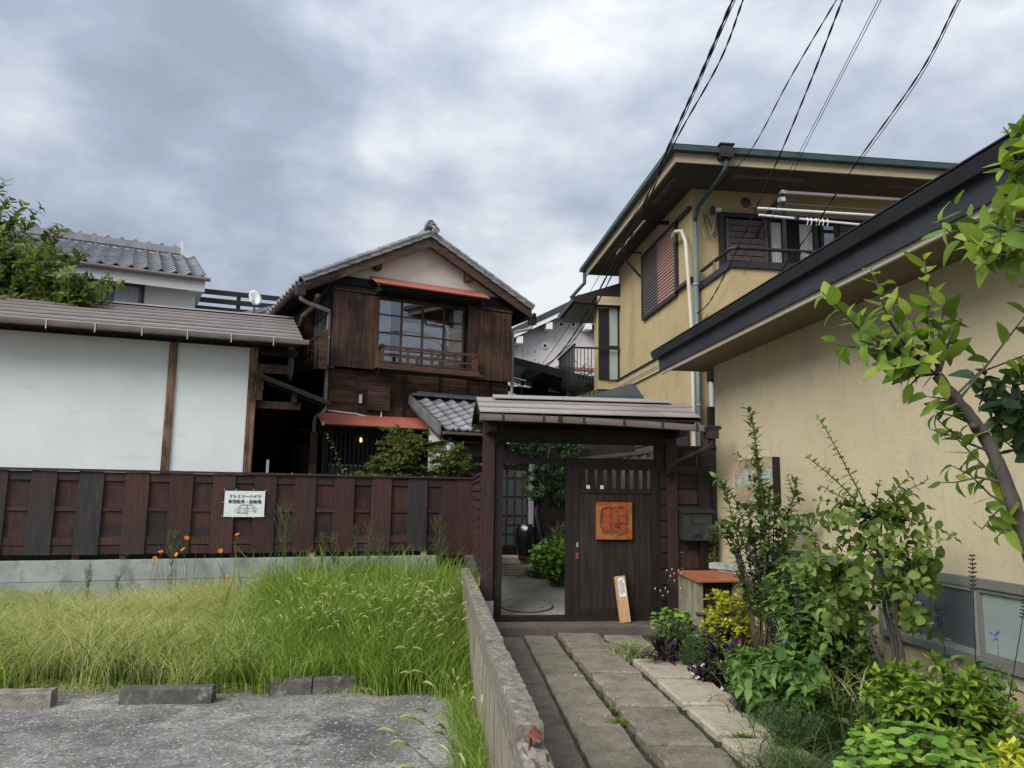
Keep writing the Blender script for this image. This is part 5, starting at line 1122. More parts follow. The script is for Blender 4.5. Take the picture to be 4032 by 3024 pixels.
# low windows
def lowwin(b0, b1, z0, z1, pm1, pm2, split):
    m_ = MB().box(-.05, .0, b0, b1, z1, z1+.06).box(-.05, .0, b0, b1, z0-.05, z0).box(-.05, .0, b0, b0+.04, z0+.001, z1-.001).box(-.05, .0, b1-.04, b1, z0+.001, z1-.001)
    f_ = m_.build('window_frame', 'frame_grey', lh)
    MB().box(-.015, -.008, b0+.04, split, z0, z1).build('pane', pm2, f_); MB().box(-.022, -.016, split, b1-.04, z0, z1).build('pane', pm1, f_)
    for a0, a1 in ((b0+.045, split), (split+.001, b1-.045)):
        m2 = MB(); w1 = .03; m2.box(-.035, -.016, a0, a0+w1, z0+.002, z1-.002).box(-.035, -.016, a1-w1, a1, z0+.002, z1-.002).box(-.035, -.016, a0+w1, a1-w1, z1-.03, z1-.002).box(-.035, -.016, a0+w1, a1-w1, z0+.002, z0+.035); m2.build('sash', 'frame_grey' if a0 < split else 'aluminium', f_)
lowwin(-5.9, -3.50, .53, .98, 'glass_dark_frost', 'glass_pale_frost', -4.62); lowwin(-3.15, -1.45, .53, .98, 'glass_pale_frost', 'glass_dark_frost', -2.3)
MB().box(-.04, .0, -12, .0, -.3, .12).build('plinth', 'kerb_concrete', lh)
# wall signboard
wsn = thing('wooden_signboard', 'weathered plank signboard with pale blue Japanese lettering on the tan wall behind the tall shrub', 'sign', LH)
b0_, b1_ = -1.74, -.76
box('board', wsn, -.075, -.03, b0_, b1_, 1.49, 1.99, 'sign_wood'); MB().box(-.072, -.005, b0_-.035, b0_-.001, 1.49, 1.985).build('end_block', 'black', wsn); MB().box(-.03, -.0, b0_, b1_-.2, 1.49, 1.97).build('batten', 'black', wsn)
LFT = Matrix.Rotation(-math.pi/2, 4, 'Z') @ FRONT
def leftm(x, y, z): return Matrix.Translation((x, y, z)) @ LFT
for c_, b_, z_, s_ in (('画', -.90, 1.735, .13), ('家', -1.08, 1.75, .17), ('の', -1.33, 1.735, .12), ('部', -1.48, 1.73, .13), ('屋', -1.62, 1.745, .22)):
    text('character', c_, s_, 'teal_ink', wsn, leftm(-.077, b_, z_), extrude=.001, off=.0015)

# brick box with red lid
bxr = thing('concrete_bin', 'small concrete bin with wooden door and rust-red metal lid beside the tan wall', 'bin', pos=(2.16, 8.98, 0), rot=math.radians(7))
MB().box(-.14, -.07, -.30, .30, -.03, .64).build('concrete_post', 'block_concrete', bxr); MB().box(.28, .38, -.30, .30, -.03, .64).build('concrete_post', 'block_concrete', bxr)
for k in range(2): MB().box(-.065+k*.17, .10+k*.17, -.26, -.24, -.02, .62).build('door_board', 'gate_wood', bxr)
MB().tube([(-.16, -.31, .30), (.22, -.31, .25)], .018, 6).build('wooden_bar', 'bark', bxr)
m_ = MB(); m_.sheet([(-.17, -.34, .655), (-.12, -.38, .650), (.42, -.40, .66), (.48, -.30, .665), (.44, .28, .70), (-.10, .30, .70), (-.18, .22, .69)], .018); m_.build('lid', 'rust_lid', bxr)
cw = thing('low_block_wall', 'short grey concrete block wall beside the rust-red lidded bin at the tan house corner', 'wall', pos=(2.50, 9.28, 0), rot=math.radians(7-55))
for j in range(3): rough_block(-.1, .75, -.06, .06, .0+j*.24, .235+j*.24, 'block_concrete', cw, .004, 6)
rough_block(-.12, .77, -.08, .08, .722, .79, 'kerb_concrete', cw, .004, 6)

# ================================================================== LEFT TILED HOUSE
_p = aty(770, 1150, 17.5); HH = Fr(_p.x, _p.y, 27.0)
hh_ = thing('white_tiled_house', 'white two-storey house with grey wave-tile roof rising behind the storehouse roof', 'house', HH)
MB().box(-7, 0, 0, 5, .4, 6.5).build('wall', 'white_plaster', hh_)
eb_ = -.45
ev = HH.B(812, 1085, eb_-.1); zt_ = ev.z; ex = ev.x
rv = HH.A(749, 1012, ex-.1)
ridge_b, ridge_z = rv.y, rv.z
if ridge_b < 1: ridge_b = 2.2
rfh = MB().prism([(eb_, zt_-.04), (ridge_b, ridge_z-.04), (ridge_b*2-eb_, zt_-.04), (ridge_b*2-eb_, zt_-.1), (ridge_b, ridge_z-.1), (eb_, zt_-.1)], 0, -7.5, ex).build('roof', 'far_plaster', hh_)
sl_len = math.hypot(ridge_b-eb_, ridge_z-zt_); nv = 12; tl = sl_len/nv
me_h = tile_mesh(.30, tl, 'tile_grey', t=.035, amp=.045)
nu_ = 20
tiled(rfh, me_h, (ex-nu_*.30, eb_-.05, zt_-.02), (1, 0, 0), (0, ridge_b-eb_, ridge_z-zt_), nu_, nv, .30, tl)
m_ = MB(); m_.box(-7.4, ex-.35, ridge_b-.10, ridge_b+.10, ridge_z+.02, ridge_z+.20); m_.build('ridge_tiles', 'tile_grey', rfh)
for k in range(14): MB().tube([(ex-.5-k*.33, ridge_b, ridge_z+.20), (ex-.55-k*.33, ridge_b, ridge_z+.25)], .07, 8).build('ridge_roll_tile', 'tile_grey', rfh)
MB().box(ex-.36, ex-.29, ridge_b-.14, ridge_b+.14, ridge_z, ridge_z+.36).build('ridge_end', 'far_plaster', rfh)
MB().box(-7.5, ex-.0, eb_+.02, eb_+.05, zt_-.36, zt_-.06).build('fascia', 'far_plaster', hh_); MB().box(ex-.35, ex-.02, eb_+.05, 4, zt_-.34, zt_-.10).build('eave_return', 'far_plaster', hh_)
MB().tube([(-7.5, eb_-.06, zt_-.08), (ex+.1, eb_-.06, zt_-.08)], .05, 8).build('gutter', 'gutter_brown', hh_)
w0 = HH.B(345, 1098, 0); w1_ = HH.B(566, 1190, 0); w2_ = HH.B(566, 1118, 0)
wf = MB().box(w0.x, w1_.x, -.05, .0, w2_.z-.0, w2_.z+.07).build('window', 'barge_wood', hh_)
MB().box(w1_.x-.06, w1_.x, -.05, 0, w2_.z-1.2, w2_.z).build('window_frame', 'barge_wood', wf); MB().box(w0.x, w1_.x-.06, -.012, -.004, w2_.z-1.2, w2_.z).build('pane', 'glass_dark_frost', wf)
mx_ = HH.B(432, 1150, 0).x; MB().box(mx_-.04, mx_+.04, -.04, -.013, w2_.z-1.2, w2_.z).build('sash', 'frame_grey', wf); MB().box(mx_+.10, w1_.x-.12, -.03, -.014, w2_.z-1.2, w2_.z-.1).build('screen', 'curtain', wf)

# roof deck fence, satellite dish, small roof behind
_p = aty(1100, 1200, 19.5); DK = Fr(_p.x, _p.y, 22)
dk = thing('deck_fence', 'dark horizontal-slat rooftop fence between the white house and the wooden house', 'fence', DK)
zA = aty(1000, 1170, 19.5).z
for k in range(4): box('slat', dk, -2.6, .3, 0, .03, zA-.10-k*.22, zA-k*.22+.03, 'frame_dark')
for x in (-2.4, -1.0, .1): box('post', dk, x-.05, x+.05, .03, .10, zA-1.2, zA+.03, 'frame_dark')
sr_ = thing('annex_roof', 'small white gable end with grey tile verge just left of the wooden house roof', 'roof', DK)
pz = DK.B(1062, 1213, -.6); MB().prism([(pz.x-1.2, pz.z-.42), (pz.x, pz.z-.05), (pz.x+1.0, pz.z-.4), (pz.x+1.0, pz.z-2.2), (pz.x-1.2, pz.z-2.2)], 1, -.6, 1.0).build('gable_wall', 'far_plaster', sr_)
MB().prism([(pz.x-1.35, pz.z-.44), (pz.x, pz.z+.02), (pz.x+1.1, pz.z-.4), (pz.x+1.1, pz.z-.50), (pz.x, pz.z-.08), (pz.x-1.35, pz.z-.54)], 1, -.75, 1.0).build('verge', 'tile_grey', sr_)
dc = aty(1002, 1176, 17.8); ds = thing('satellite_dish', 'white satellite dish on a bracket above the storehouse roof', 'satellite dish', pos=dc, rot=math.radians(38))
m_ = MB(); prof = [(0, 0), (.08, .006), (.16, .026), (.23, .055), (.232, .062), (.16, .034), (0, .008)]
m_.lathe(prof, n=24); o = m_.build('reflector', 'white_plastic', ds, True); o.rotation_euler = (math.radians(68), 0, 0); o.scale = (.66, .92, .9)
MB().tube([(0, 0, -.05), (-.12, -.28, -.22), (-.14, -.32, -.12)], .012, 6).build('feed_arm', 'aluminium', ds); MB().box(-.19, -.11, -.38, -.30, -.14, -.05).build('receiver', 'white_plastic', ds); MB().tube([(0, .04, 0), (.05, .12, -.1), (.05, .12, -.6)], .02, 6).build('mast', 'gutter_dark', ds)

# ================================================================== FAR WHITE HOUSE AND PERGOLA ROOF
_p = aty(2225, 1400, 24.0); NH = Fr(_p.x, _p.y, 14)
nh = thing('far_white_house', 'distant white gabled house with round wall vents between the wooden and the ochre house', 'house', NH)
ap_ = NH.B(2233, 1222, 0); l_ = NH.B(2030, 1318, 0); r_2 = NH.B(2400, 1300, 0); sl1 = (ap_.z-l_.z)/(ap_.x-l_.x)
xl_, xr_ = l_.x-1.5, r_2.x+2; zl_, zr_ = ap_.z-sl1*(ap_.x-xl_), ap_.z-sl1*(xr_-ap_.x)
MB().prism([(xl_, .4), (xr_, .4), (xr_, zr_-.1), (ap_.x, ap_.z-.1), (xl_, zl_-.1)], 1, 0, 4).build('gable_wall', 'far_plaster', nh)
rn = MB().prism([(xl_-.2, zl_-.05), (ap_.x, ap_.z+.02), (xr_+.2, zr_-.05), (xr_+.2, zr_+.10), (ap_.x, ap_.z+.22), (xl_-.2, zl_+.10)], 1, -.5, 4).build('roof', 'far_roof', nh)
MB().prism([(xl_-.2, zl_-.20), (ap_.x, ap_.z-.12), (xr_+.2, zr_-.20), (xr_+.2, zr_-.06), (ap_.x, ap_.z+.01), (xl_-.2, zl_-.06)], 1, -.48, -.42).build('barge_board', 'white_plaster', rn)
for px_ in (2043, 2158, 2234, 2313):
    q = NH.B(px_, 1270, -.3); zz = ap_.z - sl1*abs(q.x-ap_.x); MB().box(q.x-.10, q.x+.10, -.45, 0, zz-.36, zz-.14).build('purlin_end', 'white_plaster', rn)
for px_, py_, r in ((2208, 1278, .14), (2256, 1278, .14), (2145, 1362, .14)):
    q = NH.B(px_, py_, -.02); v_ = MB().lathe([(0, .0), (.05, .0), (.055, .04), (.10, .03), (.11, 0)], n=18).build('round_vent', 'white_plaster', nh, True, loc=(q.x, -.01, q.z), rot=(math.pi/2, 0, 0))
    MB().lathe([(0, .042), (.052, .041)], n=14).build('vent_hole', 'frame_dark', v_)
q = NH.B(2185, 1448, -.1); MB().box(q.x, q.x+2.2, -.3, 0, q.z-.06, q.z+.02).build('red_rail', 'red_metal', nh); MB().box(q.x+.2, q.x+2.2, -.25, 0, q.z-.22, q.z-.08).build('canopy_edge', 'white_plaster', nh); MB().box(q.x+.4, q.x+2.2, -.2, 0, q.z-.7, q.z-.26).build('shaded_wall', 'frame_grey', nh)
_p = aty(2030, 1450, 16.6); PG = Fr(_p.x, _p.y, 14)
pg = thing('lean_to_roof', 'black open lean-to roof descending right between the two houses', 'roof', PG)
A_, B_ = PG.B(2022, 1412, 0), PG.B(2400, 1512, 0)
MB().sheet([A_, B_, Vector((B_.x, 2.6, B_.z)), Vector((A_.x, 2.6, A_.z))], -.04).build('roof_sheet', 'frame_dark', pg)
MB().bar(A_+Vector((0, 0, -.06)), B_+Vector((0, 0, -.06)), .05, .16).build('edge_beam', 'frame_dark', pg)
q = PG.B(2243, 1570, .1); MB().box(q.x-.035, q.x+.035, .1, .18, .4, A_.z-(A_.z-B_.z)*(q.x-A_.x)/(B_.x-A_.x)-.14).build('post', 'frame_dark', pg)
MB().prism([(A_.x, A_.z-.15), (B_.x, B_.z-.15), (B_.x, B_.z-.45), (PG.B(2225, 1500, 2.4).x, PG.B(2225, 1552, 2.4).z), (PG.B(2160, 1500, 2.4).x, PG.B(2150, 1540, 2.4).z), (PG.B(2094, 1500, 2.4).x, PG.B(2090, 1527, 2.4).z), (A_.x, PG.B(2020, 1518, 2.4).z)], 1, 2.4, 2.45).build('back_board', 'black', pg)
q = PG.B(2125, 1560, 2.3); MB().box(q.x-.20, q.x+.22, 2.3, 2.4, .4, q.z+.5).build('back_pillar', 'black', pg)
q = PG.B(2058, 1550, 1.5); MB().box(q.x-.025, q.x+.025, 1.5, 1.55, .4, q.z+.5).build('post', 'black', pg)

# ================================================================== WHEEL STOPS
def stop(name, x0, x1, pybot, label, mat, h=.13, d=.16, split=None):
    p, q = gz(x0, pybot[0], -.2), gz(x1, pybot[1], -.2); L_ = (q-p).length; an = math.atan2(q.y-p.y, q.x-p.x)
    t_ = thing(name, label, 'wheel stop', pos=(p.x, p.y, -.2), rot=an, group='concrete wheel stops along the weeds')
    xs = [0]+[L_*s_ for s_ in (split or [])]+[L_]
    for a, b in zip(xs, xs[1:]):
        m_ = MB(); nx_ = 8; prof = [(0, 0), (.012, h-.02), (.028, h), (d-.02, h-.004), (d, 0)]
        for i in range(nx_+1):
            x = a+.004+(b-a-.008)*i/nx_
            for (yy, zz) in prof: m_.v.append((x+random.uniform(-.003, .003)*(i in (0, nx_)), yy+random.uniform(-.004, .004), max(0, zz+random.uniform(-.005, .005)*(zz > 0))))
        K = 5
        for i in range(nx_):
            for k in range(K-1): c_ = i*K+k; m_.f.append((c_, c_+1, c_+K+1, c_+K))
        m_.f += [tuple(range(K)), tuple(nx_*K+k for k in range(K))[::-1]]; m_.build('stone', mat, t_)
stop('wheel_stop', -230, 196, (2800, 2788), 'pale chipped concrete wheel stop, leftmost beside the weeds', 'stop_pale')
stop('wheel_stop', 462, 832, (2776, 2771), 'long dark concrete wheel stop in the middle, one piece with lichen-grey top', 'stop_stone')
stop('wheel_stop', 1060, 1402, (2742, 2728), 'dark wheel stop made of two blocks end to end, nearest the block wall', 'stop_stone', .13, .16, [.485])

# ================================================================== JAR, BAG
jr = thing('tall_jar', 'tall black glazed jar with brown foot standing by the entrance door', 'jar', pos=aty(2066, 2185, 12.9)); jr.location.z = .50
k_ = 12.9/3029*1.0
R_ = 37*k_; Ht = 132*k_*1.02
MB().lathe([(0, 0), (R_*.62, 0), (R_*.66, Ht*.06), (R_*.74, Ht*.12)], n=28).build('foot', 'jar_brown', jr, True)
MB().lathe([(R_*.74, Ht*.12), (R_*.9, Ht*.32), (R_, Ht*.6), (R_*.99, Ht*.8), (R_*.84, Ht*.93), (R_*.78, Ht*.95), (R_*.82, Ht), (R_*.70, Ht), (R_*.7, Ht*.9), (0, Ht*.88)], n=28).build('body', 'jar_black', jr, True)
MB().sheet([(-.07, -R_*.92, Ht*.93), (-.02, -R_*.98, Ht*.86), (.02, -R_*.98, Ht*.83), (.045, -R_*.95, Ht*.92), (.0, -R_*.9, Ht*.97)], .004).build('paper_scrap', 'white_paper', jr)
# stone pot beside gate post
pp = gz(2640, 2405, .0); sp2 = thing('grey_stone', 'pale grey stone standing at the foot of the gate right wing', 'stone', pos=(pp.x, pp.y, -.03))
m_ = MB(); m_.lathe([(0, 0), (.13, 0), (.12, .12), (.09, .20), (.0, .24)], n=9); o = m_.build('stone_body', 'kerb_concrete', sp2); 

# ================================================================== CABLES
def cable(name, label, pts, r, group='overhead cables', strands=1):
    """pts: (px, py, depth)"""
    P3 = [aty(*p) for p in pts]
    a, b = P3[0], P3[1]; P3 = [a+(a-b)*.6]+P3
    out_ = []
    for i in range(len(P3)-1):
        p0, p1, p2, p3 = P3[max(i-1, 0)], P3[i], P3[i+1], P3[min(i+2, len(P3)-1)]
        for k in range(8):
            t_ = k/8; out_.append(.5*((2*p1)+(p2-p0)*t_+(2*p0-5*p1+4*p2-p3)*t_*t_+(3*p1-p0-3*p2+p3)*t_**3))
    out_.append(P3[-1])
    o = thing(name, label, 'cable', pos=out_[-1], group=group)
    for s_ in range(strands):
        q = []
        for i in range(len(out_)-1):
            for k in range(3):
                p = out_[i].lerp(out_[i+1], k/3); an = (i*3+k)*.55+s_*math.pi; rr = r*.9 if strands > 1 else 0
                q.append(p + Vector((math.cos(an)*rr, 0, math.sin(an)*rr)) - out_[-1])
        q.append(out_[-1]-out_[-1]); MB().tube(q, r, 5).build('strand', 'cable', o, True)
    return o
cable('service_cable', 'thick bundled overhead cable, leftmost at the top, running down to the wooden house', [(2885, 0, 6.2), (2753, 308, 7.6), (2640, 560, 9), (2512, 850, 11), (2334, 1189, 13.4), (2236, 1352, 14.8), (2140, 1455, 15.6), (2074, 1493, 16.0)], .0085, strands=2)
cable('service_cable', 'second twisted overhead cable beside the thick bundle, meeting it above the ochre eave', [(2926, 0, 6.3), (2830, 250, 7.5), (2655, 565, 9.1), (2500, 900, 11.2), (2314, 1262, 13.6), (2200, 1400, 15.0), (2080, 1478, 16.0)], .006, strands=2)
cable('thin_cable', 'thin single overhead cable running just left of the thick bundle', [(2895, 0, 6.6), (2632, 590, 9.3), (2420, 980, 12), (2262, 1250, 14.3), (2125, 1450, 16.0)], .005)
cable('service_cable', 'twisted overhead cable ending at the white insulator under the ochre eave', [(3293, 0, 6.0), (3110, 310, 7.6), (2950, 600, 9.8), (2796, 762, 11.35)], .0045, strands=2)
cable('service_cable', 'dark overhead cable crossing the ochre eave down to the corner downpipe', [(3317, 0, 5.6), (3200, 300, 6.8), (3076, 598, 8.2), (2905, 977, 9.8), (2800, 1180, 10.8), (2745, 1233, 11.35)], .0055, strands=2)
cable('thin_cable', 'upper strand of the thin paired overhead wires', [(3458, 0, 6.0), (3153, 590, 8.6), (2930, 1000, 10.4), (2770, 1262, 11.3)], .0035)
cable('thin_cable', 'lower strand of the thin paired overhead wires', [(3470, 0, 6.0), (3166, 590, 8.6), (2970, 1000, 10.0), (2815, 1270, 11.2)], .0035)
cable('service_cable', 'rightmost overhead cable descending behind the dark fascia', [(3772, 0, 5.0), (3620, 290, 6.0), (3380, 630, 7.4), (3200, 900, 8.6), (3000, 1160, 9.8), (2900, 1260, 10.3)], .0045, strands=2)
cable('thin_cable', 'thin wire hanging beside the rightmost twisted overhead cable', [(3782, 0, 5.1), (3620, 310, 6.1), (3390, 632, 7.5)], .0035)
for k in range(2):
    z = 4.35-.0; MB().tube([(W_+.06, -.05, 3.92-k*.13), (W_+.34, -.10, 3.86-k*.13)], .010, 6).build('cable_hook', 'pipe_grey', dh)

# ================================================================== VEGETATION
def pxs(p): return (Vector(p)-CAM).dot(Fv)/FP            # metres per photo pixel at that point
# ---- weedy grass between the wheel stops and the fence footing
def grass_pts(n, dens):
    out_ = []
    while len(out_) < n:
        m_ = n*2; x = RNG.uniform(-9.2, -.2, m_); y = RNG.uniform(6.75, 12.3, m_)
        front_ = 7.05 + .10*np.sin(x*3.1) + .08*np.sin(x*7.7+1) + .04*x*0 - np.clip(-x-2.6, 0, 3)*.06
        back = 12.38 + .36*(x+.58) ; right = -.30 - (y-7)*.095
        ok = (y > front_) & (y < back) & (x < right) & (x > -y*.76-.2)
        ok &= RNG.uniform(0, 1, m_) < dens(x, y)
        out_ += list(zip(x[ok], y[ok]))
    a = np.array(out_[:n]); return np.concatenate([a, np.full((n, 1), -.2)], 1)
sm = lambda v, a, b: np.clip((v-a)/(b-a), 0, 1)**2*(3-2*np.clip((v-a)/(b-a), 0, 1))
def side(x, y): return sm(x + (y-8)*.28, -3.4, -1.9)        # 0 = dry left part, 1 = lush right part
def clump(x, y, s=1.): return .5+.5*np.sin(x*2.3*s+1.3*np.sin(y*1.9*s))*np.cos(y*2.1*s+.7*np.sin(x*3.3*s))
P = grass_pts(26000, lambda x, y: .07+.93*side(x, y)*(.45+.55*clump(x, y)))
hh = (.34+.60*side(P[:, 0], P[:, 1]))*(.65+.5*clump(P[:, 0], P[:, 1], 1.4))*RNG.uniform(.5, 1.12, len(P)); near = sm(P[:, 1], 7.0, 8.3); hh *= .50+.50*near
hh *= 1 - .35*sm(P[:, 0], -1.2, -.5)*(1-sm(P[:, 1], 9, 10.5))
blades('tall_grass', 'lush green tall grass filling the strip below the board fence towards the block wall', P, hh, 'blade_green', .0105, .55)
P = grass_pts(7000, lambda x, y: np.where(y < 8.4, .9, .25)*(.5+.5*clump(x+3, y)))
hh = RNG.uniform(.12, .34, len(P))*(.7+.6*clump(P[:, 0], P[:, 1], 2)); blades('low_grass', 'darker green low grass at the foot of the weeds behind the wheel stops', P, hh, 'blade_dark', .0085, .9)
P = grass_pts(36000, lambda x, y: (1-side(x, y))*(.25+.75*sm(y, 7.3, 8.3)))
hh = RNG.uniform(.34, .92, len(P))*(.62+.5*clump(P[:, 0], P[:, 1])); blades('dry_grass', 'pale straw-coloured feathery grass in the left half of the weedy strip', P, hh, 'blade_dry', .0046, 1.1)
P = grass_pts(3200, lambda x, y: ((1-side(x, y))*.7+.25)*(.2+.8*clump(x*1.7, y*1.7)))
blades('broad_grass', 'scattered broad bright blades standing above the dry grass', P, RNG.uniform(.3, .78, len(P)), 'blade_green', .012, .75)
P = grass_pts(500, lambda x, y: side(x, y)*sm(y, 8.6, 9.6)); blades('reed_grass', 'tall upright reedy blades in front of the fence footing', P, RNG.uniform(.85, 1.22, len(P)), 'blade_green', .016, .35)
# grass tuft by the gate corner
P = np.array([[-.62+random.uniform(-.18, .10), 9.8+random.uniform(-.5, .6), -.2] for _ in range(90)]); blades('corner_grass', 'tall arching grass clump in the corner by the gate post', P, RNG.uniform(.8, 1.25, 90), 'blade_green', .016, .6)
# broadleaf weeds mixed into the grass
pl = Plant('broadleaf_weeds', 'low broad-leaved weeds mixed into the grass strip', 'weed', Vector((-3, 8, -.2)), 'leaf_shrub', 'stem_green', ('ovate', .5, .2, .4))
for x, y, _ in grass_pts(90, lambda x, y: np.where(y < 9.5, .9, .4)):
    b = Vector((x, y, -.2)); hw_ = random.uniform(.15, .42)
    for q in range(4): e = b+Vector((random.uniform(-.14, .14), random.uniform(-.14, .14), hw_)); p = bez(b, b.lerp(e, .5), e, 4); pl.stem(p, .003, .0015, 3); pl.leaves(p, .2, 1, .04, .06, 2, 60, .5)
pl.finish(0).__setitem__('kind', 'stuff')
for i, (x, y) in enumerate([(830, 2420), (470, 2520), (300, 2300), (1190, 2460)]): pass
# foxtail: thin stems with curved fuzzy heads
def foxtails(name, label, roots, hts, lean=(0, 0)):
    st = MB(); hd = MB()
    for r, h in zip(roots, hts):
        r = Vector(r); an = random.uniform(0, 6.28); o_ = Vector((math.cos(an)+lean[0], math.sin(an)+lean[1], 0))*h*.28
        tip = r+Vector((0, 0, h))+o_; pts = bez(r, r+Vector((0, 0, h*.7)), tip, 5); st.tube(pts, .0016, 3, False)
        d = (pts[-1]-pts[-2]).normalized(); q = [tip, tip+d*.025+o_.normalized()*.008, tip+d*.045+o_.normalized()*.026-Vector((0, 0, .004)), tip+d*.055+o_.normalized()*.048-Vector((0, 0, .018))]
        hd.tube(q, [.004, .0075, .0075, .003], 5)
    root = thing(name, label, 'grass', pos=roots[0], kind='stuff'); off = Vector(roots[0])
    for m_, nm, mt_ in ((st, 'stalks', 'blade_green'), (hd, 'seed_heads', 'blade_seed')):
        m_.v = [tuple(Vector(v)-off) for v in m_.v]; o = link(nm, mesh_of(nm, m_.v, m_.f, mt_, True), root); o['kind'] = 'stuff'
    return root
fr = [(random.uniform(-2.2, -.42), random.uniform(7.3, 9.6), -.2) for _ in range(330)]; fr = [r for r in fr if r[0] < -.30-(r[1]-7)*.095-.03]
foxtails('foxtail_grass', 'pale green foxtail seed heads at the right end of the weeds by the block wall', fr, [random.uniform(.40, .80) for _ in fr])
# weeds along the left foot of the block wall
P = []
for _ in range(2300):
    y = random.uniform(2.9, 7.4); wx = -.01 - (y-3.12)*.098; P.append((wx+.07-abs(random.gauss(0, .075))*(1+.5*(y > 6)), y, -.2))
P = np.array(P); hh = RNG.uniform(.14, .44, len(P)); hh[P[:, 1] > 5.6] *= .6
blades('wall_foot_grass', 'strip of green grass growing along the left foot of the block wall', P, hh, 'blade_green', .0062, .9, lean=(-.5, 0, 0))
fr = [(-.02-(y-3.12)*.098-random.uniform(0, .12), y, -.2) for y in [random.uniform(3.2, 6.2) for _ in range(26)]]
foxtails('wall_foot_foxtail', 'arching foxtails leaning over the parking lot beside the block wall', fr, [random.uniform(.45, .75) for _ in fr], (-.9, 0))
# moss and weeds in the path joints
P = []
for _ in range(5200):
    k = random.random(); y = random.choice([7.93, 6.99, 5.93, 5.04, 4.1])
    if k < .45: P.append((random.uniform(xl(2, y), xl(3, y)), y+random.gauss(0, .012), -.03))
    elif k < .75: y = random.uniform(3, 8.8); P.append((xl(3, y)+.015+random.gauss(0, .022), y, -.03))
    else: y = random.uniform(3, 8.9); P.append((xl(2, y)+random.gauss(0, .01), y, -.03))
P = np.array(P); P = P[clump(P[:, 0]*4, P[:, 1]*4) > .62]
blades('joint_weeds', 'small weeds and moss growing in the joints of the stone path', P, RNG.uniform(.010, .034, len(P)), 'blade_dark', .006, 1.0, seg=3)
for i, (px_, py_) in enumerate([(2580, 2950), (2235, 2492), (2450, 2792), (2830, 2760), (2920, 2915), (2440, 2855)]):
    c_ = gz(px_, py_, -.02); P = np.array([[c_.x+random.gauss(0, .035), c_.y+random.gauss(0, .015), -.02] for _ in range(140)])
    blades('weed_tuft', ['green tuft at the near corner of the large grey slabs', 'tuft at the gate apron edge', 'tuft in the cross joint of the middle slabs', 'small dry tuft beside the dark ball plant', 'low weeds between the two nearest pale slabs', 'thin tuft beside the long left slab'][i], P, RNG.uniform(.03, .085, 140), 'blade_green' if i != 3 else 'blade_dry', .006, 1.0, cat='weed', seg=3)

# ---- fleabane weeds and cosmos in front of the fence
def fleabane(px_, top, bot, wpx, label, y=None):
    b = FN.B(px_, bot, -.45); base = FN.w(b.x, -.45, -.2); k = pxs(base); t_ = FN.w(b.x, -.45, FN.B(px_, top, -.45).z); hgt = t_.z+.2; R = wpx*k/2
    pl = Plant('fleabane', label, 'weed', base, 'leaf_weed', 'stem_green', ('lance', .35, .2, .4), group='fleabane weeds by the board fence'); plume = min(hgt*.6, (bot-top)*k)
    ax_ = bez(base, base+Vector((.03, 0, hgt*.5)), base+Vector((0, 0, hgt)), 8, .008); pl.stem(ax_, .006, .002); pl.leaves(ax_, .1, .6, .035, .06, 1, 60, .3)
    for q in range(int(26+wpx*.25)):
        t0 = random.uniform(0, 1); p = base+Vector((0, 0, hgt-plume*(1-t0))); an = random.uniform(0, 6.28); r = R*math.sin(math.pi*min(1, .18+.75*(1-t0)))*random.uniform(.6, 1)
        e = p+Vector((math.cos(an)*r, math.sin(an)*r, r*1.3+.02)); br = bez(p, p+Vector((math.cos(an)*r*.6, math.sin(an)*r*.6, .02)), e, 4); pl.stem(br, .0020, .001, 3)
        pl.leaves(br, .15, 1.05, .010, .026, 2, 45, .5)
    return pl.finish(0)
for a in [(1115, 2008, 2200, 108, 'largest bushy fleabane weed, in front of the fence right of the white notice'), (672, 2106, 2230, 66, 'slender fleabane weed beside the orange flowers'), (1447, 2068, 2230, 54, 'tall narrow fleabane with pale buds in the middle of the fence'),
          (1392, 2078, 2220, 34, 'thin fleabane just left of the tall narrow one'), (1724, 2054, 2260, 78, 'bushy fleabane weed near the gate corner'), (1268, 2112, 2220, 46, 'short fleabane right of the largest one'), (1312, 2112, 2230, 44, 'short fleabane leaning right in the left group'), (455, 2275, 2400, 40, 'small fleabane seedling in the dry grass'), (340, 2220, 2360, 34, 'thin dark weed against the grey footing at the left'), (1495, 2112, 2230, 40, 'feathery bright green weed right of the tall narrow fleabane')]: fleabane(*a)
def cosmos(px_, py_, label, sz=.037):
    q = FN.B(px_, py_, -.55); c_ = FN.w(q.x, -.55, q.z); root = thing('cosmos_flower', label, 'flower', pos=(c_.x+random.uniform(-.12, .12), c_.y+.05, -.2), group='orange cosmos in the weeds'); off = root.location.copy()
    MB().tube([p-off for p in bez(off, off+Vector((0, 0, .4*(c_.z+.2)))+Vector((random.uniform(-.05, .05), 0, 0)), c_, 6)], .0022, 4).build('stem', 'stem_green', root)
    v, f = leaf_geo(.62, 'obov', .1, .35); me = mesh_of('petal', v*sz, f, 'petal_orange', True); tl = random.uniform(0, 6)
    for k in range(7):
        an = k*2*math.pi/7+tl; mm = Matrix.Translation(c_-off) @ Matrix.Rotation(.9+.5*math.sin(px_), 4, 'X') @ Matrix.Rotation(.5*math.cos(px_), 4, 'Y') @ Matrix.Rotation(an, 4, 'Z') @ Matrix.Rotation(.25, 4, 'X'); link('petal', me, root, mtx=mm)
    MB().lathe([(0, .006), (.007, .004), (.008, 0)], n=8).build('flower_centre', 'jar_brown', root, loc=tuple(c_-off))
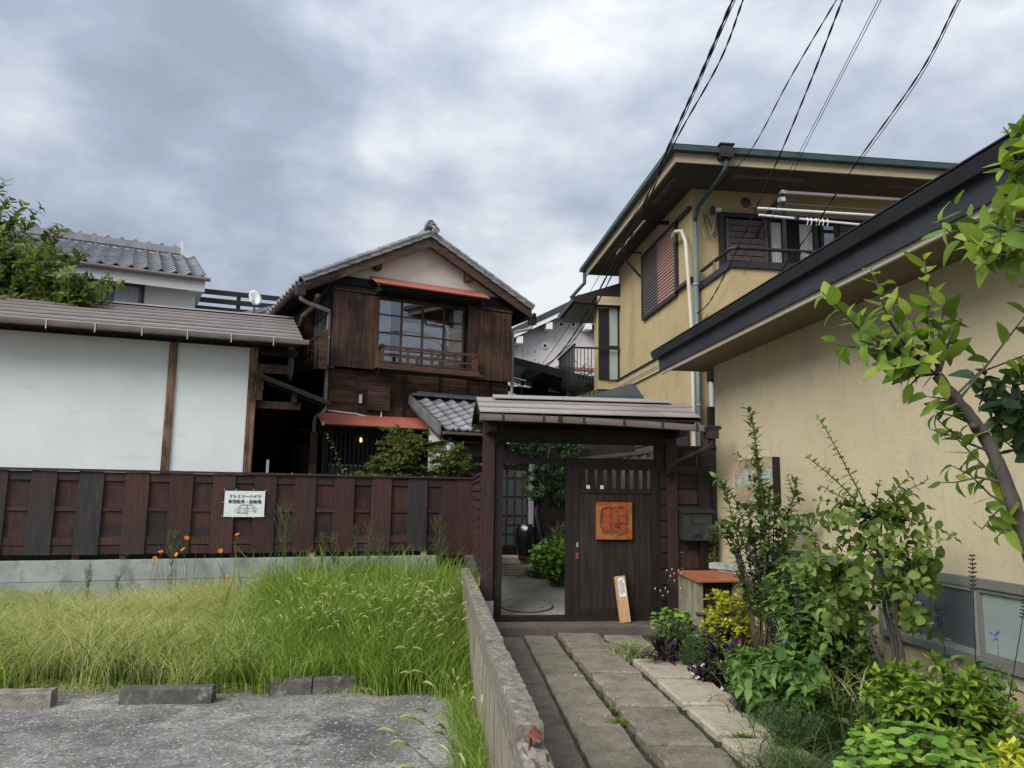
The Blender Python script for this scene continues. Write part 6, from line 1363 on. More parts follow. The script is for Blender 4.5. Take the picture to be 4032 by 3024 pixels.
for a in [(633, 2172, 'orange cosmos bloom left of the slender fleabane'), (735, 2118, 'highest orange cosmos bloom of the left cluster'), (720, 2163, 'orange cosmos bloom right beside the slender fleabane'), (694, 2183, 'orange cosmos bloom low at the foot of the slender fleabane'), (934, 2104, 'orange cosmos bloom below the white notice'),
          (868, 2168, 'orange cosmos bloom between the left cluster and the notice'), (610, 2199, 'lowest left orange cosmos bloom above the footing'), (897, 2268, 'orange cosmos bloom deep in the tall green grass')]: cosmos(*a)
pl = Plant('cosmos_foliage', 'feathery cosmos stems and buds among the orange blooms', 'plant', FN.w(-4.1, -.5, -.2), 'leaf_weed', 'stem_green', ('lance', .12, .1, .3))
for _ in range(16):
    b = FN.w(random.uniform(-4.8, -3.6), -.5+random.uniform(-.1, .1), -.2); e = b+Vector((random.uniform(-.25, .25), random.uniform(-.1, .1), random.uniform(.6, 1.05))); p = bez(b, b.lerp(e, .5)+Vector((0, 0, .1)), e, 6, .01); pl.stem(p, .0025, .001, 3); pl.leaves(p, .25, 1, .05, .07, 2, 40, .3)
pl.finish(0)

# ---- nandina behind the board fence (flat sprays of small leaflets)
def nandina(px_, pt, pb, wpx, b_, label, n=40, mat='leaf_nandina'):
    q = FN.B(px_, pt, b_); top = FN.w(q.x, b_, q.z); base = FN.w(q.x, b_, .45); k = pxs(top); R = wpx*k/2; hgt = top.z-.45
    pl = Plant('nandina', label, 'shrub', base, mat, 'stem_brown', ('lance', .42, .2, .25))
    zl = max(.2, FN.B(px_, pb, b_).z-.45)
    for i in range(n):
        an = random.uniform(0, 6.28); rr = math.sqrt(random.random()); zz = zl + (hgt-zl)*random.random()
        wr_ = R*(.75+.45*(1-(zz-zl)/(hgt-zl)))*rr
        s0 = base+Vector((random.uniform(-.12, .12), random.uniform(-.12, .12), zz*.7)); tip = base+Vector((math.cos(an)*wr_, math.sin(an)*wr_*.8, min(hgt, zz)))
        p = bez(s0, s0.lerp(tip, .4)+Vector((0, 0, .15)), tip, 6); pl.stem(p, .005, .002, 4); out_ = Vector((math.cos(an), math.sin(an), .05))
        for j in range(7):
            c_ = p[random.randint(3, 5)]; an2 = an+random.uniform(-1.3, 1.3); e = c_+Vector((math.cos(an2), math.sin(an2), random.uniform(-.12, .22)))*random.uniform(.10, .20)
            tw = [c_, c_.lerp(e, .5), e]; pl.leaves(tw, .1, 1.1, .017, .062, 2, 38, .8, taper=.3)
    for _ in range(5): p = bez(base+Vector((random.uniform(-.1, .1), 0, 0)), base+Vector((random.uniform(-.1, .1), 0, hgt*.5)), base+Vector((random.uniform(-.2, .2), 0, hgt*.8)), 5); pl.stem(p, .012, .006, 5)
    return pl.finish(40)
nandina(1590, 1676, 1880, 200, .75, 'tallest nandina bush with yellow-green top behind the board fence', 50)
nandina(1545, 1780, 1880, 170, .55, 'low yellowish nandina spray at the left of the tall bush', 26)
nandina(1770, 1755, 1880, 210, .6, 'nandina bush below the globe lamp beside the gate', 44)
nandina(1440, 1855, 1885, 50, .3, 'small reddish nandina shoot just above the fence cap', 6)
vn = Plant('climbing_vine', 'slender vine with round pale leaves climbing diagonally by the lattice window', 'vine', FN.w(-1.95, .6, .45), 'leaf_vine', 'stem_green', ('round', .9, .15, .3))
vp = [FN.B(x, y, .6) for x, y in [(1392, 1880), (1350, 1862), (1342, 1835), (1325, 1795), (1312, 1750), (1294, 1722), (1283, 1703)]]; vp = [FN.w(p.x, .6, p.z) for p in vp]; vn.stem([vp[0]-Vector((0, 0, 1.2))]+vp, .004, .002); vn.leaves(vp, 0, 1, .055, .085, 1, 75, .2, taper=.3); vn.finish(24)

# ---- persimmon tree far left
pc = aty(45, 1000, 13.6); tb = Vector((pc.x-.7, pc.y+.4, .45))
pt = Plant('persimmon_tree', 'leafy persimmon tree at the far left rising behind the storehouse roof', 'tree', tb, 'leaf_persimmon', 'stem_brown', ('ovate', .55, .3, .5))
trunk = bez(tb, tb+Vector((.1, 0, 2)), Vector((pc.x-.2, pc.y, 4.6)), 8, .03); pt.stem(trunk, .13, .06, 8)
for i in range(130):
    s0 = trunk[random.randint(3, 7)]; tx, ty = random.uniform(-330, 385), None
    cap = 1180 if tx > 200 else 1150; topy = 1045 - 1.1*max(0, 170-tx) if tx < 170 else 940+ (tx-170)*.9; topy = max(topy, 760) 
    pyy = random.uniform(topy+30, cap); e = aty(tx, pyy, pc.y+random.uniform(-1.0, 1.0)); p = bez(s0, s0.lerp(e, .5)+Vector((0, 0, .35)), e, 6, .03); pt.stem(p, .022, .006, 4); pt.leaves(p, .35, 1.05, .06, .20, 2, 55, .3, taper=.2)
    for _ in range(5):
        s1 = p[random.randint(2, 5)]; e1 = s1+Vector((random.uniform(-.5, .5), random.uniform(-.4, .4), random.uniform(-.3, .4))); tw = bez(s1, s1.lerp(e1, .5)+Vector((0, 0, .06)), e1, 4); pt.stem(tw, .006, .003, 3); pt.leaves(tw, .1, 1.1, .05, .18, 2, 55, .3, taper=.2)
for tx, tyy in ((20, 712), (-10, 760), (40, 790), (70, 860), (30, 880), (110, 900), (60, 930), (140, 950), (180, 960), (95, 805), (160, 820), (215, 895), (250, 900), (330, 1000), (385, 1130)):   # free shoots
    e = aty(tx, tyy, pc.y); s0 = e+Vector((-.35, 0, -.75)); tw = bez(s0, s0.lerp(e, .5)+Vector((-.05, 0, .1)), e, 6); pt.stem(tw, .010, .004, 4); pt.leaves(tw, .1, 1.05, .06, .20, 2, 50, .3, taper=.1)
pt.finish(280)

# ---- bamboo-like greenery in the gap behind the lean-to roof
for i, (px_, py_, ww, lab) in enumerate([(2075, 1535, 90, 'pale leafy bush seen under the black lean-to roof near the wooden house'), (2200, 1560, 110, 'yellow-green leafy bush seen between the lean-to posts'), (2330, 1530, 120, 'yellow-green bush beside the small hipped bay roof')]):
    c_ = aty(px_, py_, 21.0); pl = Plant('distant_bush', lab, 'shrub', (c_.x, c_.y, .44), 'leaf_far', 'stem_green', ('lance', .22, .1, .4)); bushy(pl, (c_.x, c_.y, .44), ww*pxs(c_)*.9, .8, c_.z+.4, 46, .26, .10, 2, 40, .01, .45, .5, twigs=1); pl.finish(0)

# ---- evergreen and low plants behind the gate
def px_bush(name, label, cat, px_, top, y, zbase, wpx, mat, geo, n, size, gap, smat='stem_brown', k=2, ang=55, nobj=0, depth=.8, t0=.3, zmin=.35, twigs=0, up=.5, r0=.005, group=None, flat=.55):
    c_ = aty(px_, top, y); base = Vector((c_.x, c_.y, zbase)); kk = pxs(c_); pl = Plant(name, label, cat, base, mat, smat, geo, group)
    bushy(pl, base, wpx*kk/2, wpx*kk/2*depth, c_.z-zbase, n, size, gap, k, ang, r0, t0, zmin, flat, twigs, up); return pl
c_ = aty(2150, 1750, 11.9); base = Vector((.62, 12.4, .4))
ev = Plant('yew_pine', 'dark narrow-leaved evergreen tree with crooked trunk behind the gate opening', 'tree', base, 'leaf_dark', 'stem_dark', ('lance', .26, .15, .3))
def atb(x, y, d): return aty(x, y, d)
tr = [base, atb(2110, 2010, 12.3), atb(2145, 1940, 12.3), atb(2120, 1880, 12.3), atb(2160, 1800, 12.3), atb(2170, 1740, 12.3)]; ev.stem(tr, .05, .02, 7)
for x, y in [(2060, 1790), (2030, 1760), (2090, 1760), (2130, 1770), (2170, 1750), (2210, 1770), (2250, 1790), (2075, 1860), (2110, 1850), (2150, 1845), (2190, 1850), (2225, 1860), (2270, 1760), (2200, 1930), (2225, 1925), (2180, 1990), (2210, 1980), (2105, 1960), (2090, 1950), (2240, 2000), (2140, 1900), (2170, 1880), (2200, 1890), (2100, 1900), (2230, 1960), (2160, 1930), (2250, 1900), (2265, 1840), (2250, 1950), (2150, 1720), (2220, 1720), (2060, 1700), (2250, 1700), (2190, 1700)]:
    e = atb(x, y, 12.3+random.uniform(-.35, .35)); s0 = min(tr, key=lambda q: (q-e).length); p = bez(s0, s0.lerp(e, .5)-Vector((0, 0, .03)), e, 5); ev.stem(p, .008, .004, 4); ev.leaves(p, .3, 1.05, .014, .11, 2, 50, .35)
    for _ in range(4): e1 = e+Vector((random.uniform(-.16, .16), random.uniform(-.2, .2), random.uniform(-.05, .16))); ev.leaves([e-Vector((0, 0, .03)), e1], 0, 1.05, .014, .11, 2, 50, .35)
ev.finish(120)
pl = px_bush('hydrangea', 'bright green broad-leaved hydrangea inside the gate beside the black jar', 'shrub', 2190, 2090, 11.3, .30, 210, 'leaf_geranium', ('heart', .82, .2, .4), 44, .105, .06, 'stem_green', nobj=90, t0=.2, zmin=.2, up=.7); pl.finish(90)
pl = px_bush('hydrangea', 'darker leafy shrub with small white-edged leaves above the bright hydrangea', 'shrub', 2215, 2040, 12.0, .38, 170, 'leaf_shrub', ('ovate', .6, .2, .3), 34, .065, .04, 'stem_green', t0=.3, zmin=.35, up=.6); pl.finish(40)
pl = px_bush('hydrangea', 'left clump of the hydrangea, overhanging the courtyard paving', 'shrub', 2125, 2120, 11.8, .36, 120, 'leaf_geranium', ('heart', .82, .2, .4), 20, .09, .06, 'stem_green', t0=.25, zmin=.25, up=.7); pl.finish(50)
c_ = gz(2130, 2270, .34); P = np.array([[c_.x+random.gauss(0, .17)+random.random()*.5, c_.y+random.gauss(0, .10), .32] for _ in range(1500)]); blades('sedge_clump', 'dense dark sedge grass edging the courtyard path inside the gate', P, RNG.uniform(.12, .30, 1500), 'blade_dark', .006, 1.2, cat='grass')

# ================================================================== FLOWER BED RIGHT OF THE PATH
def ground_at(px_, py_): return gz(px_, py_, -.03)
# tall evergreen shrub with upright shoots by the signboard
base = Vector((2.36, 7.35, -.03)); Ysh = 7.3
sh = Plant('evergreen_shrub', 'tall upright dark evergreen shrub with long leafy shoots in front of the wooden signboard', 'shrub', base, 'leaf_shrub', 'stem_brown', ('ovate', .42, .25, .3))
for (tx, ty_), (mx_, my_), dd in [((2945, 1612), (2985, 1900), 0), ((2960, 1640), (2990, 1950), .1), ((2822, 1880), (2900, 2080), -.1), ((2845, 1920), (2930, 2090), .15), ((3135, 1890), (3110, 2050), 0), ((3148, 1960), (3090, 2080), .1), ((3210, 2060), (3120, 2120), -.05), ((3170, 2075), (3100, 2150), .1), ((2805, 2090), (2900, 2150), -.1), ((2790, 2110), (2900, 2190), .1), ((2900, 2000), (2960, 2100), .1), ((3060, 1960), (3040, 2100), .1), ((2990, 1850), (3000, 2050), .15), ((2960, 1760), (3000, 2000), -.1), ((3030, 1930), (3030, 2060), -.1), ((2870, 2060), (2940, 2180), .2), ((3010, 2030), (3020, 2180), -.2), ((2930, 2080), (2980, 2200), .1), ((3080, 2060), (3060, 2180), .2), ((2990, 2110), (3000, 2230), 0), ((2900, 2150), (2970, 2240), 0), ((3100, 2150), (3060, 2240), 0)]:
    e = aty(tx, ty_, Ysh+dd); mdl = aty(mx_, my_, Ysh+dd*.5); p = bez(base+Vector((random.uniform(-.08, .08), random.uniform(-.08, .08), 0)), mdl*2-(base+e)/2*1.0, e, 10)
    sh.stem(p, .009, .0035, 5); sh.leaves(p, .36, 1.01, .037, .112, 2, 52, .3, taper=.15)
    for _ in range(1): s0 = p[random.randint(4, 6)]; e1 = s0+Vector((random.uniform(-.22, .22), random.uniform(-.2, .2), random.uniform(.05, .22))); tw = bez(s0, s0.lerp(e1, .5)+Vector((0, 0, .03)), e1, 4); sh.stem(tw, .004, .002, 3); sh.leaves(tw, .1, 1.0, .033, .105, 2, 55, .35)
sh.finish(300)
# small tree with round leaves
base = Vector((2.56, 5.2, -.03)); Yt = 5.15
ts = Plant('round_leaf_tree', 'young tree with rounded light green leaves and long arching shoots between the two low windows', 'tree', base, 'leaf_round', 'bark', ('round', .72, .18, .35))
lo = [aty(x, y, Yt-.2) for x, y in [(3505, 2700), (3495, 2450), (3470, 2400)]]
forks = [aty(3440, 2050, Yt), aty(3450, 2220, Yt), aty(3520, 2300, Yt-.1), aty(3360, 2280, Yt)]
for fk in forks: p = bez(base+Vector((random.uniform(-.08, .08), 0, 0)), base.lerp(fk, .5)+Vector((random.uniform(-.06, .06), 0, .1)), fk, 8, .012); ts.stem(p, .017, .010, 6)
for (tx, ty_), sz, dd in [((3215, 1634), .072, 0), ((3175, 1795), .074, 0), ((3225, 1910), .078, .1), ((3465, 1885), .07, 0), ((3580, 1875), .085, 0), ((3655, 1885), .075, -.1), ((3600, 1945), .08, .1), ((3300, 1985), .075, .1), ((3250, 2085), .08, 0), ((3365, 2020), .075, -.1), ((3660, 2075), .09, 0), ((3640, 2030), .085, .1), ((3700, 2255), .095, 0), ((3660, 2230), .09, .1), ((3230, 2190), .085, -.1), ((3280, 2230), .09, 0), ((3180, 2200), .075, 0), ((3560, 2100), .09, 0), ((3500, 2010), .085, .1), ((3420, 2120), .085, -.1), ((3600, 2180), .09, -.1), ((3560, 2290), .095, -.15), ((3620, 2330), .095, 0), ((3460, 2350), .09, -.15), ((3380, 2380), .085, 0), ((3590, 2390), .10, -.2), ((3480, 2180), .09, .1), ((3350, 2150), .085, .1), ((3520, 2220), .09, -.2), ((3340, 2330), .085, -.1), ((3640, 2140), .09, .1), ((3400, 2250), .09, -.2), ((3480, 2280), .09, .1), ((3300, 2420), .09, .1), ((3230, 2330), .09, .2), ((3420, 2500), .09, .1), ((3560, 2460), .095, 0), ((3200, 2120), .08, .15), ((3240, 2260), .085, .1), ((3700, 2200), .09, .1), ((3690, 2300), .09, .1), ((3350, 2470), .09, .2), ((3130, 2260), .075, .3), ((3270, 2400), .085, .2), ((3180, 2330), .08, .25), ((3120, 2060), .07, .2), ((3620, 2450), .09, .0)]:
    e = aty(tx, ty_, Yt+dd); s0 = min(forks, key=lambda q: (q-e).length + (.0 if q.z < e.z+.3 else 1)); sag = .04 if ty_ < 2000 else .1
    p = bez(s0, s0.lerp(e, .45)+Vector((0, 0, sag)), e, 8, .006); ts.stem(p, .006, .0025, 4); ts.leaves(p, .12, 1.02, sz*.55, sz*1.0, 2, 62, .45, taper=.35 if ty_ < 1930 else .1)
    if ty_ > 1950:
        for _ in range(2):
            s1 = p[random.randint(3, 7)]; e1 = s1+Vector((random.uniform(-.26, .20), random.uniform(-.2, .1), random.uniform(-.16, .20))); tw = bez(s1, s1.lerp(e1, .5)+Vector((0, 0, .03)), e1, 4); ts.stem(tw, .003, .0015, 3); ts.leaves(tw, .2, 1.05, .052, sz*.95, 2, 60, .5)
ts.finish(300)
for x0, x1 in ((3510, 3480), (3540, 3560), (3420, 3385)):
    a, b = ground_at(x0, 2590), aty(x1, 2300, 5.9)
# salvia masses
def salvia(label, base, rx, ry, h, n, spikes, sz=.085, nobj=180, lean=(0, 0)):
    sz *= 1.25
    pl = Plant('salvia', label, 'plant', base, 'leaf_salvia', 'stem_dark', ('heart', .66, .22, .45), group='blue salvia in the flower bed')
    bushy(pl, base, rx, ry, h, n, sz, .058, 2, 62, .004, .22, .42, .6, 0, .75, lean=lean, stem_n=4); fl = MB(); off = Vector(base)
    for (dx, dy, z) in spikes:
        b = Vector(base)+Vector((dx*.5, dy*.5, h*.4)); e = Vector(base)+Vector((dx, dy, z)); p = bez(b, b.lerp(e, .5)+Vector((dx*.05, 0, .05)), e, 9); pl.stem(p, .0045, .002, 4)
        for k in range(9):
            c_ = p[-1].lerp(p[-3], k/9)
            for s_ in (-1, 1): fl.tube([c_-off, c_-off+Vector((s_*.006, random.uniform(-.012, .012), -.003)), c_-off+Vector((s_*.022, random.uniform(-.012, .012), .003))], [.002, .006, .003], 4)
    r = pl.finish(nobj)
    if fl.v: o = fl.build('flower_calyxes', 'stem_dark', r); o['kind'] = 'stuff'
    return r
sb1 = Vector((2.42, 6.35, -.03))
salvia('tallest mass of heart-leaved salvia in the middle of the bed', sb1, .42, .62, 1.24, 110, [(-.55, .1, 1.12), (-.25, .2, 1.25), (.1, .1, 1.30), (-.4, .3, 1.2)])
salvia('lower salvia mass at the path edge with large drooping heart leaves', Vector((1.90, 5.65, -.03)), .36, .45, .58, 62, [(-.1, -.2, .75), (.2, .1, .9)], .10, 150)
salvia('salvia with tall dark spikes in front of the right low window', Vector((2.72, 4.75, -.03)), .34, .40, .74, 30, [(.05, -.05, 1.26), (.28, -.18, 1.08), (-.1, .1, .95), (.35, -.3, .82), (.44, -.35, .86)], .10, 110)
salvia('young salvia stems under the left low window', Vector((2.62, 5.95, -.03)), .25, .3, .72, 22, [(-.25, .1, .98), (-.42, .3, 1.0)], .08, 60)
def blooms(px_, py_, y, mat, n, sp, sz, label, name='blue_flower', cat='flower', geo=('lance', .45, .2, .6), stem=.12):
    c_ = aty(px_, py_, y); root = thing(name, label, cat, pos=c_-Vector((0, 0, stem))); me = mesh_of('petal', leaf_geo(geo[1], geo[0], geo[2], geo[3])[0], leaf_geo(*([geo[1], geo[0], geo[2], geo[3]]))[1], mat, True)
    MB().tube([(0, 0, 0), (.004, 0, stem*.5), (0, 0, stem)], .0016, 4).build('stem', 'stem_green', root)
    for _ in range(n):
        d = Vector((random.gauss(0, 1), random.gauss(0, 1), random.gauss(.1, .8))).normalized(); p = Vector((0, 0, stem))+Vector((random.uniform(-sp, sp), random.uniform(-sp, sp), random.uniform(-sp, sp))); x = d.orthogonal().normalized()
        mm = Matrix((x, d, x.cross(d))).transposed().to_4x4() @ Matrix.Scale(sz, 4); mm.translation = p; link('petal', me, root, mtx=mm)
for a in [(3608, 2320, 5.6, 'blue salvia bloom beside the round-leaf tree at the window corner'), (3630, 2365, 5.6, 'fainter blue salvia bloom just below the window-corner one'), (3925, 2505, 4.6, 'blue salvia bloom low at the right edge window'), (2915, 2247, 7.9, 'blue-violet bloom above the rust-red bin lid'), (3118, 2150, 7.4, 'blue bloom among the tall shrub stems'), (3090, 2532, 6.0, 'small blue bloom low in the salvia mass')]:
    blooms(a[0], a[1], a[2], 'petal_blue', 9, .018, .030, a[3])
# golden shrubs
golden = ('lance', .46, .2, .3)
def rosette(pl, base, rx, ry, h, n, size, k=7, rings=2):
    base = Vector(base)
    for i in range(n):
        an = random.uniform(0, 6.283); rr = math.sqrt(random.random()); el = math.sqrt(max(0, 1-rr*rr)); sh_ = random.uniform(.72, 1.08)
        tip = base+Vector((rx*rr*math.cos(an), ry*rr*math.sin(an), h*(.30+.70*el)))*1.0; tip = base+(tip-base)*sh_
        b0 = base+Vector((rx*.2*math.cos(an), ry*.2*math.sin(an), 0)); p = bez(b0, b0.lerp(tip, .6)-Vector((0, 0, .03)), tip, 5); pl.stem(p, .0035, .002, 3); d = (p[-1]-p[-2]).normalized(); d = (d+Vector((0, 0, .5))).normalized(); x = d.orthogonal().normalized(); y = d.cross(x)
        for r_ in range(rings):
            for q in range(k):
                a = q*2*math.pi/k+r_*.5+random.uniform(-.2, .2); ag = math.radians(28+34*r_+random.uniform(-8, 8)); rad = x*math.cos(a)+y*math.sin(a); ld = d*math.cos(ag)+rad*math.sin(ag)
                pl.leaf(tip-d*(.012*r_), ld, d*.9-rad*.2, size*random.uniform(.75, 1.1)*(1 if r_ else .8))
        for q in range(5): t_ = random.uniform(.3, .9); c_ = p[0].lerp(p[-1], t_); a = random.uniform(0, 6.28); pl.leaf(c_, x*math.cos(a)+y*math.sin(a)+d*.5, d, size*.9)
pl = Plant('golden_shrub', 'rounded golden-yellow leaved shrub beside the rust-lidded bin', 'shrub', Vector((2.13, 7.6, -.03)), 'leaf_golden', 'stem_brown', golden); rosette(pl, pl.pos, .30, .30, .70, 150, .062); pl.finish(300)
gb = gz(3700, 2960, -.03); pl = Plant('lime_shrub', 'lime-green spreading shrub with leaf rosettes below the right low window', 'shrub', Vector((2.38, 4.5, -.03)), 'leaf_lime', 'stem_green', ('lance', .42, .22, .3)); rosette(pl, pl.pos, .44, .44, .66, 110, .082, 7, 3); pl.finish(300)
pl = Plant('golden_shrub', 'bright yellow shrub cut by the bottom right picture corner', 'shrub', Vector((2.16, 3.32, -.03)), 'leaf_golden', 'stem_brown', golden); rosette(pl, pl.pos, .24, .28, .56, 80, .066); pl.finish(220)
# geranium-like round leaves
def rounds(name, label, base, rx, ry, h, n, size, mat='leaf_geranium', nobj=90, smat='stem_green', geo='disc'):
    pl = Plant(name, label, 'plant', base, mat, smat, geo); base = Vector(base)
    for i in range(n):
        an = random.uniform(0, 6.28); rr = math.sqrt(random.random()); e = base+Vector((rx*rr*math.cos(an), ry*rr*math.sin(an), h*(.35+.65*math.sqrt(1-rr*rr))*random.uniform(.7, 1.05)))
        p = bez(base.lerp(e, .1), base.lerp(e, .5)+Vector((0, 0, .04)), e, 4); pl.stem(p, .0022, .0015, 3); out_ = Vector((math.cos(an), math.sin(an), 0)); tl = random.uniform(.1, .8)
        nn = Vector((0, 0, 1))+out_*tl+Vector((random.uniform(-.25, .25), random.uniform(-.25, .25)-.15, 0)); d = out_+Vector((random.uniform(-.5, .5), random.uniform(-.5, .5), -tl*.5)); pl.leaf(e-d.normalized()*size*.3, d, nn, size*random.uniform(.6, 1.1))
    return pl.finish(nobj)
rounds('geranium', 'large clump of round scalloped geranium leaves at the bottom of the bed', Vector((2.02, 4.02, -.03)), .36, .36, .47, 330, .070, nobj=240)
rounds('geranium', 'small lime clump of round leaves at the gate foot beside the grey stone', gz(2650, 2520, -.03), .26, .2, .34, 130, .07, nobj=90)
rounds('geranium', 'second geranium clump with an orange bloom at the bottom edge', Vector((2.22, 3.75, -.03)), .2, .2, .34, 70, .078, nobj=60)
blooms(3775, 2965, 4.0, 'petal_orange', 10, .018, .026, 'faded orange bloom in the geranium clump near the bottom edge', 'orange_flower')
blooms(3062, 2878, 5.15, 'petal_orange', 16, .010, .024, 'orange marigold bloom at the path edge', 'orange_flower', stem=.06)
pl = Plant('marigold', 'feathery dark green marigold foliage bush at the path edge', 'plant', Vector((1.76, 5.08, -.03)), 'leaf_marigold', 'stem_green', ('lance', .22, .15, .3)); bushy(pl, pl.pos, .25, .22, .36, 70, .036, .017, 2, 50, .002, .25, .35, .5, 1, .6); pl.finish(0)
pl = Plant('marigold', 'small feathery green plant beside the dark violet spiky leaves', 'plant', gz(2720, 2640, -.03), 'leaf_marigold', 'stem_green', ('lance', .22, .15, .3)); bushy(pl, pl.pos, .16, .15, .28, 36, .036, .018, 2, 50, .002, .25, .35, .5, 1, .6); pl.finish(0)
pl = Plant('ball_plant', 'small dense dark green ball-shaped plant on the pale slab edge', 'plant', gz(2932, 2830, -.03), 'leaf_box', 'stem_green', ('ovate', .6, .2, .3)); bushy(pl, pl.pos, .115, .115, .20, 110, .013, .010, 3, 55, .0015, .3, .45, .5, 0, .5); pl.finish(0)
# purple plants
def spiky(label, base, r, n, h, name='purple_spiderwort'):
    pl = Plant(name, label, 'plant', base, 'leaf_purple', 'stem_dark', ('lance', .22, .5, .4)); base = Vector(base)
    for i in range(n):
        an = random.uniform(0, 6.28); e = base+Vector((math.cos(an)*r*.3, math.sin(an)*r*.3, h*random.uniform(.4, 1))); pl.stem([base, base.lerp(e, .6), e], .005, .003, 4)
        for q in range(5): a = an+random.uniform(-2, 2); pl.leaf(e-Vector((0, 0, .03*q)), Vector((math.cos(a), math.sin(a), random.uniform(.2, 1.1))), Vector((0, 0, 1)), random.uniform(.16, .24))
    return pl.finish(45)
spiky('dark violet spiky-leaved plant at the end of the path by the gate', gz(2615, 2625, -.03), .18, 9, .24); spiky('dark violet spiky plant further right beside the golden shrub', Vector((1.86, 6.95, -.03)), .18, 9, .44)
pl = Plant('dark_heuchera', 'dense dark bronze-purple leaved plant with small white flowers', 'plant', gz(2795, 2705, -.03), 'leaf_bronze', 'stem_dark', ('heart', .8, .25, .4)); bushy(pl, pl.pos, .19, .17, .28, 60, .045, .03, 2, 60, .002, .2, .35, .55, 0, .8); pl.finish(60)
for i, (x, y) in enumerate([(2735, 2622), (2768, 2617), (2730, 2650), (2745, 2668), (2846, 2710)]): blooms(x, y, gz(2770, 2705).y-.05 if i < 4 else 6.1, 'petal_white', 6, .004, .020, ['white flower at the upper left of the bronze plant', 'white flower on top of the bronze plant', 'white flower at the left side of the bronze plant', 'white flower low on the bronze plant', 'single white flower by the path slab'][i], 'white_flower', geo=('round', .8, .1, .2), stem=.05)
for i, (x, y, d) in enumerate([(2914, 2521, 6.7), (2853, 2576, 6.6), (2503, 2502, 8.6), (2470, 2490, 8.6), (2516, 2475, 8.7)]): blooms(x, y, d, 'petal_magenta', 26, .010, .014, ['upper magenta globe flower beside the salvia', 'lower magenta globe flower beside the salvia', 'magenta bloom in the variegated plants by the gate', 'leftmost tiny magenta bloom by the gate apron', 'tiny magenta bloom highest in the variegated plants'][i], 'globe_flower', stem=.14)
pl = Plant('gomphrena', 'light green leafy plant with globe flowers between the bronze plant and the salvia', 'plant', Vector((1.80, 6.2, -.03)), 'leaf_salvia', 'stem_green', ('lance', .42, .2, .4)); bushy(pl, pl.pos, .24, .26, .50, 38, .075, .045, 2, 50, .003, .25, .35, .5, 0, .6); pl.finish(60)
pl = Plant('gomphrena', 'low leafy plant under the golden shrub', 'plant', Vector((1.86, 7.45, -.03)), 'leaf_shrub', 'stem_green', ('lance', .42, .2, .4)); bushy(pl, pl.pos, .22, .2, .34, 40, .08, .045, 2, 50, .003, .25, .35, .5, 0, .6); pl.finish(50)
pl = Plant('gomphrena', 'mixed green low plants behind the geranium clump by the gate', 'plant', Vector((1.72, 8.2, -.03)), 'leaf_shrub', 'stem_green', ('lance', .42, .2, .4)); bushy(pl, pl.pos, .26, .25, .34, 36, .08, .045, 2, 50, .003, .25, .35, .5, 0, .6); pl.finish(40)
c_ = gz(2500, 2600, -.03); P = np.array([[c_.x+random.gauss(0, .10), c_.y+random.gauss(0, .09), -.03] for _ in range(420)]); blades('variegated_plant', 'cream-striped narrow-leaved plants at the end of the path by the gate apron', P, RNG.uniform(.10, .26, 420), 'blade_variegated', .012, 1.0, cat='plant')
c_ = Vector((1.62, 4.55, -.03)); P = np.array([[c_.x+random.gauss(0, .13), c_.y+random.gauss(0, .18), -.03] for _ in range(900)]); blades('lilyturf', 'dark grassy lilyturf between the marigold and the geranium at the path edge', P, RNG.uniform(.12, .27, 900), 'blade_dark', .006, 1.3, cat='plant')
c_ = Vector((2.35, 5.5, -.03)); P = np.array([[c_.x+random.gauss(0, .30), c_.y+random.gauss(0, .35), -.03] for _ in range(1200)]); blades('bed_grass', 'dark shaded grassy leaves at the foot of the tan wall behind the lime shrub', P, RNG.uniform(.15, .42, 1200), 'blade_dark', .008, 1.2, cat='plant')
c_ = Vector((2.55, 5.6, -.03)); P = np.array([[c_.x+random.gauss(0, .2), c_.y+random.gauss(0, .25), -.03] for _ in range(90)]); blades('iris_leaves', 'long brownish sword-shaped leaves standing under the right low window', P, RNG.uniform(.4, .62, 90), 'blade_dry', .014, .7, cat='plant')
# pale bud stalks by the gate wing
bp_ = thing('bud_stalks', 'cluster of thin grey stalks with small white buds against the gate right wing', 'plant', pos=gz(2620, 2440, -.03))
for i, (x, y) in enumerate([(2626, 2250), (2646, 2245), (2654, 2262), (2672, 2250), (2640, 2272), (2682, 2264), (2655, 2290), (2580, 2322), (2600, 2330), (2620, 2320), (2610, 2350), (2630, 2335), (2680, 2320)]):
    e = aty(x, y, 9.0)-bp_.location; MB().tube(bez(Vector((random.uniform(-.08, .08), random.uniform(-.06, .06), 0)), Vector((e.x*.3, 0, e.z*.5)), e, 6), .0028, 4).build('stalk', 'stem_green', bp_, True); MB().lathe([(0, 0), (.006, .006), (.006, .018), (0, .026)], (e.x, e.y, e.z), 7).build('bud', 'petal_white', bp_, True)
P = np.array([[bp_.location.x+random.gauss(.02, .08), bp_.location.y+random.gauss(0, .05), -.03] for _ in range(160)]); blades('thin_leaves', 'narrow green leaves around the white bud stalks', P, RNG.uniform(.2, .45, 160), 'blade_green', .006, .6, cat='plant')
pl = px_bush('corner_bush', 'small light leafy bush in the gap between the gate wing and the tan wall', 'shrub', 2805, 2035, 9.75, -.03, 60, 'leaf_lime', ('ovate', .45, .2, .3), 14, .075, .045); pl.finish(20)
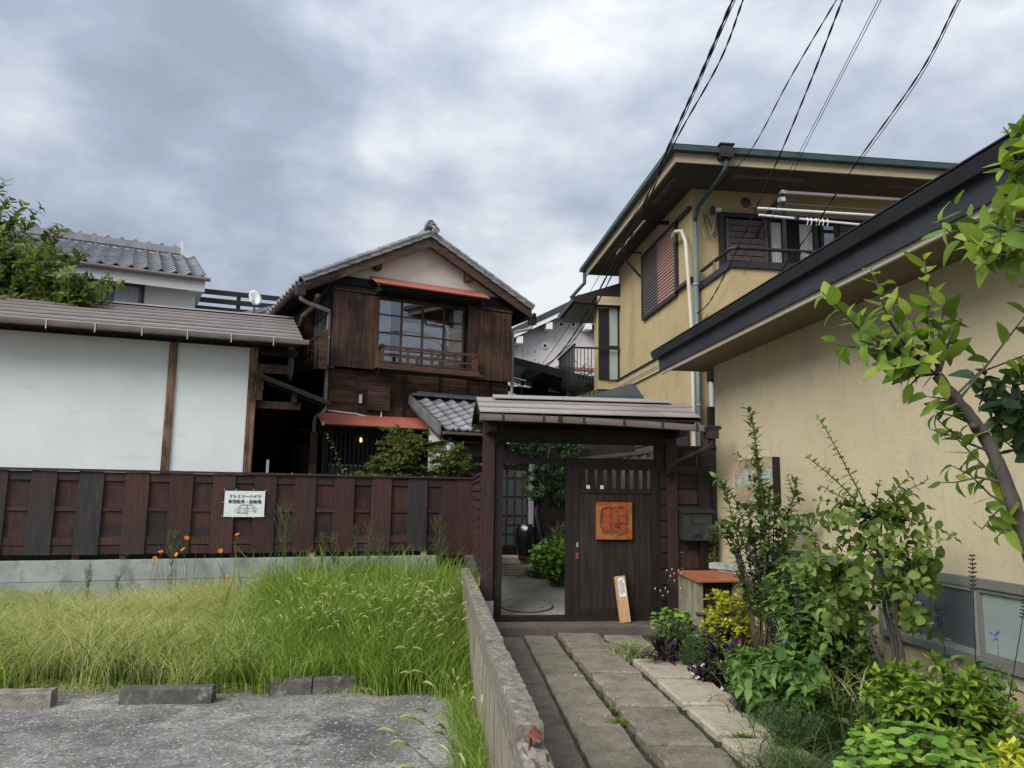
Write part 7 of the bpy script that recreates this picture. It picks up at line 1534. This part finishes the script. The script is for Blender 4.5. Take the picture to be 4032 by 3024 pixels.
# filler foliage in the bed so the soil stays hidden
lf_me = mesh_of('fallen_leaf', *leaf_geo(.5, 'ovate', .3, .5), 'blade_dry')
for i in range(46):
    k = random.random()
    if k < .45: x = random.uniform(-.38, .3); y = random.uniform(11.0, 12.7); z = .33+(y-11.7)*.085 if y > 11.7 else .10+(y-9.75)*.113
    else: y = random.uniform(4.6, 8.9); x = xl(random.choice([1, 2, 3, 4]), y)+random.uniform(-.1, .1); z = .03
    if i == 0: lit = thing('leaf_litter', 'scattered dry fallen leaves on the paving slabs', 'leaf', pos=(0, 0, 0), kind='stuff')
    o = link('fallen_leaf', lf_me, lit, (x, y, z+.008), (random.uniform(-.3, .3), random.uniform(-.3, .3), random.uniform(0, 6.28)), scale=(.045,)*3)
pl = Plant('bed_undergrowth', 'dense mixed green undergrowth covering the flower bed soil', 'plant', Vector((2.0, 6.5, -.03)), 'leaf_dark', 'stem_green', ('ovate', .5, .2, .4))
for _ in range(2600):
    y = random.uniform(3.4, 8.8); x0_ = xl(4, y)+.22 if y > 5.2 else xl(4, y)+.30; x1_ = 2.55+.118*(9.9-y); x = random.uniform(x0_, x1_); an = random.uniform(0, 6.28); pl.leaf((x, y, -.03+random.uniform(.02, .24)), (math.cos(an), math.sin(an), random.uniform(-.1, .7)), (random.uniform(-.4, .4), random.uniform(-.4, .4), 1), random.uniform(.05, .09))
pl.finish(0).__setitem__('kind', 'stuff')

# ---- near tree at the right edge
Yn = 3.15
nb = Vector((2.55, 3.2, -.03)); ntree = Plant('leaning_tree', 'leaning tree with dark bare trunk and large bright serrated leaves at the right edge', 'tree', nb, 'leaf_tree', 'bark', ('ovate', .50, .28, .45, 9))
tp = [nb, aty(4160, 2450, Yn), aty(4045, 2160, Yn), aty(4000, 2010, Yn), aty(3950, 1880, Yn), aty(3900, 1760, Yn), aty(3835, 1660, Yn), aty(3760, 1570, Yn), aty(3690, 1478, Yn)]
tq = []
for a, b in zip(tp, tp[1:]): tq += [a.lerp(b, t/4)+Vector((random.uniform(-.004, .004), 0, random.uniform(-.004, .004))) for t in range(4)]
tq.append(tp[-1]); ntree.stems.tube(tq, [(.032-.010*i/len(tq))*random.uniform(.93, 1.08) for i in range(len(tq))], 12)
ntree.stems.tube([tq[23]+Vector((-.02, -.02, 0)), tq[23]+Vector((-.045, -.03, .012))], [.016, .011], 8)
st_ = aty(3700, 1490, Yn)
def br(pts, r=.010, sz=.105, t0=.1, gap=.045, k=1, dd=0.):
    sz *= 1.18; gap *= .80 
    p3 = [aty(x, y, Yn+dd*(i/(len(pts)-1))) for i, (x, y) in enumerate(pts)]
    q = []
    for a, b in zip(p3, p3[1:]): q += [a.lerp(b, t/3) for t in range(3)]
    q.append(p3[-1]); ntree.stem(q, r, r*.3, 5); ntree.leaves(q, t0, 1.02, gap, sz, k, 58, .25, .5, .25); return q
for pts, dd in [([(3700, 1480), (3560, 1400), (3400, 1310), (3290, 1200), (3235, 1150)], -.1), ([(3620, 1430), (3560, 1300), (3480, 1180), (3430, 1060)], .1), ([(3690, 1440), (3660, 1250), (3650, 1120), (3640, 1020)], 0), ([(3600, 1420), (3450, 1380), (3320, 1360), (3280, 1340)], .15), ([(3680, 1470), (3560, 1440), (3450, 1440)], -.15), ([(3690, 1470), (3700, 1300), (3720, 1200)], .12), ([(3660, 1440), (3560, 1350), (3500, 1260), (3470, 1180)], -.1), ([(3640, 1440), (3500, 1350), (3380, 1270), (3330, 1210)], .05), ([(3700, 1460), (3740, 1340), (3760, 1260)], .1), ([(3640, 1450), (3540, 1420), (3480, 1370), (3380, 1340)], -.12), ([(3680, 1400), (3600, 1280), (3560, 1180)], .15), ([(3690, 1470), (3620, 1480), (3580, 1520)], .1)]: br(pts, .009, .105, .12, .040, 1, dd)
for pts, dd in [([(3770, 1580), (3900, 1420), (4000, 1290), (4110, 1150)], .1), ([(3760, 1560), (3850, 1470), (4032, 1400), (4150, 1370)], .2)]: br(pts, .006, .10, .35, .13, 1, dd)
for pts in [[(3960, 1900), (3880, 1840), (3760, 1720), (3660, 1690)], [(3990, 2000), (3900, 1950), (3820, 1870), (3740, 1830)], [(3960, 1900), (3850, 1880), (3760, 1900), (3700, 1900)], [(4010, 2050), (3940, 2000), (3900, 2040), (3870, 2080)], [(3900, 1780), (3800, 1740), (3720, 1680), (3680, 1640)], [(3850, 1680), (3760, 1640), (3680, 1620)], [(3800, 1620), (3720, 1570), (3640, 1560)], [(4030, 2120), (3960, 2080), (3920, 2120)]]: br(pts, .006, .095, .15, .045, 1, random.uniform(-.1, .15))
ntree.finish(290)
# second, darker branches behind the trunk and the clusters entering from the right
nb2 = Vector((2.75, 3.7, -.03)); nt2 = Plant('leaning_tree', 'darker crown of the neighbouring tree entering from the right edge behind the trunk', 'tree', nb2, 'leaf_tree_dark', 'bark', ('ovate', .54, .28, .45, 9)); Y2 = 3.6
hub = aty(4180, 1640, Y2); nt2.stem(bez(nb2, nb2+Vector((.1, 0, 1)), hub, 8), .04, .025, 8)
for pts in [[(3840, 1560), (3880, 1480)], [(3900, 1600), (3850, 1500), (3830, 1480)], [(4000, 1620), (3930, 1550), (3900, 1500)], [(4032, 1700), (3950, 1650), (3930, 1620)], [(4000, 1560), (3980, 1480), (3960, 1450)], [(4010, 1780), (3960, 1740)], [(3980, 1680), (3930, 1700)], [(4020, 1500), (4000, 1450)], [(4050, 1660), (3990, 1620), (3950, 1590)], [(4100, 1760), (4020, 1720), (3990, 1680)]]:
    p3 = [hub]+[aty(x, y, Y2+random.uniform(-.1, .1)) for x, y in pts]; q = [];
    for a, b in zip(p3, p3[1:]): q += [a.lerp(b, t/3) for t in range(3)]
    q.append(p3[-1]); nt2.stem(q, .008, .003, 5); nt2.leaves(q, .45, 1.02, .065, .13, 2, 58, .3, .5, .2)
nt2.finish(150)
Y3 = 2.9; nb3 = Vector((2.7, 2.6, -.03)); nt3 = Plant('leaning_tree', 'upper branches with grey-green broad leaves hanging in from the top right edge', 'tree', nb3, 'leaf_tree', 'bark', ('ovate', .50, .25, .4, 9)); hub = aty(4220, 900, Y3); nt3.stem(bez(nb3, nb3+Vector((.2, 0, 2)), hub, 8), .05, .02, 8)
for pts in [[(4060, 950), (3940, 900), (3820, 860), (3760, 800)], [(4060, 960), (3900, 960), (3780, 900), (3700, 870)], [(4050, 980), (3900, 1000), (3800, 960), (3720, 900)], [(4040, 900), (3960, 870), (3920, 830)], [(4060, 930), (3980, 1000), (3850, 1020), (3800, 960)], [(4050, 870), (3990, 860), (3960, 800)], [(4060, 760), (4000, 700), (3980, 640), (3950, 620)], [(4070, 650), (4020, 600), (3990, 550), (3950, 500)], [(4080, 600), (4040, 560), (4010, 520)], [(4060, 700), (4000, 680), (3940, 660)], [(4100, 560), (4050, 530), (4030, 505)], [(4070, 800), (4020, 740), (3980, 700)], [(4060, 1000), (3960, 1020), (3870, 1040)], [(4060, 900), (3950, 930), (3860, 940)], [(4100, 1180), (4040, 1120)]]:
    p3 = [hub]+[aty(x, y, Y3+random.uniform(-.12, .12)) for x, y in pts]; q = []
    for a, b in zip(p3, p3[1:]): q += [a.lerp(b, t/3) for t in range(3)]
    q.append(p3[-1]); nt3.stem(q, .007, .0025, 5); nt3.leaves(q, .32, 1.02, .036, .125, 1, 58, .3, .5, .25)
nt3.finish(220)

# loose stones and dead stalks on the parking surface
m_ = MB()
for _ in range(420):
    y = random.choice([random.uniform(6.3, 7.1), random.uniform(3.2, 7.0)]); x = random.uniform(-y*.68, -.10-(y-3.12)*.098); r = random.uniform(.003, .011)
    n = len(m_.v); m_.v += [(x-r, y, -.2), (x, y-r*.8, -.2), (x+r*1.1, y, -.2), (x, y+r*.9, -.2), (x+r*.1, y, -.2+r*1.1)]; m_.f += [(n, n+1, n+4), (n+1, n+2, n+4), (n+2, n+3, n+4), (n+3, n, n+4)]
o = link('loose_gravel', mesh_of('loose_gravel', m_.v, m_.f, 'block_top')); tag(o, 'loose stones scattered on the parking surface near the wheel stops', 'gravel', None, 'stuff')
P = np.array([[x, 7.05+random.gauss(0, .07)-.02*random.random(), -.2] for x in [random.choice([-3.55, -3.9, -1.35, -2.4, -4.6])+random.gauss(0, .16) for _ in range(420)]])
blades('dead_grass', 'dead straw-coloured grass lying out over the edge of the parking surface', P, RNG.uniform(.08, .26, len(P)), 'blade_dry', .004, 2.2, lean=(0, -1.4, 0))
